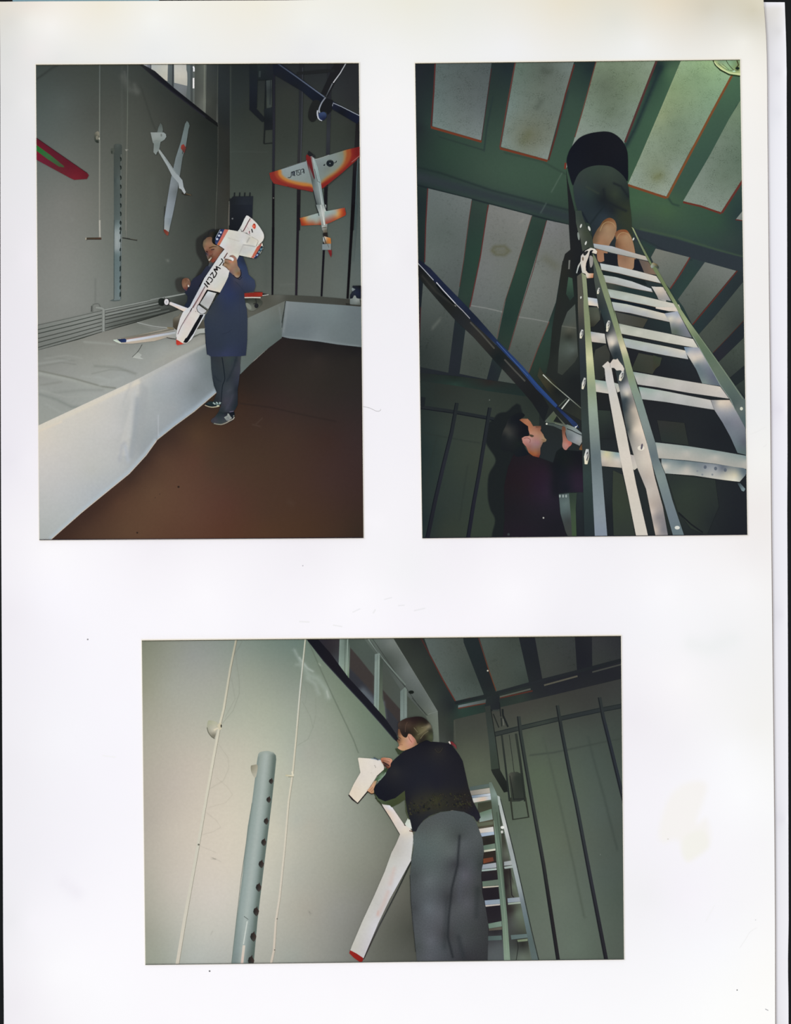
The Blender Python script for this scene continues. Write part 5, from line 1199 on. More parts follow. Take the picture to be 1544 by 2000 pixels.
panel([(836, 368), (921, 389), (917, 420), (906, 508), (892, 590), (875, 728), (817, 716), (819, 640), (829, 512), (833, 420)], [(840, 380, 96, 106, 104), (910, 395, 104, 112, 110), (870, 450, 88, 98, 94), (840, 500, 92, 102, 98), (890, 540, 84, 92, 90), (850, 600, 76, 84, 80), (870, 680, 60, 68, 64), (825, 690, 48, 56, 54)],
      [([(835, 368), (831, 440), (829, 512)], 2.2, (84, 42, 42)), ([(921, 392), (915, 430), (905, 510), (897, 560)], 1.2, (88, 52, 46)), ([(821, 600), (818, 680)], 2, (62, 34, 38))], SMOOTH_STUCCO, spots=[('s', [(858, 625), (845, 640)], 3, (104, 110, 102), .5)])
panel([(955, 399), (1038.5, 421), (1005, 530), (988, 582), (972, 658), (950, 741), (897, 730), (909, 640), (920, 583), (936, 508), (950, 424)],
      [(965, 410, 118, 120, 116), (1025, 425, 122, 124, 120), (980, 470, 108, 112, 106), (950, 520, 110, 114, 112), (990, 540, 106, 112, 106), (940, 590, 100, 106, 104), (970, 610, 94, 102, 98), (940, 660, 74, 82, 76), (930, 710, 64, 72, 66)],
      [([(953, 400), (938, 500), (921, 583), (917, 600)], 2, (96, 44, 42)), ([(1038, 422), (1005, 530), (985, 590), (970, 660)], 1.1, (96, 66, 58))], SMOOTH_STUCCO,
      spots=[('s', [(960, 489), (968, 497), (985, 498), (994, 490), (985, 481), (965, 482), (960, 489)], 3.4, (90, 90, 64), .6), ('s', [(965, 490), (988, 490)], 5, (98, 98, 74), .5), ('s', [(921, 597), (950, 602), (984, 610)], .9, (140, 142, 138), .8), ('s', [(1015, 435), (1022, 428)], 2, (136, 136, 128), .6)])
panel([(1068, 430), (1110, 439), (1114, 500), (1098, 510), (1085, 590), (1071, 628), (1050, 680), (1031, 728), (1020, 752), (972, 744), (992, 684), (1011, 618)],
      [(1075, 440, 118, 120, 120), (1100, 450, 112, 114, 112), (1070, 500, 108, 112, 106), (1050, 540, 112, 118, 112), (1080, 560, 106, 110, 104), (1030, 600, 106, 112, 106), (1060, 620, 98, 104, 98), (1030, 660, 88, 96, 88), (1010, 700, 74, 82, 76)],
      [([(1067, 431), (1040, 530), (1012, 618), (993, 684)], 1.3, (92, 46, 44)), ([(1072, 628), (1050, 680), (1032, 728)], 1.6, (100, 62, 54))], SMOOTH_STUCCO, spots=[('s', [(1065, 505), (1085, 520)], 8, (96, 98, 80), .5), ('s', [(1012, 619), (1040, 623), (1070, 629)], .9, (136, 138, 134), .8)])
V(*c_)
panel([(1415, 820), (1480, 780), (1500, 1250), (1480, 1320), (1350, 1430), (1290, 1500), (1310, 1250), (1350, 980)], [(1450, 850, 84, 92, 86), (1420, 1000, 84, 88, 76), (1400, 1080, 50, 56, 50), (1400, 1150, 84, 92, 84), (1430, 1250, 72, 82, 76), (1350, 1400, 56, 64, 58)], [], SMOOTH_STUCCO, spots=[('s', [(1350, 985), (1470, 1000)], 1.2, (116, 116, 106), .7)])
V(*e_)
panel([(210, 600), (672, 720), (405, 1150), (290, 1030), (145, 720)], [(230, 630, 118, 120, 110), (640, 740, 108, 114, 106), (300, 900, 104, 110, 102), (420, 1080, 92, 100, 92)], [([(678, 722), (560, 930), (408, 1150)], 2.4, (104, 48, 42))], SMOOTH_STUCCO)
V()
panel([(1376, 512), (1437, 529), (1361.5, 620), (1351, 634), (1334, 600), (1323, 585)], [(1380, 520, 110, 116, 110), (1430, 530, 112, 118, 112), (1370, 570, 90, 98, 90), (1340, 600, 82, 90, 84), (1350, 625, 72, 80, 74)], [([(1439, 529), (1400, 577), (1362, 622), (1352, 634)], 2.6, (92, 44, 38))], SMOOTH_STUCCO)
panel([(1451, 550), (1462, 545), (1462, 610), (1452, 625), (1391, 690), (1364, 653), (1394, 620)], [(1445, 570, 72, 82, 76), (1400, 630, 72, 80, 72), (1440, 630, 58, 66, 62), (1390, 680, 66, 74, 68)], [([(1452, 626), (1420, 660), (1392, 689)], 1.2, (74, 44, 36))], SMOOTH_STUCCO)
panel([(1462, 650), (1462, 706), (1424, 738), (1402, 708)], [(1440, 680, 68, 78, 70), (1430, 730, 54, 62, 58)], [], SMOOTH_STUCCO)
panel([(1462, 735), (1462, 785), (1435, 754)], [(1450, 750, 50, 60, 56), (1450, 770, 44, 52, 50)], [], SMOOTH_STUCCO)

lp = P2.part('ceiling_lamp', 'round pale lamp cut by the top right corner')
V(*b_)
lp.poly([(1180, 50), (1205, 105), (1250, 150), (1330, 192), (1450, 208), (1450, 50)], (40, 56, 34), round_=False)
lp.poly([(1190, 50), (1218, 105), (1260, 140), (1335, 180), (1450, 196), (1450, 50)], [(1210, 80, 170, 190, 120), (1260, 130, 200, 210, 130), (1250, 80, 130, 160, 120), (1330, 90, 140, 180, 136), (1330, 150, 150, 190, 130), (1400, 90, 120, 150, 100), (1400, 140, 130, 150, 90), (1420, 185, 196, 210, 140)], grid=3)
lp.line([(1200, 70), (1230, 110), (1290, 150), (1350, 172), (1440, 180)], 1.8, (214, 224, 160), round_=True)
lp.line([(1235, 85), (1290, 130), (1350, 150), (1420, 148)], .9, (50, 70, 44), round_=True)
lp.line([(1305, 60), (1330, 100), (1375, 150)], 1.3, (60, 66, 40), round_=True)
lp.line([(1270, 90), (1330, 140)], .8, (60, 90, 60))
lp.line([(1400, 60), (1415, 100), (1390, 130)], 2.2, (66, 60, 30))
lp.spot(1405, 130, 4, (30, 44, 36), ry=3)
lp.spot(1375, 155, 3, (180, 220, 180), ry=1.5)

wl = P2.part('wall', 'dark grey green wall with iron poles')
V(*f_)
wl.poly([(60, 60), (400, 100), (700, 150), (1060, 200), (1150, 330), (1150, 450), (1100, 1480), (60, 1480)],
        [(110, 100, 38, 48, 46), (110, 300, 38, 48, 46), (110, 700, 34, 48, 48), (120, 1300, 34, 46, 48), (300, 150, 44, 50, 46), (600, 200, 50, 58, 52), (900, 250, 48, 56, 50), (1080, 260, 42, 50, 46), (300, 500, 50, 60, 54), (520, 500, 54, 62, 55), (400, 800, 52, 62, 54), (620, 800, 56, 64, 54), (250, 1100, 46, 56, 52), (450, 1100, 50, 60, 54), (620, 1100, 52, 62, 54), (300, 1400, 50, 58, 50), (600, 1400, 52, 62, 52), (720, 700, 58, 68, 58)],
        [('s', [(110, 520), (300, 560), (620, 615)], 1.6, (42, 50, 46), .5), ('s', [(240, 560), (140, 1000)], 2, (42, 50, 46), .4), ('s', [(510, 820), (440, 1300)], 2, (44, 52, 48), .4),
         ('p', [(670, 470), (740, 400), (780, 355), (850, 340), (1000, 350), (1000, 1480), (740, 1480), (755, 1300), (712, 1200), (690, 1080), (698, 900), (760, 770), (700, 660), (672, 600)], 2, (30, 35, 37), 1, 1), ('p', [(1150, 200), (1060, 200), (1150, 320), (1150, 450), (1200, 460)], 1.5, (28, 33, 36), 1)], grid=6)
wl.poly([(60, -10), (400, 20), (700, 55), (960, 95), (1060, 205), (700, 155), (400, 105), (60, 60)], [(120, 20, 36, 42, 42), (400, 50, 34, 44, 40), (400, 90, 40, 62, 54), (700, 90, 44, 42, 40), (700, 130, 36, 52, 48), (950, 150, 34, 46, 44)], grid=6)
for nm, pts, w0, w1, hl in (('bar', [(60, 290), (380, 335), (745, 400)], 7.6, 6.4, 0), ('pole', [(418, 258), (370, 520), (300, 800), (225, 1120), (150, 1480)], 7.6, 8.2, 1), ('pole', [(710, 300), (680, 480), (620, 850), (565, 1150), (512, 1480)], 6.8, 8.0, 1)):
    q = P2.part(nm, 'dark iron %s on the wall' % nm)
    q.line(pts, w0, [(418, 300, 36, 42, 44), (300, 800, 38, 42, 52), (150, 1400, 32, 34, 42), (680, 400, 36, 42, 46), (540, 1300, 32, 34, 48)], w2=w1)
    q.line([(x - (14 if hl else 2), y + (0 if hl else 14)) for x, y in pts], 1.6, (22, 26, 34))
wl.poly([(80, 200), (140, 210), (130, 290), (110, 300), (80, 300)], (30, 36, 40))
wl.spot(706, 233, 1.3, (92, 100, 94))

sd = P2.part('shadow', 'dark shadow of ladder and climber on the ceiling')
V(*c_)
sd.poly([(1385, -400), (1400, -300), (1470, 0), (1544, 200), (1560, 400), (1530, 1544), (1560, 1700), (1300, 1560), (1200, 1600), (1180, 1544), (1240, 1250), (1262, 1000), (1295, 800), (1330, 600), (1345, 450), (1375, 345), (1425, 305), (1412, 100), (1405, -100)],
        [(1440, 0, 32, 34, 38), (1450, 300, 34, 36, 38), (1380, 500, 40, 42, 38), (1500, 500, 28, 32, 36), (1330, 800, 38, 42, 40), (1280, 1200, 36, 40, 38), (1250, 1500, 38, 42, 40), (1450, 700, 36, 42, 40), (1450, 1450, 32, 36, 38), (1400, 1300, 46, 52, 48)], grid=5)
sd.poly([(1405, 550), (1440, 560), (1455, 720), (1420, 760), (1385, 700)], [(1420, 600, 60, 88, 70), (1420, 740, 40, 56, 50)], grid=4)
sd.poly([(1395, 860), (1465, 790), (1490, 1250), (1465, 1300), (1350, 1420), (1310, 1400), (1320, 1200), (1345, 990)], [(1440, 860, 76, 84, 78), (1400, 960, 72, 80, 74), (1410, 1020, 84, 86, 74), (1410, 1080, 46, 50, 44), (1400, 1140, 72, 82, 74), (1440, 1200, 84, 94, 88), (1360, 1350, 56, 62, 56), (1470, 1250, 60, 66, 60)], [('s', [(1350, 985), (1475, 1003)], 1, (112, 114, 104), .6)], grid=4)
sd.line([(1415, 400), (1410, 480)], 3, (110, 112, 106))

# blue boom with its shadow
bm = P2.part('boom', 'long dark blue bar with a thin white line, running down to the man')
V(*c_)
bm.poly([(60, 420), (200, 560), (400, 780), (560, 940), (760, 1150), (960, 1350), (1140, 1544), (1230, 1700), (1190, 1830), (1080, 1660), (980, 1544), (740, 1280), (560, 1080), (400, 930), (250, 760), (130, 620), (60, 520)],
        [(90, 480, 26, 28, 30), (200, 640, 40, 42, 40), (350, 800, 34, 36, 34), (300, 700, 30, 34, 36), (450, 950, 36, 40, 44), (600, 1050, 46, 46, 44), (700, 1180, 42, 42, 40), (780, 1270, 26, 34, 36), (900, 1400, 42, 42, 42), (1000, 1500, 34, 36, 38), (1100, 1620, 30, 32, 34), (1180, 1750, 30, 34, 38)], [('s', [(110, 540), (230, 680), (390, 800)], 2, (56, 56, 52), .6)], grid=4)
bm.line([(535, 950), (640, 1060), (750, 1185)], 3, (74, 74, 68))
bm.line([(838, 1280), (930, 1380), (1022, 1474)], 3, (74, 74, 70))
bm.line([(235, 620), (300, 700), (390, 790)], 2.4, (14, 18, 20))
bm.line([(398, 800), (410, 810)], 2, (110, 110, 100))
bm.poly([(60, 385), (100, 410), (180, 470), (300, 600), (420, 722), (600, 910), (780, 1115), (1000, 1340), (1170, 1544), (1210, 1580), (1300, 1690), (1280, 1700), (1120, 1544), (960, 1350), (740, 1125), (530, 925), (400, 786), (210, 584), (60, 420)],
        [(90, 410, 24, 30, 52), (200, 520, 28, 36, 66), (300, 640, 24, 34, 66), (420, 760, 28, 40, 72), (560, 900, 26, 34, 56), (700, 1050, 28, 40, 70), (850, 1220, 26, 52, 110), (1000, 1370, 28, 60, 124), (1130, 1510, 26, 56, 120), (1260, 1650, 22, 56, 124)], grid=3)
bm.line([(72, 428), (130, 490), (210, 578)], 1.3, (170, 176, 184))
bm.line([(235, 597), (300, 672), (405, 786)], 1.5, (206, 208, 214))
bm.line([(408, 790), (470, 850), (532, 918)], 1.3, (170, 170, 172))
bm.line([(770, 1125), (960, 1335), (1160, 1544)], 1.2, (50, 90, 170))
V(*f_)
bm.poly([(1285, 275), (1310, 290), (1480, 440), (1500, 480), (1450, 470), (1400, 410), (1290, 300)], [(1300, 300, 22, 36, 80), (1420, 410, 30, 56, 120), (1460, 450, 30, 50, 100)], grid=3)
ha = P2.part('aircraft_hook', 'pale metal bracket above the aircraft nose')
ha.poly([(1150, -60), (1180, -10), (1290, 80), (1400, 200), (1530, 320), (1530, 420), (1440, 370), (1350, 320), (1200, 120), (1130, 20)], [(1160, 0, 56, 58, 46), (1200, 90, 60, 58, 42), (1300, 150, 30, 34, 34), (1400, 280, 40, 44, 42), (1500, 350, 46, 50, 44)], grid=4)
ha.line([(1180, 8), (1260, 86), (1400, 205), (1525, 312)], 1.6, [(1190, 16, 216, 222, 210), (1260, 90, 120, 126, 100), (1400, 205, 150, 158, 150), (1520, 310, 84, 92, 76)])
ha.line([(1412, 228), (1345, 312)], 2.2, (200, 206, 196))
ha.line([(1390, 222), (1320, 290)], 1.6, (84, 96, 84))
bm.poly([(1040, 20), (1060, 15), (1310, 280), (1290, 300)], (28, 64, 140))
V(*k_)
ha.poly([(840, 272), (860, 240), (980, 105), (1010, 150), (1180, 330), (1100, 345), (900, 290)], [(860, 260, 84, 94, 88), (970, 130, 84, 90, 76), (960, 230, 76, 90, 64), (1100, 320, 90, 96, 84)], grid=3)
ha.poly([(975, 270), (1030, 180), (1130, 310)], (32, 36, 36))

ma = P2.part('person', 'dark haired man in a dark maroon sweater, seen from the side and looking up')
V(*f_)
ma.poly([(930, 690), (1040, 690), (1150, 745), (1270, 790), (1300, 690), (1345, 655), (1420, 680), (1560, 690), (1560, 1050), (1400, 1050), (1320, 1060), (1330, 1240), (1390, 1440), (1410, 1480), (820, 1480), (840, 1300), (835, 1000), (870, 830)],
        [(1000, 740, 34, 30, 36), (1100, 800, 38, 30, 38), (900, 900, 36, 28, 34), (1000, 1000, 38, 30, 36), (1200, 850, 40, 30, 42), (1250, 900, 42, 32, 46), (1150, 1000, 42, 30, 46), (1220, 1050, 46, 34, 52), (900, 1200, 32, 30, 36), (1100, 1250, 34, 32, 40), (1300, 1350, 30, 30, 38), (1000, 1420, 36, 30, 40), (1300, 820, 26, 30, 34), (1350, 900, 26, 30, 40), (1330, 700, 26, 32, 34), (1400, 780, 28, 32, 34), (1480, 720, 26, 28, 34), (1470, 900, 42, 32, 48), (1480, 1000, 44, 34, 52), (1520, 800, 28, 28, 36), (1380, 1020, 26, 30, 40)],
        [('s', [(1290, 820), (1290, 1050)], 10, (24, 28, 34), .7)], grid=6)
ma.spot(1184, 1278, 1.6, (180, 180, 172))
ma.spot(875, 1425, 2.5, (56, 62, 64))
V(*k_)
hr = P2.part('hair', 'dark wavy hair', ma)
hr.poly([(140, 640), (150, 540), (175, 430), (225, 330), (265, 215), (370, 160), (440, 130), (510, 150), (515, 190), (440, 240), (560, 330), (600, 400), (640, 480), (600, 510), (500, 520), (480, 560), (500, 640), (560, 740), (590, 790), (400, 830), (330, 760), (230, 740), (160, 720)],
        [(200, 500, 34, 38, 40), (240, 400, 62, 62, 58), (300, 300, 30, 34, 38), (400, 250, 24, 28, 36), (480, 160, 26, 30, 34), (480, 350, 24, 26, 32), (560, 420, 20, 26, 34), (450, 480, 26, 28, 34), (280, 480, 54, 56, 54), (330, 560, 36, 40, 42), (430, 620, 30, 36, 36), (350, 700, 30, 34, 36), (500, 740, 24, 30, 38), (200, 640, 30, 34, 38)], grid=2, round_=True)
hd = P2.part('face', None, ma)
hd.poly([(440, 245), (480, 225), (570, 228), (615, 275), (655, 345), (700, 342), (772, 342), (782, 375), (770, 415), (815, 475), (835, 525), (868, 560), (855, 590), (812, 600), (770, 690), (768, 790), (745, 842), (650, 815), (585, 765), (545, 670), (492, 610), (475, 535), (520, 508), (590, 500), (600, 470), (580, 400), (575, 345), (510, 300)],
        [(480, 245, 150, 92, 60), (560, 250, 172, 110, 78), (600, 320, 168, 104, 70), (620, 400, 176, 116, 84), (700, 360, 150, 98, 78), (760, 360, 134, 84, 66), (750, 400, 150, 94, 70), (700, 450, 176, 124, 96), (790, 480, 160, 116, 90), (700, 540, 170, 118, 106), (800, 560, 160, 124, 96), (860, 560, 150, 130, 96), (830, 590, 130, 100, 70), (740, 610, 156, 108, 110), (780, 640, 140, 106, 92), (680, 650, 150, 112, 108), (600, 660, 150, 100, 92), (640, 720, 150, 100, 84), (700, 780, 158, 92, 56), (620, 760, 150, 84, 48), (750, 740, 130, 86, 64), (735, 835, 120, 50, 40),
         (500, 560, 186, 126, 114), (550, 530, 190, 130, 118), (600, 570, 180, 130, 124), (560, 620, 170, 112, 104)], grid=1.6)
hd.poly([(590, 475), (640, 480), (670, 500), (640, 520), (600, 500)], (76, 64, 48), round_=True)
hd.line([(510, 540), (560, 530), (610, 560), (600, 610)], 1.4, (140, 90, 86), round_=True)
hd.poly([(690, 345), (780, 342), (778, 362), (700, 372)], (120, 76, 56))
hd.line([(790, 555), (840, 570)], 1.2, (134, 96, 74))
V(*k_)
arc = P2.part('aircraft_nose', 'pale grey model fuselage held up in his hands')
arc.poly([(850, 290), (980, 290), (1120, 332), (1200, 318), (1320, 365), (1420, 450), (1440, 500), (1432, 590), (1392, 655), (1300, 612), (1200, 572), (1165, 420), (1090, 395), (980, 345), (880, 325)],
         [(870, 305, 70, 80, 76), (1000, 320, 72, 84, 80), (1120, 370, 74, 84, 82), (1200, 345, 110, 122, 114), (1300, 400, 130, 142, 140), (1400, 460, 128, 140, 140), (1220, 440, 116, 126, 128), (1250, 520, 104, 114, 118), (1350, 530, 150, 156, 160), (1300, 590, 130, 136, 140), (1410, 600, 150, 154, 150), (1380, 640, 130, 132, 130)], grid=2.5)
arc.line([(880, 290), (1000, 310), (1130, 350)], 1.2, (44, 52, 50))
arc.line([(1190, 385), (1260, 410), (1350, 455), (1440, 492)], 1.6, (22, 26, 30), round_=True)
arc.line([(1000, 300), (1120, 335)], .8, (130, 140, 120))
arc.spot(870, 308, 1.8, (214, 216, 200))
arc.poly([(1315, 352), (1345, 345), (1365, 320), (1345, 362), (1325, 372)], (216, 220, 220))
hn = P2.part('hand', 'raised hand against the fuselage', ma)
hn.poly([(1112, 375), (1145, 345), (1172, 385), (1165, 470), (1200, 560), (1250, 590), (1272, 615), (1250, 652), (1215, 680), (1180, 722), (1140, 705), (1118, 650), (1125, 560)],
        [(1130, 400, 110, 70, 50), (1140, 500, 150, 98, 78), (1150, 600, 176, 116, 100), (1180, 640, 184, 126, 116), (1240, 610, 186, 96, 80), (1160, 690, 170, 116, 106)], grid=1.8, round_=True)
hn.poly([(1385, 715), (1400, 670), (1440, 610), (1450, 730)], [(1400, 700, 130, 84, 44), (1440, 650, 90, 60, 40)])
V(*f_)
st = P2.part('stand', 'grey legs seen beside the man')
st.poly([(1320, 1070), (1420, 1060), (1440, 1250), (1465, 1480), (1420, 1480), (1380, 1400), (1335, 1240)], [(1340, 1080, 76, 90, 90), (1380, 1150, 92, 110, 108), (1360, 1220, 80, 96, 96), (1400, 1300, 60, 66, 66), (1430, 1440, 64, 68, 64)], grid=3)
st.poly([(1410, 1060), (1480, 1055), (1470, 1200), (1478, 1480), (1440, 1480), (1430, 1300)], [(1440, 1100, 50, 64, 54), (1450, 1250, 62, 80, 60), (1460, 1430, 62, 84, 56)], grid=4)
for x in (1330, 1358, 1385):
    st.spot(x, 1085, 1.6, (150, 164, 160), ry=3)

# ---- shadow, climber, ladder
bk = P2.part('wall', 'patches of wall showing between the rungs')
V(*g_)
bk.poly([(480, 640), (640, 560), (700, 700), (690, 850), (600, 1080), (480, 1100), (440, 800)], [(560, 700, 60, 62, 56), (560, 1000, 46, 50, 48), (470, 780, 56, 60, 56)], grid=5)
bk.poly([(780, 70), (1270, 180), (1200, 310), (840, 250)], [(850, 150, 74, 76, 70), (1200, 240, 66, 66, 56)], grid=5)
bk.poly([(1130, 690), (1480, 760), (1340, 1010), (1020, 950)], [(1150, 760, 60, 64, 56), (1400, 900, 62, 64, 54), (1100, 930, 52, 58, 50)], grid=5)
bk.poly([(385, 0), (560, 0), (550, 190), (460, 290), (400, 300)], [(420, 50, 72, 78, 66), (500, 150, 80, 84, 72), (430, 280, 50, 50, 42)], grid=4)
V(*h_)
bk.poly([(-40, 720), (90, 770), (60, 880), (-40, 960)], [(40, 800, 58, 66, 52), (-20, 900, 60, 60, 48)], grid=5)
V(*i_)
bk.poly([(480, 150), (650, 160), (740, 560), (500, 540)], [(560, 200, 48, 58, 52), (560, 480, 38, 44, 44), (700, 500, 34, 38, 42)], grid=5)
bk.poly([(690, 990), (820, 1050), (930, 1500), (1000, 1930), (700, 1930), (680, 1400)], [(760, 1100, 54, 62, 52), (780, 1500, 54, 64, 52), (850, 1800, 50, 58, 52)], grid=5)
V(*j_)
bk.poly([(90, 290), (470, 330), (530, 640), (150, 590)], [(200, 350, 50, 52, 50), (400, 400, 48, 52, 48), (200, 550, 44, 52, 50)], grid=5)
bk.poly([(215, 1040), (900, 1120), (950, 1500), (780, 1900), (560, 1800), (380, 1560)], [(300, 1100, 44, 52, 50), (500, 1300, 50, 60, 52), (800, 1300, 46, 54, 50), (600, 1700, 48, 56, 50), (850, 1700, 38, 44, 46)], grid=5)
bk.line([(390, 1580), (560, 1740), (730, 1860)], 3, (30, 34, 38))

cl = P2.part('person', 'man seen from below, kneeling high on the ladder in a black pullover and dark green trousers')
V()
cl.poly([(1119, 364), (1124, 348), (1140, 330), (1165, 323), (1195, 325), (1214, 340), (1226, 362), (1229, 395), (1232, 420), (1234, 450), (1238, 480), (1234, 510), (1222, 525), (1165, 530), (1158, 475), (1152, 440), (1137, 430), (1124, 400)],
        [(1130, 350, 52, 62, 60), (1160, 335, 52, 66, 58), (1190, 340, 54, 66, 58), (1215, 360, 46, 56, 52), (1130, 390, 42, 54, 60), (1150, 380, 44, 58, 56), (1170, 365, 44, 52, 50), (1178, 390, 30, 36, 40), (1200, 380, 52, 62, 50), (1225, 380, 36, 46, 46), (1195, 410, 34, 40, 44), (1220, 410, 50, 58, 44), (1210, 430, 48, 56, 46), (1225, 460, 48, 56, 46), (1160, 420, 40, 52, 58), (1180, 425, 42, 56, 66), (1150, 445, 38, 48, 54), (1200, 450, 40, 50, 54), (1200, 500, 40, 44, 48), (1235, 500, 60, 66, 62)],
        [('s', [(1198, 358), (1212, 364), (1227, 385)], 2.2, (32, 38, 42), .9), ('s', [(1178, 370), (1180, 392), (1200, 402), (1222, 412)], 3, (32, 38, 42), .8), ('s', [(1136, 415), (1150, 440)], 1.6, (24, 32, 42), .8), ('s', [(1180, 402), (1165, 420), (1152, 438)], 1.8, (30, 40, 44), .7), ('s', [(1145, 365), (1168, 378)], 2, (58, 68, 56), .5)], grid=3, round_=True)
pu = P2.part('pullover', None, cl)
pu.poly([(1106, 318), (1109, 300), (1117, 285), (1130, 270), (1146, 262), (1165, 258), (1185, 257), (1200, 262), (1212, 272), (1220, 284), (1225, 300), (1226, 330), (1226, 348), (1224, 354), (1216, 343), (1205, 333), (1190, 325), (1165, 323), (1145, 328), (1130, 338), (1122, 354), (1118, 362), (1112, 345)],
        [(1120, 290, 22, 25, 36), (1165, 270, 24, 26, 34), (1210, 290, 26, 28, 36), (1165, 310, 24, 26, 34), (1125, 330, 24, 28, 38), (1220, 340, 22, 26, 36)], grid=6, round_=True)
for pts, cs, rim in (([(540, 350), (555, 290), (600, 200), (640, 150), (680, 85), (740, 45), (790, 42), (840, 75), (864, 140), (862, 220), (830, 310), (790, 370), (760, 430), (745, 500), (738, 570), (700, 625), (640, 645), (605, 610), (590, 480), (545, 400)],
                      [(600, 250, 110, 84, 60), (700, 110, 118, 80, 48), (780, 60, 130, 82, 48), (720, 150, 158, 124, 90), (800, 140, 160, 120, 84), (640, 300, 150, 112, 82), (750, 300, 160, 124, 92), (840, 230, 150, 116, 84), (620, 380, 156, 112, 80), (720, 400, 150, 110, 78), (660, 500, 160, 112, 80), (660, 600, 166, 116, 86), (590, 360, 120, 92, 66)], [(640, 220), (680, 130), (740, 95), (810, 110), (850, 160)]),
                     ([(845, 260), (880, 215), (940, 198), (1000, 205), (1040, 250), (1075, 320), (1105, 430), (1130, 590), (1115, 680), (1080, 748), (1000, 740), (900, 705), (880, 600), (850, 420), (860, 340)],
                      [(870, 250, 130, 84, 54), (940, 220, 138, 84, 50), (1000, 220, 140, 78, 44), (900, 300, 156, 112, 78), (1000, 280, 166, 128, 92), (1050, 380, 160, 120, 86), (950, 400, 156, 112, 78), (860, 400, 110, 74, 50), (930, 560, 150, 104, 76), (1080, 600, 164, 124, 92), (980, 600, 140, 104, 78), (1000, 700, 160, 118, 88), (900, 650, 156, 116, 88)], [(870, 330), (900, 265), (960, 240), (1030, 265), (1060, 320)])):
    V(*d_)
    s_ = P2.part('shoe', 'tan shoe sole seen from below', cl)
    s_.poly(pts, cs, grid=2.2, round_=True)
    s_.line(rim, .9, (176, 146, 100), round_=True)
V(*d_)
lad = P2.part('ladder', 'aluminium ladder seen from below, its rungs lit by the flash')
lad.poly([(690, 520), (880, 540), (880, 700), (700, 680)], (30, 34, 42))
lad.poly([(1110, 600), (1180, 620), (1260, 780), (1100, 750)], (28, 32, 44))
lad.poly([(1170, 610), (1300, 640), (1420, 820), (1250, 800)], [(1200, 640, 100, 88, 80), (1350, 760, 128, 104, 84), (1280, 780, 110, 92, 80)], grid=3)
lad.poly([(670, 750), (900, 800), (1250, 900), (1280, 960), (1000, 890), (690, 820)], (30, 40, 42))
lad.poly([(720, 920), (1050, 1000), (1370, 1055), (1430, 1150), (1100, 1090), (740, 1015)], [(780, 980, 64, 70, 62), (1000, 1040, 36, 54, 54), (1300, 1090, 40, 56, 56)], grid=4)
lad.poly([(780, 1130), (1100, 1200), (1544, 1300), (1544, 1350), (1200, 1270), (800, 1190)], (22, 34, 44))


def strip(part, v, pts, cols, grid=2.6, **k):
    V(*v)
    part.poly(pts, cols, grid=grid, **k)


def plank(v, pts, l, m, r, dark=(60, 64, 70)):
    """one rung: upper edge colour l..r from left to right, lower lip"""
    V(*v)
    q = P2.part('rung', None, lad)
    n = len(pts) // 2
    up, lo = pts[:n], pts[n:][::-1]
    cols = []
    for t, (u, w_) in enumerate(zip(up, lo)):
        f = t / (n - 1)
        cc = [l[i] * (1 - f) + r[i] * f for i in range(3)]
        c2 = [m[i] * .8 + cc[i] * .2 for i in range(3)]
        for a, kk in ((.08, cc), (.5, c2), (.92, [x * .93 for x in c2])):
            cols.append((u[0] * (1 - a) + w_[0] * a, u[1] * (1 - a) + w_[1] * a, *kk))
    q.poly(pts, cols, grid=2.4)
    q.line(lo, .7, dark)
    return q


G1, G2, G3 = (150, 166, 160), (206, 202, 188), (220, 204, 180)
plank(d_, [(550, 392), (800, 428), (1060, 508), (1262, 565), (1300, 632), (1050, 575), (800, 520), (560, 450)], (160, 176, 196), (170, 172, 162), (190, 176, 160))
plank(d_, [(640, 662), (900, 708), (1150, 768), (1410, 838), (1478, 938), (1150, 862), (900, 800), (660, 752)], (176, 190, 196), (190, 194, 188), (210, 200, 184), (110, 84, 60))
plank(d_, [(680, 822), (850, 850), (1080, 912), (1340, 1010), (1362, 1058), (1080, 1004), (850, 948), (712, 922)], (160, 172, 162), (180, 180, 176), (200, 204, 206), (120, 96, 76))
plank(d_, [(740, 1012), (1000, 1062), (1250, 1118), (1720, 1230), (1770, 1345), (1250, 1228), (1000, 1178), (782, 1132)], (140, 156, 140), (190, 200, 192), (216, 206, 190), (130, 104, 80))
plank(d_, [(800, 1190), (1000, 1222), (1250, 1282), (1580, 1365), (1640, 1478), (1250, 1392), (1050, 1345), (832, 1310)], (176, 190, 180), (172, 176, 180), (216, 204, 180), (90, 76, 66))
plank(g_, [(830, 246), (1100, 305), (1544, 392), (1950, 480), (2035, 622), (1600, 545), (1150, 455), (872, 402)], (150, 160, 144), (204, 204, 188), (214, 208, 196), (70, 60, 50))
plank(g_, [(895, 464), (1200, 524), (1544, 592), (1835, 655), (1880, 788), (1544, 730), (1250, 672), (942, 606)], (150, 170, 156), (178, 184, 188), (214, 204, 186), (60, 56, 50))
plank(g_, [(1045, 974), (1200, 1000), (1544, 1062), (2360, 1198), (2495, 1382), (1900, 1296), (1400, 1208), (1118, 1168)], (140, 160, 152), (196, 190, 184), (206, 196, 184), (50, 54, 58))
plank(g_, [(1130, 1200), (1300, 1226), (1544, 1268), (2215, 1400), (2270, 1548), (1900, 1490), (1544, 1432), (1182, 1388)], (130, 162, 150), (186, 186, 184), (200, 194, 186), (70, 72, 74))
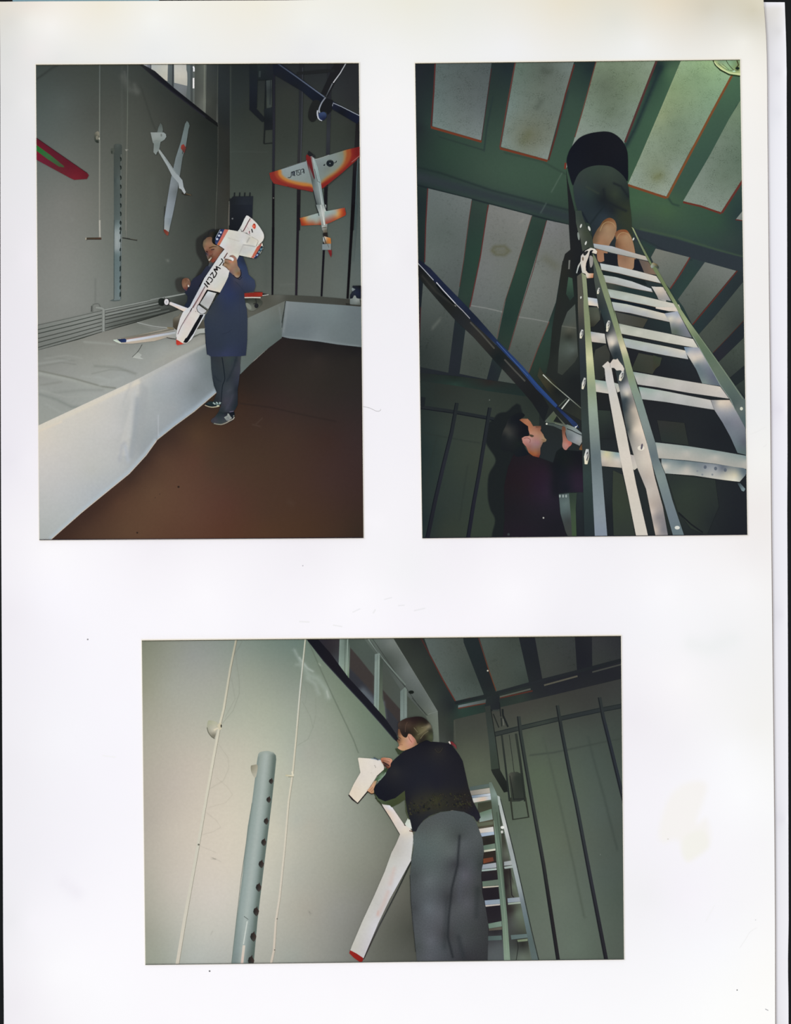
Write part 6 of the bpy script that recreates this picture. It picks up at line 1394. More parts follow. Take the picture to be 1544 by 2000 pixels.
r10 = plank(j_, [(65, 600), (500, 650), (900, 712), (1345, 790), (1345, 975), (900, 900), (500, 852), (110, 822)], (150, 164, 158), (196, 188, 176), (120, 140, 140), (90, 108, 114))
strip(r10, j_, [(150, 830), (500, 860), (900, 905), (1300, 960), (1345, 1000), (1320, 1060), (1240, 1150), (1000, 1122), (600, 1062), (205, 1032), (150, 900)],
      [(200, 860, 120, 138, 142), (200, 930, 206, 198, 182), (220, 1010, 160, 168, 164), (450, 890, 110, 128, 132), (500, 970, 184, 180, 170), (600, 900, 112, 128, 132), (700, 1000, 140, 148, 148), (750, 940, 130, 138, 146), (830, 1040, 176, 176, 170), (900, 960, 150, 156, 160), (1000, 970, 100, 110, 124), (1050, 1040, 176, 174, 160), (1180, 1060, 206, 198, 170), (1180, 1130, 216, 214, 196), (1280, 1000, 90, 110, 122), (1310, 1060, 100, 116, 124)], 3)
for x, y in ((760, 945), (905, 965), (1040, 985)):
    r10.spot(x, y, 3, (88, 100, 116), ry=3.6)
for x, y in ((720, 1050), (860, 1050), (650, 1000)):
    r10.spot(x, y, 2, (130, 138, 144))
strip(lad, j_, [(1210, 1170), (1250, 1170), (1320, 1250), (1300, 1285), (1270, 1275)], [(1230, 1190, 66, 80, 86), (1290, 1260, 116, 140, 146)])
V(*g_)
for v, pts, cs in ((d_, [(470, 1128), (600, 1148), (720, 1175), (745, 1262), (620, 1282), (600, 1250), (482, 1236)], [(480, 1140, 190, 200, 206), (500, 1200, 222, 208, 186), (600, 1170, 170, 184, 200), (640, 1220, 206, 196, 180), (720, 1240, 196, 190, 176)]),
                   (g_, [(403, 368), (620, 402), (640, 548), (425, 522)], [(420, 380, 150, 162, 166), (430, 450, 200, 188, 176), (600, 430, 206, 202, 194), (600, 520, 176, 172, 160)]),
                   (g_, [(465, 1092), (665, 1122), (690, 1305), (488, 1275)], [(480, 1110, 140, 166, 150), (490, 1180, 196, 192, 178), (650, 1150, 150, 170, 164), (660, 1280, 196, 190, 178)]),
                   (g_, [(760, 1138), (890, 1175), (900, 1230), (850, 1270), (810, 1285)], [(790, 1170, 170, 178, 170), (850, 1230, 200, 192, 178)]),
                   (i_, [(510, 708), (780, 745), (810, 955), (535, 930)], [(530, 730, 170, 178, 166), (600, 760, 206, 196, 150), (740, 770, 140, 164, 164), (560, 850, 200, 188, 172), (750, 850, 206, 196, 182), (560, 910, 170, 160, 148), (760, 930, 190, 180, 164)]),
                   (i_, [(925, 768), (1060, 800), (1090, 940), (1040, 945), (990, 985), (965, 975)], [(940, 790, 180, 172, 166), (1030, 880, 206, 196, 184), (980, 960, 196, 190, 176)])):
    q = P2.part('rung', None, lad)
    strip(q, v, pts, cs)

r_ = P2.part('rail', 'dark left edge and pale face of the outer rail', lad)
strip(r_, d_, [(300, -60), (385, -60), (400, 10), (450, 150), (530, 300), (560, 460), (480, 450), (400, 500), (372, 330), (335, 215), (310, 100)], [(340, 0, 56, 68, 62), (380, 100, 58, 68, 60), (420, 250, 66, 74, 60), (480, 380, 58, 66, 56), (350, 260, 90, 96, 86)])
r_.joint((d_, [(325, 840), (388, 790), (400, 1000)]), (g_, [(305, 0), (345, 900), (372, 1544)]), (i_, [(385, 1000), (440, 1935), (290, 1935), (268, 1000), (240, 0)]), (g_, [(265, 1544), (240, 700), (215, 0)]), (d_, [(335, 1100)]),
         cols=[(1132, 545, 84, 84, 74), (1131, 600, 84, 82, 72), (1133, 640, 60, 62, 60), (1134, 700, 44, 54, 60), (1136, 740, 42, 50, 54), (1140, 780, 50, 58, 56), (1140, 830, 54, 66, 64), (1143, 880, 48, 56, 56), (1145, 930, 50, 66, 64), (1150, 1000, 42, 54, 54), (1152, 1045, 38, 48, 52)], grid=4)
r_.joint((d_, [(388, 790), (450, 830), (470, 1100), (495, 1400)]), (g_, [(385, 0), (410, 400), (440, 700), (475, 1100)]), (i_, [(462, 0), (515, 700), (560, 1300), (612, 1940), (438, 1940), (390, 1000)]), (g_, [(372, 1544), (345, 900), (318, 300), (302, 0)]), (d_, [(412, 1100)]),
         cols=[(1140, 545, 140, 150, 116), (1144, 600, 130, 142, 106), (1145, 650, 132, 144, 104), (1150, 700, 206, 206, 156), (1152, 720, 176, 184, 136), (1155, 760, 140, 156, 124), (1157, 800, 146, 164, 146), (1160, 850, 124, 138, 132), (1163, 890, 96, 112, 116), (1165, 940, 116, 132, 136), (1170, 1000, 130, 146, 156), (1175, 1040, 124, 140, 160)], grid=3)
r2 = P2.part('rail', 'second rail with a pale outer face', lad)
r2.joint((d_, [(545, 600), (560, 900), (620, 1280), (640, 1400)]), (g_, [(545, 30), (600, 200), (640, 430), (690, 640), (740, 760), (780, 960), (850, 1280), (900, 1544)]), (i_, [(800, 0), (870, 400), (970, 750), (1030, 960), (1150, 1250), (1290, 1940), (1357, 1940)]), (j_, [(240, 1890), (170, 1500), (60, 1100), (0, 820)]), (i_, [(1240, 880), (980, 0)]), (g_, [(985, 1150), (880, 720), (790, 400), (665, 0)]), (d_, [(700, 1000), (600, 700), (560, 620)]),
         cols=[(1163, 560, 70, 78, 72), (1170, 600, 44, 52, 52), (1178, 610, 46, 60, 62), (1184, 650, 40, 46, 50), (1190, 660, 190, 184, 174), (1196, 672, 222, 208, 188), (1200, 677, 90, 98, 100), (1200, 690, 44, 54, 60), (1206, 720, 50, 60, 60), (1215, 745, 66, 74, 78), (1222, 752, 150, 152, 156), (1218, 762, 180, 178, 172), (1224, 770, 206, 196, 178), (1222, 778, 66, 78, 84), (1232, 770, 150, 146, 140), (1222, 800, 64, 74, 78), (1235, 800, 176, 164, 148),
               (1225, 840, 60, 70, 72), (1238, 840, 206, 192, 172), (1250, 860, 196, 184, 170), (1245, 890, 190, 182, 170), (1255, 905, 204, 194, 178), (1262, 930, 184, 172, 160), (1252, 940, 170, 164, 158), (1265, 960, 196, 186, 174), (1275, 985, 178, 164, 152), (1272, 1000, 206, 190, 176), (1283, 1010, 140, 134, 134), (1280, 1035, 196, 180, 166), (1292, 1035, 130, 128, 132)], grid=2.6)
r2.joint((d_, [(540, 525), (575, 570), (700, 860), (850, 1400)]), (g_, [(755, 0), (870, 400), (970, 700), (1110, 1200)]), (i_, [(1095, 0), (1200, 350), (1290, 640)]), (j_, [(110, 820), (200, 1040), (300, 1400), (465, 1895), (310, 1895), (200, 1500), (90, 1130), (0, 830)]), (i_, [(1150, 560), (985, 0)]), (g_, [(985, 1150), (880, 720), (790, 400), (665, 0)]), (d_, [(700, 1130), (600, 800), (545, 600)]),
         cols=[(1160, 500, 110, 120, 90), (1170, 530, 120, 132, 98), (1185, 580, 128, 142, 106), (1195, 620, 124, 140, 104), (1205, 650, 140, 152, 110), (1218, 680, 216, 204, 164), (1222, 700, 150, 162, 122), (1230, 730, 132, 148, 112), (1238, 755, 130, 150, 128), (1248, 790, 124, 142, 134), (1258, 830, 128, 142, 138), (1268, 870, 112, 126, 126), (1275, 890, 96, 112, 118), (1285, 930, 126, 142, 138), (1295, 970, 112, 128, 132), (1305, 1010, 104, 122, 134), (1318, 1040, 100, 120, 126)], grid=2.6)
r3 = P2.part('rail', 'right hand rail', lad)
for v, pts, cs in ((h_, [(130, 95), (330, 60), (370, 140), (545, 460), (420, 440), (240, 400), (210, 230)], [(190, 110, 150, 160, 176), (320, 110, 160, 170, 186), (220, 170, 214, 206, 184), (360, 200, 200, 188, 176), (260, 260, 128, 134, 136), (400, 280, 124, 130, 142), (300, 360, 90, 102, 90), (460, 420, 112, 118, 126)]),
                   (h_, [(425, 600), (660, 610), (705, 700), (980, 1190), (700, 1150), (610, 940), (520, 790), (455, 690)], [(450, 640, 110, 140, 166), (620, 640, 156, 160, 172), (500, 700, 196, 190, 184), (680, 740, 206, 194, 180), (580, 790, 206, 194, 178), (620, 870, 110, 126, 134), (780, 880, 120, 130, 144), (680, 1000, 100, 118, 124), (850, 1050, 96, 104, 124), (740, 1130, 120, 134, 132), (930, 1170, 90, 104, 120)]),
                   (h_, [(0, 0), (320, 0), (340, 60), (200, 60), (0, 20)], (216, 202, 186)),
                   (j_, [(840, 10), (1100, 10), (1190, 160), (1320, 400), (1340, 780), (1210, 745), (1110, 520), (1000, 320), (890, 150)], [(880, 40, 150, 150, 150), (960, 60, 214, 200, 180), (1080, 60, 206, 190, 172), (980, 180, 150, 152, 160), (1150, 190, 140, 146, 156), (1060, 320, 112, 120, 134), (1200, 320, 122, 126, 140), (1150, 480, 110, 122, 134), (1280, 450, 108, 118, 130), (1200, 620, 100, 116, 124), (1300, 600, 88, 96, 110), (1290, 740, 86, 104, 104)]),
                   (d_, [(1360, 985), (1480, 985), (1544, 1050), (1544, 1190), (1440, 1155), (1400, 1060)], [(1400, 1000, 190, 190, 186), (1480, 1060, 206, 194, 178), (1460, 1130, 160, 160, 156)]),
                   (e_, [(150, 1120), (310, 1130), (420, 1320), (250, 1290), (200, 1200)], [(180, 1130, 196, 194, 186), (260, 1180, 206, 190, 172), (230, 1270, 150, 146, 140), (380, 1300, 150, 150, 150)])):
    strip(r3, v, pts, cs)
r3.joint((d_, [(1073, 165), (1100, 185), (1200, 390), (1350, 665), (1420, 735), (1544, 955)]), (h_, [(345, -20), (500, 215), (750, 555), (1000, 905), (1340, 1390)]), (j_, [(1340, 0), (1340, 430), (1250, 270), (1100, 0)]), (h_, [(1130, 1400), (975, 1190), (700, 700), (560, 460), (440, 250), (300, 0)]), (d_, [(1400, 800), (1340, 700), (1240, 520), (1140, 310)]),
         cols=[(1235, 445, 160, 170, 120), (1250, 475, 120, 134, 100), (1265, 505, 112, 126, 86), (1280, 530, 110, 126, 84), (1300, 570, 112, 128, 84), (1320, 600, 134, 150, 108), (1340, 630, 150, 164, 120), (1360, 665, 100, 120, 90), (1380, 700, 92, 112, 92), (1395, 730, 100, 116, 98), (1410, 760, 90, 108, 100), (1430, 790, 74, 90, 88), (1440, 800, 96, 108, 104), (1452, 820, 78, 98, 100)], grid=2.6)
r3.line([(0, 0), (0, 1)], .1, (90, 90, 90))
V(*h_)
r3.line([(480, 230), (640, 420), (900, 780), (1130, 1110), (1310, 1380)], .9, (130, 144, 120))
r3.line([(560, 440), (700, 690), (975, 1180), (1130, 1400), (1200, 1560)], 1.0, (140, 156, 150))
V(*d_)
r3.poly([(1330, 700), (1360, 650), (1420, 675), (1445, 710), (1440, 740), (1390, 700), (1370, 720), (1345, 730)], [(1350, 700, 150, 164, 150), (1400, 655, 140, 110, 60), (1430, 710, 60, 70, 60)], grid=1.5)

pol = P2.part('prop', 'cream coloured stay leaning between the rails', lad)
pol.joint((g_, [(582, 890), (665, 815), (700, 850), (745, 785), (790, 790), (812, 775), (845, 825), (890, 880), (915, 930), (900, 985), (860, 950), (800, 955), (760, 915), (722, 915), (760, 1130)]), (i_, [(765, 0), (860, 400), (960, 920), (1010, 1180), (1185, 1940), (1018, 1940), (900, 1350), (820, 980), (740, 560), (640, 0)]), (g_, [(670, 1250), (635, 1100), (618, 925)]),
          cols=[(1180, 715, 206, 200, 190), (1200, 712, 206, 194, 182), (1210, 715, 214, 204, 190), (1188, 730, 196, 194, 190), (1192, 750, 200, 198, 194), (1200, 780, 204, 198, 188), (1210, 820, 208, 200, 186), (1220, 860, 208, 200, 186), (1225, 890, 216, 206, 192), (1235, 940, 210, 200, 184), (1250, 1000, 208, 200, 186), (1255, 1040, 210, 202, 188)], grid=3)
V(*g_)
pol.line([(700, 850), (705, 910)], .9, (150, 146, 138))
ro = P2.part('rope', 'white rope knotted round the rail top', lad)
V(*d_)
ro.poly([(312, 795), (335, 700), (372, 640), (380, 560), (440, 490), (510, 450), (570, 465), (602, 500), (590, 535), (540, 520), (515, 500), (500, 540), (480, 610), (450, 680), (445, 760), (490, 800), (550, 800), (545, 860), (460, 866), (440, 805), (395, 790), (372, 660), (345, 730), (325, 800)],
        [(330, 750, 170, 180, 176), (390, 600, 200, 194, 184), (450, 500, 206, 200, 190), (560, 480, 220, 212, 196), (450, 600, 206, 196, 180), (410, 700, 216, 206, 190), (470, 830, 216, 204, 186), (530, 850, 196, 130, 90)], grid=1.8)
ro.poly([(410, 520), (460, 490), (480, 500), (440, 555), (415, 550)], (40, 42, 42), round_=True)
ro.poly([(505, 490), (550, 485), (520, 520), (500, 580), (480, 640), (475, 740), (498, 795), (470, 790), (445, 740), (450, 660), (480, 580)], (24, 28, 36), round_=True)
ro.spot(405, 600, 1.6, (110, 90, 70), ry=4)
ro.poly([(500, 560), (540, 580), (540, 680), (510, 720), (495, 640)], (150, 146, 140), round_=True)
for x, y, rx, ry, an in ((378, 150, 1.6, 4, 20), (492, 185, 2, 5, -20), (345, 290, 2, 8, -8), (445, 385, 1.6, 4, 20), (1097, 330, 1.4, 3, 25), (378, 1130, 1.4, 2.5, 10)):
    ro.spot(x, y, rx, (206, 208, 200) if y != 290 else (130, 140, 132), ry=ry, ang=an)
for v, x, y, rx, ry, an in ((g_, 270, 405, 4, 10, 12), (g_, 672, 290, 3.6, 12, 14), (g_, 303, 1150, 4, 13, 12), (g_, 872, 1040, 5, 11, 18), (i_, 322, 800, 6, 17, 5), (d_, 750, 1500, 4, 9, 15), (d_, 618, 1040, 3, 7, 14)):
    V(*v)
    rv = P2.part('rivet', None, lad)
    rv.spot(x, y, rx * .85, [(x - 30, y - 20, 226, 226, 220), (x + 20, y + 20, 160, 162, 150), (x, y + 40, 230, 220, 190)], ry=ry, ang=an, n=6)
    rv.spot(x + 8, y - 6, rx * .4, (84, 84, 86), ry=ry * .62, ang=an, n=5)
    rv.spot(x + 2, y - 1, rx * .14, (226, 224, 214), ry=ry * .4, ang=an + 8, n=5)
V(*i_)
rv = P2.part('rivet', None, lad)
rv.spot(1080, 680, 7, (226, 218, 200), ry=5)
rv.spot(1090, 660, 2, (90, 80, 100), ry=6, ang=10)
V(*j_)
rv = P2.part('rivet', None, lad)
rv.spot(370, 1790, 5, (214, 216, 206), ry=3.6)
rv = P2.part('rivet', None, lad)
rv.spot(1265, 130, 3, (206, 210, 190), ry=3.4)
rim_lines(P2, bottom=(40, 36, 60))

# ================================================================ print 3: man beside the high window
P3 = make_print('bottom landscape colour print of a man seen from behind fixing a white model',
                [(276.8, 1251), (1212, 1241.8), (1218, 1873.8), (283.9, 1884.3)])
A3, B3, C3, D3, E3, F3, G3 = (270, 1235, 4.679), (580, 1235, 4.679), (890, 1235, 4.679), (270, 1560, 4.679), (580, 1560, 4.679), (890, 1560, 4.679), (670, 1390, 5.514)


def pix(v, *rows):
    """colour stations read in a frame, given back in photograph pixels"""
    return [(v[0] + r[0] / v[2], v[1] + r[1] / v[2], *r[2:]) for r in rows]


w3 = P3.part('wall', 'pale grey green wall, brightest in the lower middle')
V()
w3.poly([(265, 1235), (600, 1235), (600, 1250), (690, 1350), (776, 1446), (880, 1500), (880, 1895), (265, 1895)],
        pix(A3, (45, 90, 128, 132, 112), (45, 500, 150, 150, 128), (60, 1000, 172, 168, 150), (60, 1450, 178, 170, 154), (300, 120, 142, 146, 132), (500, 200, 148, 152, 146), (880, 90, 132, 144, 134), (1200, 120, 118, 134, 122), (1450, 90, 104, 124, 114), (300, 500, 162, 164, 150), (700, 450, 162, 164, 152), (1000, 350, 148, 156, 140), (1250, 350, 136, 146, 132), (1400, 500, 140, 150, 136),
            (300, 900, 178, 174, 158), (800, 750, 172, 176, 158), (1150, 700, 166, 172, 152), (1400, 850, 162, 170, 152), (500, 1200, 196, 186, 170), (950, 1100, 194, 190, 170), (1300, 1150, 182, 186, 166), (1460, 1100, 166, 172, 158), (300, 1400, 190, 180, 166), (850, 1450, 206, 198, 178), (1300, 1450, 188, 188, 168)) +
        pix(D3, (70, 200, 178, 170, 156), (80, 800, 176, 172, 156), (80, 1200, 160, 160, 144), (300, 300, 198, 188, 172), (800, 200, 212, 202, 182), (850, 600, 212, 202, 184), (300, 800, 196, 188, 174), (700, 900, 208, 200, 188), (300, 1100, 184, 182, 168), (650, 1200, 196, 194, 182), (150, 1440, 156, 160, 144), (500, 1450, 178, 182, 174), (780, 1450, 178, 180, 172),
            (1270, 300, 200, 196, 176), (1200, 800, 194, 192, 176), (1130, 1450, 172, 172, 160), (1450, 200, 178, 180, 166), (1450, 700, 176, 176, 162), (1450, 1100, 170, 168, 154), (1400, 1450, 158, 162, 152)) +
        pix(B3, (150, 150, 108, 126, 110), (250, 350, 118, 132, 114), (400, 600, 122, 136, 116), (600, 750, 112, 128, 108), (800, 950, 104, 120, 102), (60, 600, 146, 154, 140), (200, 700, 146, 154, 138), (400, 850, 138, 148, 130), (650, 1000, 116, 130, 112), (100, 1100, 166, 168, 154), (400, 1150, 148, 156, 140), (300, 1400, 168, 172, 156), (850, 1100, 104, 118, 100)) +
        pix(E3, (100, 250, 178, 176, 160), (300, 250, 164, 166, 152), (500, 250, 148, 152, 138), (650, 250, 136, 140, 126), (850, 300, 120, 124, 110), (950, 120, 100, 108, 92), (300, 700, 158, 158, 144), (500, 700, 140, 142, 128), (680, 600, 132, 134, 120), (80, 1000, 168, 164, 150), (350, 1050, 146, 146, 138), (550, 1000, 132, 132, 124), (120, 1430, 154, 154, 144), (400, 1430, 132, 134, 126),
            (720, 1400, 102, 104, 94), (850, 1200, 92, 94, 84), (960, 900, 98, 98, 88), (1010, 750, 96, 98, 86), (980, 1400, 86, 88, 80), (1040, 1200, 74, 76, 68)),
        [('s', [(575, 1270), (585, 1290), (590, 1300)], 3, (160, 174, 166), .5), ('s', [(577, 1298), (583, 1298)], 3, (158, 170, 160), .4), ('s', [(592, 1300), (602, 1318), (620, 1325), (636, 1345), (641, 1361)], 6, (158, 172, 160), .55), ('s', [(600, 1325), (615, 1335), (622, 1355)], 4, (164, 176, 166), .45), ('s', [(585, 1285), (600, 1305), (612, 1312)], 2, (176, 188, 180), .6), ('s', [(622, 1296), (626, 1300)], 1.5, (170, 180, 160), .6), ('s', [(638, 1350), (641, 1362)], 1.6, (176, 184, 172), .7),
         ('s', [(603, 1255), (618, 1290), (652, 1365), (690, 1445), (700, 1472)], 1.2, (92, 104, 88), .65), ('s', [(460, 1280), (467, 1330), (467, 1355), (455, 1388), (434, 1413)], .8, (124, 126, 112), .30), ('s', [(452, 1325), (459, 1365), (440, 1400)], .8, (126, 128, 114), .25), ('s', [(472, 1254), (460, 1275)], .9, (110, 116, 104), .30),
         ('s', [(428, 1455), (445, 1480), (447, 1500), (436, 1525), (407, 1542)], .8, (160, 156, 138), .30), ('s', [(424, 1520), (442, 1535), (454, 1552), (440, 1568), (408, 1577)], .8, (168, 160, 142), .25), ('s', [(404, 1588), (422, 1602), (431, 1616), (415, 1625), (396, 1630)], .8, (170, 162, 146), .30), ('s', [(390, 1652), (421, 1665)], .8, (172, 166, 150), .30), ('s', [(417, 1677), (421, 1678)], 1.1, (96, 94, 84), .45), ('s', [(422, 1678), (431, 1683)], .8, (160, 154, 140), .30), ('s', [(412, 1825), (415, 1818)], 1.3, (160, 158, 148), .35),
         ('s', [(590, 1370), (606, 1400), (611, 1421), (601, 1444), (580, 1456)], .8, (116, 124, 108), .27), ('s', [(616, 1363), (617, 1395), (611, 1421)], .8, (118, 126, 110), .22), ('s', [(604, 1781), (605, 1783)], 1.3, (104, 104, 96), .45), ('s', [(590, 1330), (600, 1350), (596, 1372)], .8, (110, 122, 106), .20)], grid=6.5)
V(*A3)
for nm, pts, w0, w1 in (('conduit', [(895, 60), (840, 330), (780, 700), (745, 840), (690, 1130), (615, 1544), (545, 1950), (480, 2310), (420, 2640), (352, 3050)], 3.8, 6.6), ('conduit', [(1526, 50), (1487, 430), (1471, 600), (1442, 950), (1410, 1290), (1372, 1544), (1338, 1950), (1290, 2420), (1256, 2640), (1238, 2910), (1210, 3040)], 2.6, 4.8)):
    q = P3.part(nm, 'long cream coloured pipe climbing the wall')
    q.line(pts, w0, [(890, 100, 178, 174, 150), (780, 700, 206, 200, 176), (690, 1150, 212, 206, 184), (545, 1950, 206, 202, 184), (420, 2640, 208, 202, 184), (1520, 100, 190, 194, 172), (1480, 450, 196, 200, 190), (1440, 950, 206, 200, 176), (1372, 1600, 212, 204, 182), (1290, 2420, 210, 200, 182), (1215, 3000, 206, 192, 174)], w2=w1)
    q.line([(x + (9 + i * .9 if pts[0][0] < 1000 else 7 + i * .4), y) for i, (x, y) in enumerate(pts)], .9, [(890, 100, 112, 106, 86), (690, 1130, 146, 140, 122), (420, 2600, 138, 134, 116), (1480, 500, 130, 128, 106), (1300, 2400, 158, 152, 136)])
    if pts[0][0] < 1000:
        q.poly([(635, 815), (655, 805), (700, 815), (725, 840), (700, 960), (680, 960), (640, 910), (626, 870)], [(650, 820, 170, 172, 142), (660, 870, 178, 176, 156), (690, 900, 196, 190, 168), (690, 940, 130, 126, 108)], grid=2, round_=True)
        q.line([(628, 870), (640, 915), (670, 955), (698, 972)], 1.6, (104, 104, 88), round_=True)
        q.line([(690, 895), (715, 880), (760, 872)], 3.4, (216, 206, 178))
        q.poly([(722, 850), (745, 828), (760, 840), (755, 888), (738, 885)], (206, 196, 164), round_=True)
        q.spot(757, 856, 1.3, (50, 46, 36), ry=3.4)
    else:
        q.line([(1345, 1308), (1418, 1312)], 3, [(1350, 1308, 196, 188, 150), (1410, 1310, 220, 212, 184)])
        q.line([(1405, 1270), (1412, 1310)], 3.6, (222, 214, 186))
        q.line([(1370, 1322), (1420, 1320)], .8, (96, 92, 70))
q.spot(1268, 1098 + 1520, 1.3, (110, 104, 94))
q.spot(1245, 1383 + 1520, 1.3, (110, 104, 94))
P3.part('pipe_joint').spot(550, 420 + 1520, 1.8, (110, 108, 96))
tu = P3.part('tube', 'thick grey upright tube with a row of dark holes')
tu.poly([(1096, 1112), (1112, 1094), (1150, 1086), (1185, 1084), (1235, 1098), (1256, 1125), (1260, 1160), (1250, 1260), (1220, 1544), (1150, 2120), (1090, 2620), (1052, 3040), (848, 3040), (900, 2620), (950, 2220), (1000, 1770), (1040, 1544), (1070, 1300), (1085, 1170)],
        [(1170, 1100, 146, 158, 148), (1150, 1300, 144, 158, 150), (1100, 1700, 144, 160, 154), (1030, 2200, 146, 162, 158), (980, 2600, 144, 160, 156), (930, 2900, 130, 146, 144), (1030, 2950, 110, 122, 118)],
        [('s', [(1165, 1120), (1120, 1544), (1035, 2200), (985, 2600), (940, 3040)], 7, (170, 182, 176), .75), ('s', [(1250, 1130), (1206, 1600), (1130, 2170), (1078, 2650), (1045, 3040)], 7, (84, 100, 92), .85),
         ('s', [(1095, 1140), (1045, 1500), (960, 2150), (905, 2600), (858, 3040)], 3, (120, 136, 130), .7), ('s', [(1110, 1100), (1180, 1088), (1240, 1102)], 2, (160, 172, 160), .6)], grid=3)
tu.line([(995, 2640), (960, 2850)], 2.4, (196, 204, 196))
tu.line([(965, 2860), (945, 3040)], 5, [(960, 2880, 210, 200, 184), (945, 3020, 214, 190, 176)])
tu.line([(965, 2595), (1005, 2625)], 1, (70, 78, 74))
tu.line([(1038, 1560), (940, 2240), (895, 2640), (850, 3040)], 1.0, (110, 124, 116))
tu.poly([(1028, 1222), (1045, 1214), (1090, 1216), (1075, 1322), (1055, 1320), (1030, 1270)], [(1035, 1240, 140, 136, 114), (1070, 1240, 166, 160, 138), (1060, 1300, 180, 176, 156)], round_=True)
for i, (x, y) in enumerate(((1212, 1360), (1190, 1528), (1167, 1725), (1145, 1918), (1122, 2117), (1098, 2330), (1076, 2550), (1050, 2780), (1030, 3000))):
    hw, hh = 20 + i * 1.2, 27 + i * 3
    ho = P3.part('hole', None, tu)
    ho.poly([(x - hw, y + 2), (x - hw * .7, y - hh * .55), (x + 2, y - hh * .8), (x + 10, y - hh * 1.1), (x + 13, y - hh * .6), (x + hw, y - 4), (x + hw * .8, y + hh * .5), (x + 6, y + hh), (x - 6, y + hh * .85), (x - hw * .8, y + hh * .45)], [(x - 10, y, 44, 42, 40), (x + 10, y - 5, 62, 50, 46), (x, y + hh * .8, 66, 64, 60)], grid=2)

win = P3.part('window', 'high window with pale green frame and dark panes')
V(*B3)
win.poly([(100, 40), (880, 40), (1010, 270), (1285, 720), (1302, 1020), (915, 1010), (800, 780), (470, 420), (180, 60)],
         [(700, 60, 92, 104, 96), (800, 80, 100, 108, 104), (860, 100, 112, 120, 114), (900, 300, 80, 88, 82), (1000, 350, 104, 112, 108), (1100, 500, 96, 104, 100), (1100, 650, 78, 86, 80), (1250, 690, 108, 116, 110), (1200, 760, 96, 104, 92), (1250, 900, 106, 116, 102), (1280, 1000, 104, 112, 100), (1050, 800, 80, 86, 78), (820, 230, 74, 82, 76)], grid=4)
win.line([(690, 60), (860, 310), (1100, 660), (1180, 760)], 1.0, (56, 62, 58))
win.line([(650, 60), (780, 240), (990, 480)], 2.6, [(660, 80, 120, 134, 126), (960, 470, 104, 116, 108)])
win.line([(665, 70), (790, 260), (985, 500)], 1.0, (58, 64, 60))
for nm, pts, cs, ov in (('pane', [(170, 60), (388, 60), (380, 320), (300, 210)], [(200, 80, 42, 40, 50), (350, 80, 52, 48, 52), (300, 180, 46, 44, 48), (360, 280, 66, 72, 78)], ()),
                        ('pane', [(470, 60), (612, 60), (712, 195), (706, 400), (700, 692), (472, 432)], [(500, 80, 72, 84, 76), (600, 100, 76, 88, 80), (690, 250, 74, 84, 78), (690, 380, 78, 86, 80)],
                         [('p', [(485, 140), (560, 225), (705, 405), (705, 640), (480, 330)], 1.2, (62, 56, 54), 1), ('p', [(470, 320), (560, 410), (640, 500), (705, 590), (705, 700), (470, 450)], 3, (50, 52, 60), 1), ('s', [(600, 540), (690, 630)], 8, (96, 108, 118), .8)]),
                        ('pane', [(768, 250), (942, 520), (942, 905), (912, 950), (815, 820), (790, 690)], [(790, 300, 72, 80, 74), (930, 560, 74, 82, 76), (800, 500, 74, 80, 72)],
                         [('p', [(780, 522), (830, 580), (942, 705), (942, 860), (800, 680)], 1.2, (60, 54, 52), 1), ('p', [(785, 680), (830, 700), (942, 840), (942, 960), (900, 950), (810, 820)], 2, (52, 54, 60), 1), ('s', [(790, 640), (805, 780)], 3, (90, 98, 104), .7)]),
                        ('pane', [(1005, 580), (1175, 765), (1195, 810), (1010, 800)], [(1020, 620, 70, 78, 68), (1160, 780, 76, 84, 74)], ())):
    q = P3.part(nm, None, win)
    q.poly(pts, cs, ov, grid=4)
win.poly([(388, 55), (482, 55), (474, 432), (420, 390), (378, 330)], [(400, 80, 118, 136, 126), (440, 80, 96, 112, 102), (475, 80, 70, 84, 76), (395, 300, 130, 150, 138), (440, 350, 134, 152, 132), (470, 400, 104, 124, 100)], grid=2.4)
win.line([(440, 55), (432, 390)], .9, (78, 92, 84))
win.line([(462, 55), (452, 400)], 1.8, (140, 158, 146))
win.poly([(710, 200), (755, 190), (752, 400), (745, 745), (700, 695)], [(725, 250, 116, 132, 126), (740, 260, 132, 148, 138), (715, 600, 124, 144, 138), (735, 700, 130, 150, 136)], grid=2.4)
win.poly([(756, 220), (785, 260), (778, 600), (800, 690), (815, 820), (745, 745)], [(765, 300, 66, 76, 68), (765, 600, 92, 104, 86), (780, 760, 96, 112, 90)], grid=3)
win.line([(733, 205), (728, 700)], .8, (92, 106, 98))
win.poly([(942, 540), (985, 500), (1002, 520), (1003, 780), (960, 800), (942, 860)], [(960, 560, 104, 120, 114), (995, 560, 116, 130, 120), (970, 760, 120, 136, 130)], grid=2.4)
win.line([(975, 520), (975, 780)], .8, (84, 96, 90))
win.line([(1195, 750), (1282, 722)], 1, (120, 128, 120))
win.line([(1050, 600), (1190, 760)], .9, (48, 54, 48))
win.line([(872, 65), (1010, 270), (1284, 722)], 1.2, (118, 126, 118))
win.spot(1042, 547, 5.4, (26, 32, 28), ry=3.4)
si = P3.part('window_sill', 'black sloping edge below the window')
si.poly([(75, 50), (180, 50), (300, 185), (470, 415), (640, 600), (800, 780), (905, 930), (925, 985), (912, 1000), (880, 975), (760, 835), (600, 655), (450, 495), (240, 265)],
        [(120, 80, 22, 24, 34), (300, 250, 28, 26, 34), (600, 600, 28, 28, 38), (880, 950, 28, 30, 38)], [('s', [(70, 60), (240, 268), (450, 498), (600, 658), (760, 838), (880, 978)], 1.4, (70, 76, 92), .9)], grid=3)

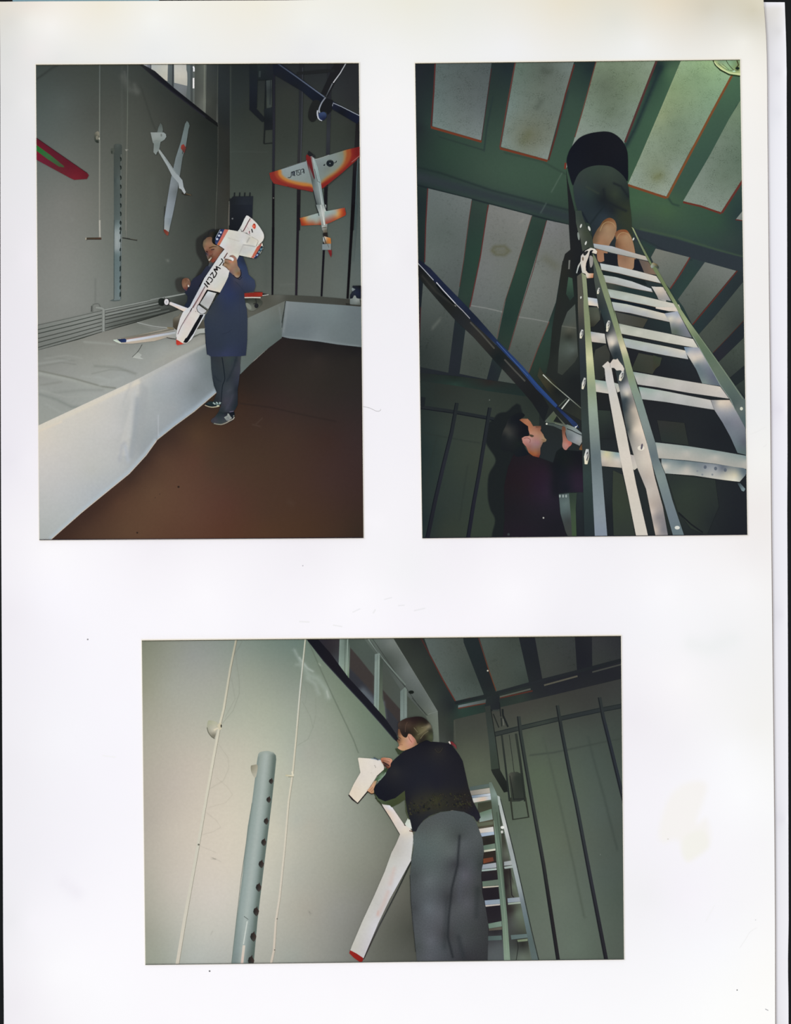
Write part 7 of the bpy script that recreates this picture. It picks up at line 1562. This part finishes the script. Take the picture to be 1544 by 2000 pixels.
ce3 = P3.part('ceiling', 'dark ceiling with beams and rough plaster panels')
V()
ce3.joint((B3, [(870, 40), (1560, 30)]), (C3, [(1530, 10), (1540, 420), (750, 610), (0, 800)]), (B3, [(1435, 800), (1445, 1050), (1300, 1050), (1284, 722), (1010, 270)]),
          cols=pix(B3, (900, 80, 50, 56, 50), (1080, 80, 42, 46, 44), (1100, 300, 52, 58, 52), (1250, 400, 44, 50, 46), (1250, 600, 54, 62, 56), (1350, 600, 42, 48, 48), (1350, 800, 52, 58, 52), (1400, 950, 50, 54, 50), (1320, 1000, 66, 72, 66), (1420, 680, 36, 42, 44)) +
          pix(C3, (120, 80, 36, 44, 46), (180, 250, 34, 42, 44), (300, 500, 36, 40, 42), (640, 80, 34, 38, 44), (700, 300, 34, 38, 42), (1160, 80, 34, 36, 42), (1170, 280, 32, 34, 42), (1450, 60, 44, 46, 50), (100, 750, 42, 62, 54), (40, 700, 44, 64, 56), (600, 600, 46, 56, 50), (700, 560, 40, 44, 46), (900, 520, 38, 40, 46), (1200, 450, 38, 40, 44), (1450, 380, 36, 38, 44)), grid=6)
for mat, v, pts, cs in ((SMOOTH_STUCCO, None, [(824, 1235), (903, 1235), (905, 1255), (944.5, 1357), (917, 1364), (889.5, 1371), (866, 1328), (843, 1288)], [(835, 1255, 84, 96, 92), (890, 1255, 74, 82, 76), (870, 1300, 82, 92, 86), (920, 1320, 62, 72, 66), (900, 1360, 80, 92, 86)]),
                        (SMOOTH_STUCCO, C3, [(208, 30), (570, 30), (620, 250), (668, 465), (365, 545), (300, 330)], [(240, 80, 74, 84, 78), (540, 80, 62, 70, 64), (350, 300, 70, 78, 70), (600, 300, 66, 76, 70), (420, 500, 70, 78, 70), (640, 450, 58, 68, 62)]),
                        (SMOOTH_STUCCO, C3, [(718, 30), (1085, 30), (1105, 350), (790, 432)], [(750, 80, 60, 66, 62), (1050, 80, 56, 60, 60), (850, 300, 62, 66, 62), (1080, 300, 54, 58, 56)]),
                        (SMOOTH_STUCCO, C3, [(1242, 20), (1530, 20), (1530, 240), (1245, 312)], [(1260, 80, 54, 56, 58), (1480, 80, 46, 48, 52), (1300, 280, 54, 58, 56)])):
    V(*(v or ()))
    P3.part('ceiling_panel', None, ce3, mat).poly(pts, cs, grid=6)
V(*C3)
ce3.line([(200, 30), (300, 345), (367, 535)], 1.6, [(210, 80, 90, 52, 44), (340, 450, 104, 56, 34)])
ce3.spot(290, 351, 1.5, (200, 200, 180))
V(*B3)
ce3.line([(1125, 40), (1225, 230), (1330, 430), (1452, 640)], 2.2, [(1140, 70, 70, 40, 38), (1300, 380, 92, 42, 34), (1440, 620, 96, 46, 38)])
V(*C3)
ce3.line([(0, 632), (130, 598)], 1.0, (84, 50, 36))
ce3.poly([(20, 668), (285, 610), (290, 640), (20, 692)], [(40, 680, 104, 118, 118), (270, 630, 76, 84, 80)], grid=3)
ce3.line([(20, 695), (150, 670), (290, 645)], 2.2, [(30, 692, 104, 52, 40), (280, 645, 84, 46, 34)])
ce3.line([(400, 600), (700, 535)], 2.6, (84, 44, 36))
for x0, y0, x1, y1, wd, cc in ((400, 590, 682, 518, 2.8, (84, 88, 78)), (805, 484, 1110, 400, 3, (86, 84, 72)), (1245, 364, 1530, 288, 2.8, (66, 68, 64)), (790, 442, 1110, 360, 1.2, (60, 64, 60))):
    ce3.line([(x0, y0), (x1, y1)], wd, cc)
ra = P3.part('rail', 'dark rail running along the ceiling', ce3)
ra.line([(-10, 645), (280, 580), (700, 462), (1110, 358), (1530, 248)], 6.4, [(0, 640, 34, 40, 42), (300, 570, 38, 44, 44), (700, 460, 38, 42, 46), (1400, 290, 34, 38, 42)])
ce3.line([(410, 690), (750, 612), (1530, 420)], 1.2, (30, 34, 34))
bw = P3.part('wall', 'darker grey green back wall with iron poles')
V()
bw.joint((C3, [(-22, 802), (0, 792), (260, 731), (410, 684), (750, 606), (1545, 416)]), (F3, [(1560, 1500), (-22, 1500)]),
         cols=pix(C3, (-80, 900, 62, 66, 58), (60, 850, 66, 70, 62), (180, 880, 66, 70, 62), (100, 1050, 78, 84, 70), (180, 1250, 90, 98, 80), (600, 690, 66, 66, 60), (900, 640, 62, 64, 58), (1400, 520, 58, 60, 58), (1200, 680, 60, 62, 58), (450, 1100, 78, 84, 72), (720, 950, 78, 88, 74), (850, 1000, 76, 84, 74), (1100, 900, 70, 78, 70), (1400, 850, 64, 72, 66), (750, 1300, 86, 100, 80), (950, 1300, 84, 96, 80), (1250, 1200, 74, 86, 78), (1480, 1100, 66, 76, 68)) +
         pix(F3, (480, 100, 84, 96, 80), (560, 350, 92, 104, 90), (850, 100, 90, 102, 84), (850, 400, 96, 108, 90), (1020, 400, 92, 102, 86), (1300, 150, 80, 92, 84), (1480, 300, 74, 84, 76), (680, 900, 94, 106, 92), (950, 900, 100, 112, 98), (1150, 900, 92, 104, 92), (1350, 700, 80, 92, 84), (1490, 900, 76, 88, 78), (800, 1350, 98, 108, 96), (1100, 1350, 98, 112, 98), (1280, 1400, 88, 100, 88), (1480, 1400, 82, 92, 82)),
         over=[('s', [(1035, 1475), (1080, 1470), (1170, 1451), (1212, 1443)], 1.8, (58, 66, 60), .6), ('s', [(1060, 1440), (1070, 1475), (1092, 1565), (1120, 1690), (1140, 1790)], 2.4, (72, 82, 70), .5), ('s', [(1148, 1440), (1158, 1480), (1180, 1560), (1205, 1660)], 2.6, (60, 70, 64), .5), ('s', [(887, 1408), (889, 1450)], 1, (80, 84, 74), .7)], grid=7)
V(*F3)
P3.part("plaster_speck").spot(1318, 510, 1.0, (112, 118, 112))
V(*C3)
V(*C3)
for nm, pts, w0, w1, lb in (('bar', [(352, 932), (600, 870), (930, 792), (1300, 712), (1530, 668)], 9.6, 8.6, 'horizontal iron bar holding the poles'),
                            ('pole', [(572, 768), (590, 930), (640, 1230), (695, 1544), (800, 2125), (935, 3010)], 7.4, 7.6, 'iron pole nearest the ladder'),
                            ('pole', [(926, 668), (965, 900), (1040, 1290), (1095, 1544), (1230, 2260), (1375, 3010)], 7.0, 8.0, 'middle iron pole'),
                            ('pole', [(1310, 595), (1345, 780), (1420, 1080), (1510, 1450), (1560, 1640)], 7.2, 8.0, 'iron pole at the right edge')):
    q = P3.part(nm, lb)
    q.line(pts, w0, [(500, 890, 50, 56, 54), (800, 820, 56, 64, 58), (1400, 690, 46, 52, 52), (600, 1000, 50, 58, 54), (700, 1600, 56, 62, 58), (860, 2500, 38, 36, 38), (960, 850, 44, 50, 50), (1080, 1500, 52, 60, 60), (1230, 2300, 46, 48, 56), (1350, 900, 40, 46, 56), (1480, 1350, 42, 48, 56)], w2=w1)
    if nm == 'bar':
        q.line([(x, y + 20) for x, y in pts], 1.4, (32, 38, 40))
        q.line([(x, y - 16) for x, y in pts], 1.2, (36, 42, 42))
    else:
        q.line([(x - 10, y) for x, y in pts], 1.8, (30, 33, 36))
fr3 = P3.part('pulley_frame', 'dark iron bracket with a hanging weight')
fr3.poly([(280, 590), (392, 568), (400, 700), (330, 722), (262, 690)], [(300, 620, 40, 46, 46), (380, 650, 36, 40, 44)])
fr3.poly([(262, 680), (312, 668), (352, 930), (395, 1248), (322, 1256), (300, 1000)], [(285, 720, 50, 56, 52), (330, 1000, 58, 68, 62), (360, 1200, 56, 66, 56)], grid=4)
fr3.line([(318, 700), (358, 950), (400, 1260), (470, 1385)], 1.6, (32, 36, 34))
fr3.poly([(320, 1254), (392, 1244), (475, 1392), (482, 1455), (438, 1464), (332, 1285)], [(350, 1270, 40, 44, 40), (440, 1420, 32, 36, 34)])
fr3.line([(340, 745), (392, 870)], 2.2, (38, 42, 40))
fr3.line([(335, 715), (395, 712)], 3, (56, 62, 58))
fr3.line([(396, 640), (410, 770)], 2.2, (34, 38, 40))
fr3.line([(425, 700), (430, 760), (475, 865)], 3.6, (34, 38, 38))
fr3.line([(412, 780), (418, 860)], 1.8, (34, 40, 40))
fr3.line([(430, 790), (438, 850)], 1.4, (110, 112, 102))
fr3.line([(418, 940), (450, 1200), (490, 1544)], 3.6, [(430, 1000, 46, 52, 48), (480, 1500, 38, 44, 42)])
fr3.line([(548, 925), (590, 1200), (632, 1544)], 4.8, [(550, 1000, 48, 54, 48), (620, 1500, 40, 46, 42)])
fr3.line([(486, 935), (515, 1150), (532, 1290)], 1.0, (34, 38, 38))
wt = P3.part('weight', 'hanging cylindrical weight', fr3)
wt.poly([(478, 1300), (500, 1280), (560, 1275), (590, 1290), (622, 1530), (580, 1545), (510, 1548)], [(500, 1320, 76, 78, 68), (540, 1330, 48, 54, 48), (590, 1400, 46, 52, 46), (520, 1500, 52, 58, 50), (600, 1500, 50, 56, 50)], grid=4)
wt.line([(492, 1310), (530, 1535)], 1.4, (32, 36, 34))
V(*F3)
fr3.line([(497, -10), (520, 190), (664, 168), (634, -10)], 3.4, (48, 52, 44))
fr3.line([(520, 5), (625, 0)], 2.4, (40, 44, 42))

# ladder behind the man
l3 = P3.part('ladder', 'aluminium ladder standing behind the man')
l3.poly([(200, 40), (330, 20), (345, 200), (370, 600), (425, 1200), (440, 1500), (280, 1500), (200, 400)], [(250, 60, 60, 64, 50), (280, 240, 88, 84, 66), (290, 370, 40, 38, 36), (300, 540, 50, 42, 36), (300, 700, 40, 36, 42), (320, 860, 36, 32, 38), (340, 1040, 38, 34, 40), (360, 1220, 44, 42, 46), (330, 1400, 82, 88, 90), (400, 1340, 78, 84, 86)], grid=4)
l3.poly([(415, 300), (440, 330), (460, 420), (490, 560), (510, 700), (560, 860), (590, 960), (650, 1230), (680, 1480), (480, 1480), (440, 900)], [(440, 400, 64, 66, 56), (470, 500, 96, 104, 90), (480, 660, 46, 42, 40), (470, 800, 48, 44, 44), (525, 800, 100, 112, 92), (510, 1020, 52, 48, 46), (560, 1050, 96, 108, 92), (600, 1150, 86, 94, 80), (510, 1150, 76, 80, 76), (610, 1330, 44, 44, 42), (520, 1400, 78, 86, 80), (610, 1440, 98, 108, 96)], grid=4)
l3.line([(490, 640), (510, 880), (560, 940)], 2, (42, 38, 40))
l3.line([(560, 1300), (568, 1360), (550, 1480)], 1.4, (40, 42, 40))
rp = P3.part('tool', None, l3)
rp.poly([(250, 548), (338, 534), (346, 568), (250, 592)], [(260, 570, 118, 62, 36), (330, 550, 110, 60, 46)], grid=3)
DK = (150, 1500)
for y, (pts, cs) in enumerate((([(125, -108), (300, -138), (318, -110), (128, -72)], [(150, -95, 80, 94, 90), (300, -120, 88, 104, 98)]),
                   ([(128, -72), (312, -100), (316, -52), (140, -32)], [(150, -50, 140, 134, 124), (300, -80, 176, 170, 156)]),
                   ([(142, -28), (316, -50), (318, -28), (150, -6)], [(160, -20, 116, 136, 160), (300, -40, 190, 200, 210)]),
                   ([(150, -4), (318, -26), (320, 8), (160, 36)], [(170, 10, 196, 196, 190), (250, 10, 214, 186, 160), (310, -10, 180, 196, 206)]),
                   ([(215, 128), (325, 92), (336, 188), (215, 214)], [(230, 140, 100, 124, 104), (300, 120, 104, 128, 108), (230, 185, 134, 154, 144), (320, 160, 130, 148, 140)]),
                   ([(192, 225), (338, 205), (340, 235), (200, 255)], [(210, 235, 90, 96, 76), (320, 220, 96, 102, 82)]),
                   ([(208, 276), (340, 256), (346, 300), (222, 314)], [(230, 290, 200, 190, 178), (330, 280, 206, 204, 200)]), ([(222, 316), (346, 300), (350, 328), (236, 346)], [(240, 325, 146, 168, 196), (330, 315, 160, 184, 206)]),
                   ([(250, 428), (355, 408), (360, 458), (255, 468)], [(270, 440, 92, 114, 98), (350, 440, 110, 130, 112)]), ([(255, 470), (360, 456), (360, 472), (256, 488)], [(270, 480, 190, 190, 166), (350, 465, 206, 206, 186)]),
                   ([(245, 602), (365, 584), (370, 628), (236, 644)], [(260, 620, 140, 154, 166), (350, 610, 160, 166, 172)]), ([(236, 648), (370, 634), (372, 650), (236, 664)], [(250, 655, 156, 176, 170), (360, 645, 170, 186, 180)]),
                   ([(240, 756), (385, 738), (390, 790), (244, 802)], [(260, 770, 96, 116, 100), (370, 760, 98, 114, 100)]), ([(244, 804), (390, 794), (390, 804), (246, 816)], [(260, 810, 190, 180, 160), (370, 800, 196, 190, 170)]),
                   ([(262, 930), (400, 918), (403, 960), (268, 970)], [(280, 950, 130, 150, 174), (390, 940, 134, 156, 170)]), ([(268, 972), (403, 962), (403, 972), (272, 986)], [(280, 980, 196, 186, 176), (390, 968, 200, 190, 180)]),
                   ([(295, 1142), (416, 1118), (420, 1166), (300, 1186)], [(310, 1160, 104, 128, 112), (400, 1140, 116, 140, 124)]), ([(300, 1188), (420, 1168), (420, 1196), (302, 1206)], [(310, 1196, 86, 80, 70), (400, 1180, 96, 92, 80)]),
                   ([(290, 1256), (416, 1250), (420, 1290), (294, 1296)], [(300, 1275, 76, 92, 90), (400, 1270, 84, 104, 100)]),
                   ([(440, 576), (510, 564), (524, 604), (440, 612)], [(450, 590, 150, 158, 160), (510, 580, 166, 172, 170)]), ([(440, 622), (522, 608), (524, 630), (444, 640)], [(450, 630, 156, 170, 164), (515, 618, 160, 172, 166)]),
                   ([(470, 910), (592, 898), (602, 938), (474, 950)], [(480, 930, 130, 148, 164), (590, 918, 150, 160, 166)]), ([(474, 954), (600, 940), (602, 956), (476, 968)], [(480, 962, 150, 166, 148), (590, 948, 158, 172, 158)]),
                   ([(500, 1246), (662, 1234), (668, 1268), (506, 1286)], [(520, 1268, 92, 110, 108), (650, 1252, 96, 116, 114)]), ([(560, 1290), (655, 1278), (655, 1300), (565, 1308)], [(600, 1295, 120, 134, 104), (650, 1285, 120, 134, 108)]))):
    q = P3.part('rung', None, l3)
    q.poly(pts, cs, grid=3)
q = P3.part('rail', None, l3)
q.poly([(300, -150), (325, -152), (362, -70), (385, -10), (395, 60), (402, 300), (432, 700), (470, 1100), (497, 1500), (440, 1500), (420, 1100), (385, 750), (345, 220), (320, 0)],
       [(315, -130, 100, 116, 104), (350, -40, 126, 146, 136), (340, 50, 92, 108, 94), (370, 150, 86, 102, 86), (380, 400, 100, 124, 106), (400, 650, 92, 112, 94), (420, 850, 98, 120, 104), (440, 1100, 110, 132, 112), (465, 1300, 120, 142, 120), (460, 1450, 128, 150, 130)], grid=3)
q.line([(345, 200), (400, 620), (440, 1000), (470, 1480)], .9, (134, 156, 134))
q.line([(372, 120), (410, 450), (450, 900)], 2, (74, 88, 74))
q = P3.part('rail', None, l3)
q.poly([(378, -30), (398, -20), (412, 40), (452, 200), (522, 480), (602, 830), (682, 1200), (758, 1500), (700, 1500), (640, 1200), (590, 950), (530, 680), (452, 340), (402, 120), (386, 40)],
       [(392, 0, 170, 182, 176), (420, 120, 170, 178, 174), (455, 260, 196, 200, 196), (500, 450, 150, 158, 158), (540, 620, 158, 168, 168), (580, 800, 146, 158, 160), (610, 950, 112, 126, 132), (650, 1100, 98, 118, 122), (690, 1300, 84, 100, 98), (720, 1450, 90, 106, 104)], grid=3)
q.line([(404, 0), (460, 210), (530, 490), (612, 850), (690, 1200), (760, 1490)], 1.3, (40, 46, 46))
q.line([(390, 60), (420, 300), (440, 330)], 1.2, (50, 56, 50))
q.spot(425, 262, 3.6, (226, 228, 220), ry=3)
q.spot(420, 303, 2.2, (206, 208, 200), ry=2.8)

# white model being fixed
md = P3.part('model_glider', 'white model with slim wing and red tip, tail held against the wall')
V(*E3)
md.line([(715, -10), (775, 60), (850, 172), (895, 245), (938, 322)], 2.6, (32, 34, 34))
md.line([(1045, 555), (1030, 600), (910, 850), (740, 1180), (605, 1465)], 2.2, [(1040, 580, 36, 40, 36), (740, 1180, 60, 60, 62), (610, 1460, 50, 40, 40)])
md.poly([(985, 228), (1005, 190), (1022, 162), (1050, 275), (1030, 272), (985, 240)], [(1000, 210, 196, 206, 190), (1030, 240, 216, 220, 210)])
md.poly([(775, 48), (855, 60), (880, 95), (980, 240), (1032, 270), (1055, 310), (1066, 372), (1056, 450), (1042, 560), (960, 710), (850, 910), (740, 1140), (606, 1458), (482, 1395), (500, 1345), (600, 1110), (700, 895), (800, 665), (862, 492), (900, 420), (940, 326), (850, 172), (780, 64)],
        [(800, 60, 206, 200, 196), (850, 80, 216, 216, 224), (830, 120, 216, 192, 170), (900, 180, 222, 208, 196), (940, 240, 214, 204, 196), (980, 300, 222, 210, 190), (1030, 310, 214, 204, 190), (950, 360, 196, 190, 182), (1050, 380, 206, 204, 200), (920, 480, 190, 186, 178), (1020, 520, 204, 202, 198), (850, 600, 196, 196, 188), (970, 660, 206, 204, 204), (820, 760, 200, 196, 190), (900, 800, 206, 206, 212), (720, 950, 194, 192, 186), (820, 960, 200, 196, 196), (640, 1150, 200, 198, 192), (720, 1180, 206, 204, 212), (540, 1350, 194, 192, 182), (640, 1380, 196, 192, 196)],
        [('s', [(885, 640), (850, 780)], 4.5, (206, 178, 168), .5), ('s', [(830, 850), (790, 960), (745, 1060)], 4.5, (206, 176, 166), .5), ('s', [(740, 1030), (735, 1060)], 2, (206, 160, 146), .5)], grid=3)
md.line([(978, 236), (990, 246)], 2, (70, 44, 44))
md.line([(1025, 292), (1056, 300)], 2, (106, 70, 52))
md.line([(1060, 380), (1052, 470), (1040, 556)], .9, (120, 130, 120))
md.poly([(484, 1383), (545, 1415), (603, 1454), (600, 1478), (588, 1494), (570, 1490), (520, 1455), (476, 1412)], [(490, 1400, 160, 34, 28), (590, 1480, 150, 28, 24)])
V(*G3)
md.line([(60, 895), (100, 945), (152, 988), (262, 858)], 2.8, (34, 24, 26))
tl3 = P3.part('tail', 'pale cream tail panel', md)
tl3.poly([(158, 502), (168, 495), (300, 505), (408, 522), (418, 535), (440, 598), (438, 622), (362, 690), (330, 745), (262, 850), (155, 980), (110, 940), (62, 890), (112, 780), (185, 656), (172, 580)],
         [(180, 520, 224, 214, 196), (400, 540, 222, 214, 206), (250, 600, 224, 214, 200), (420, 600, 220, 210, 198), (200, 700, 220, 210, 198), (300, 700, 224, 214, 200), (120, 860, 224, 208, 186), (160, 950, 226, 212, 190), (240, 820, 224, 214, 196)], grid=3)
tl3.line([(300, 506), (405, 522)], 1.2, (150, 176, 200))
tl3.line([(335, 575), (345, 590), (350, 605)], 1.4, (176, 168, 160))
tl3.line([(290, 660), (310, 655)], 1.2, (206, 196, 184))
tl3.line([(442, 600), (440, 625), (364, 694)], 1, (60, 60, 48))

m3 = P3.part('person', 'man standing with his back to the viewer in a dark pullover and grey wool trousers')
m3.poly([(335, 850), (400, 900), (500, 930), (600, 880), (668, 790), (672, 940), (600, 990), (520, 1030), (500, 1008), (430, 1000), (360, 940)], [(380, 950, 76, 92, 66), (500, 1000, 60, 72, 44), (640, 930, 66, 74, 46)], grid=3)
m3.line([(672, 950), (680, 1080), (712, 1160)], 3.2, (66, 74, 52))
m3.line([(330, 870), (370, 960), (420, 1010)], 2, (58, 66, 44))
m3.poly([(560, 398), (600, 400), (650, 425), (600, 462), (580, 440)], (56, 66, 46), round_=True)
m3.poly([(342, 738), (380, 690), (440, 618), (480, 600), (470, 660), (430, 725), (370, 750)], [(360, 720, 66, 96, 62), (450, 640, 52, 70, 46), (430, 700, 130, 154, 130)], grid=2)
m3.line([(375, 742), (425, 712), (458, 655)], 2, (132, 156, 136), round_=True)
tr3 = P3.part('trousers', 'grey wool trousers', m3, WOOL)
V()
tr3.joint((E3, [(1058, 345), (1080, 300), (1115, 235), (1190, 175), (1310, 122), (1440, 106), (1544, 118)]), (F3, [(110, 128), (170, 190), (212, 285), (242, 365), (256, 480), (230, 700), (240, 860), (272, 1000), (296, 1150), (288, 1500)]), (E3, [(1095, 1500), (1086, 1400), (1055, 1160), (1035, 930), (1030, 700), (1045, 560), (1066, 450)]),
          cols=[(x, y, r + 6, g + 2, b + 1) for x, y, r, g, b in pix(E3, (1080, 380, 80, 96, 96), (1150, 250, 74, 84, 84), (1300, 160, 74, 84, 86), (1450, 140, 72, 84, 86), (1300, 350, 84, 98, 96), (1200, 500, 80, 96, 96), (1080, 700, 64, 74, 76), (1200, 750, 88, 100, 104), (1300, 700, 78, 90, 92), (1400, 500, 84, 96, 96), (1070, 1000, 60, 68, 72), (1200, 1000, 88, 100, 108), (1290, 1050, 82, 90, 98), (1110, 1350, 66, 76, 78), (1220, 1300, 86, 94, 104), (1330, 1350, 66, 76, 82), (1200, 1450, 78, 86, 94), (1480, 350, 62, 72, 72), (1440, 600, 54, 60, 66), (1380, 900, 52, 58, 62), (1500, 700, 76, 84, 90), (1480, 1000, 74, 82, 86), (1440, 1200, 62, 70, 74), (1360, 1250, 56, 60, 64), (1500, 1400, 54, 60, 66)) +
          pix(F3, (80, 180, 70, 82, 84), (60, 400, 78, 88, 92), (200, 350, 74, 84, 86), (60, 700, 84, 88, 100), (160, 600, 66, 76, 80), (220, 600, 50, 60, 60), (200, 850, 54, 62, 62), (100, 950, 76, 82, 90), (260, 1100, 52, 58, 62), (150, 1200, 58, 66, 68), (60, 1300, 64, 72, 76), (250, 1400, 48, 54, 58), (80, 1460, 48, 52, 58))],
          over=[('s', [(897, 1632), (893, 1690), (882, 1735), (876, 1790), (874, 1830), (884, 1870)], 2.4, (38, 42, 46), .8), ('s', [(872, 1760), (868, 1850)], 5, (52, 58, 62), .5), ('s', [(932, 1735), (930, 1790)], 5, (46, 52, 54), .5), ('s', [(895, 1830), (905, 1870)], 5, (44, 50, 54), .5), ('s', [(900, 1700), (896, 1760)], 5, (80, 84, 94), .4), ('s', [(808, 1840), (810, 1862)], 1.2, (30, 34, 34), .9)], grid=3.4)
V(*E3)
tr3.line([(1030, 700), (1040, 950), (1062, 1180), (1082, 1400)], 1.0, (44, 46, 44))
sw = P3.part('pullover', 'dark navy pullover with an olive patterned hem', m3)
V(*G3)
sw.poly([(755, 380), (800, 350), (880, 300), (945, 322), (1060, 330), (1150, 345), (1200, 400), (1245, 460), (1285, 530), (1310, 640), (1350, 820), (1400, 970), (1465, 1095), (1478, 1140), (1440, 1188), (1400, 1130), (1300, 1080), (1180, 1062), (1050, 1075), (930, 1120), (860, 1170), (805, 1245), (785, 1290), (745, 1290), (722, 1180), (690, 1080), (670, 950), (662, 850), (560, 930), (450, 966), (380, 935), (338, 880), (328, 815), (375, 765), (450, 680), (490, 600), (512, 555), (560, 505), (640, 435), (700, 400)],
        [(880, 320, 26, 26, 36), (700, 450, 32, 32, 42), (1000, 350, 30, 30, 38), (1020, 410, 44, 42, 42), (1150, 400, 30, 30, 40), (1260, 600, 32, 32, 40), (900, 600, 32, 34, 46), (600, 560, 30, 32, 42), (560, 640, 42, 42, 46), (400, 830, 26, 28, 40), (500, 900, 26, 28, 38), (750, 800, 32, 34, 46), (1000, 800, 34, 34, 46), (1250, 800, 34, 34, 42), (700, 950, 34, 34, 40), (760, 1000, 50, 50, 42), (1000, 900, 46, 46, 40), (1000, 940, 58, 58, 40), (1300, 900, 40, 38, 36), (1340, 1000, 42, 38, 36), (850, 1060, 50, 48, 40), (1100, 1020, 46, 46, 40), (760, 1120, 34, 36, 42), (800, 1180, 36, 38, 44), (900, 1110, 40, 42, 46), (1400, 1090, 32, 32, 44), (1450, 1150, 36, 36, 48)], grid=4)
random.seed(5)
for k in range(170):
    t = random.random()
    x = 710 + 670 * t
    y = 1000 - 70 * math.sin(t * 2.6) + random.uniform(-60, 90) + 30 * (1 - t)
    if x > 1330 and y > 1040 or (y > 1150 - 100 * math.sin(t * 3) and t > .15):
        continue
    sw.spot(x, y, random.uniform(1.0, 2.8), random.choice([(56, 57, 38), (48, 50, 40), (54, 51, 42), (32, 34, 38), (60, 58, 44), (44, 44, 46)]), ry=random.uniform(.7, 1.8), ang=random.uniform(0, 90), n=7)
sw.line([(985, 400), (1015, 435), (1045, 430), (1070, 390)], 1, (60, 56, 50), round_=True)
hd3 = P3.part('head', 'head with brown hair, bent to the left', m3)
hd3.poly([(592, 185), (612, 195), (660, 240), (720, 240), (790, 300), (815, 335), (760, 375), (700, 402), (650, 418), (618, 412), (590, 395), (584, 382), (602, 368), (592, 335), (580, 310), (598, 280), (588, 240)],
         [(605, 220, 110, 76, 54), (620, 270, 176, 124, 84), (600, 300, 110, 80, 62), (600, 330, 130, 90, 60), (640, 330, 190, 136, 96), (680, 310, 186, 140, 110), (700, 270, 206, 150, 120), (720, 300, 206, 146, 124), (745, 330, 206, 134, 116), (700, 360, 196, 140, 112), (640, 400, 196, 146, 100), (605, 385, 206, 150, 116), (780, 340, 150, 110, 80), (740, 275, 196, 130, 110)], grid=1.6, round_=True)
hd3.line([(588, 296), (600, 305), (612, 306)], 1.3, (70, 50, 42), round_=True)
hd3.line([(592, 272), (612, 280), (622, 292)], 1.2, (92, 62, 46), round_=True)
hd3.line([(700, 262), (716, 300), (740, 330)], 1.3, (160, 96, 76), round_=True)
hd3.line([(596, 362), (620, 352), (640, 356)], .9, (150, 100, 72))
hr3 = P3.part('hair', 'short brown hair', hd3)
hr3.o.parent = m3.o
hr3.poly([(588, 135), (610, 105), (660, 78), (720, 62), (790, 52), (850, 58), (900, 90), (940, 140), (962, 210), (965, 290), (950, 325), (900, 305), (850, 325), (800, 345), (790, 330), (775, 295), (745, 262), (722, 235), (700, 240), (690, 265), (672, 280), (640, 262), (618, 225), (608, 190), (592, 170)],
         [(600, 130, 70, 56, 48), (650, 100, 56, 42, 36), (740, 80, 44, 32, 32), (850, 75, 36, 28, 28), (640, 180, 56, 44, 38), (700, 150, 72, 56, 46), (780, 130, 54, 42, 36), (680, 230, 38, 32, 30), (760, 190, 60, 50, 36), (800, 180, 86, 80, 54), (850, 150, 70, 62, 44), (900, 130, 50, 44, 36), (840, 230, 104, 98, 68), (780, 240, 56, 50, 36), (880, 190, 118, 108, 76), (915, 155, 140, 128, 100), (800, 280, 84, 78, 52), (870, 260, 50, 44, 34), (930, 200, 50, 50, 40), (935, 270, 76, 82, 56), (840, 310, 40, 36, 32)], grid=1.8, round_=True)
for p_ in ([(800, 250), (850, 220), (900, 180)], [(830, 290), (870, 240), (915, 210)], [(760, 170), (800, 220)], [(840, 170), (920, 155)]):
    hr3.line(p_, .9, (118, 110, 80), round_=True)
hr3.line([(690, 110), (670, 160), (668, 220)], 1.2, (84, 64, 52), round_=True)
ha3 = P3.part('hand', 'upper hand at the top of the tail', m3)
ha3.poly([(404, 508), (425, 495), (470, 497), (515, 505), (528, 528), (510, 560), (508, 590), (480, 612), (450, 590), (425, 560), (410, 535)], [(420, 510, 190, 110, 76), (470, 515, 206, 142, 112), (510, 530, 206, 140, 110), (440, 545, 150, 96, 72), (450, 575, 50, 34, 36), (490, 595, 130, 70, 50), (500, 560, 196, 130, 106)], grid=1.6, round_=True)
ha3.line([(425, 540), (460, 560), (495, 582)], 2, (44, 28, 30), round_=True)
ha3.line([(415, 525), (470, 530), (500, 545)], 1, (120, 76, 60), round_=True)
ha3.line([(424, 508), (470, 510), (505, 518)], .8, (150, 92, 70), round_=True)
ha3.line([(440, 585), (470, 596), (495, 600)], .8, (90, 52, 40), round_=True)
ha3 = P3.part('hand', 'lower hand supporting the tail', m3)
ha3.poly([(258, 848), (300, 800), (330, 748), (362, 740), (345, 790), (328, 830), (330, 870), (318, 888), (280, 875)], [(280, 850, 206, 150, 110), (320, 780, 210, 156, 120), (350, 750, 170, 140, 100), (310, 860, 190, 140, 100)], grid=1.6)
ha3.line([(285, 850), (318, 812)], .8, (150, 104, 76))
ha3.line([(300, 866), (326, 832)], .8, (150, 104, 76))
ha3.line([(262, 858), (300, 885), (335, 880)], 1.8, (50, 36, 26))
pn = P3.part('pencil', 'blue grey pencil in the hand')
pn.line([(328, 492), (378, 520)], 2.0, (66, 88, 104))
rd = P3.part('red_wing_tip', 'red and white tip showing over his shoulder')
rd.poly([(1130, 325), (1145, 318), (1165, 345), (1150, 350)], (216, 200, 190))
rd.poly([(1150, 325), (1170, 318), (1212, 360), (1222, 405), (1190, 370), (1155, 345)], [(1160, 330, 110, 36, 40), (1210, 370, 130, 50, 56)])
rim_lines(P3, bottom=(70, 76, 74))

# ---------------------------------------------------------------- write every mesh
for p_ in ALL:
    p_.finish()
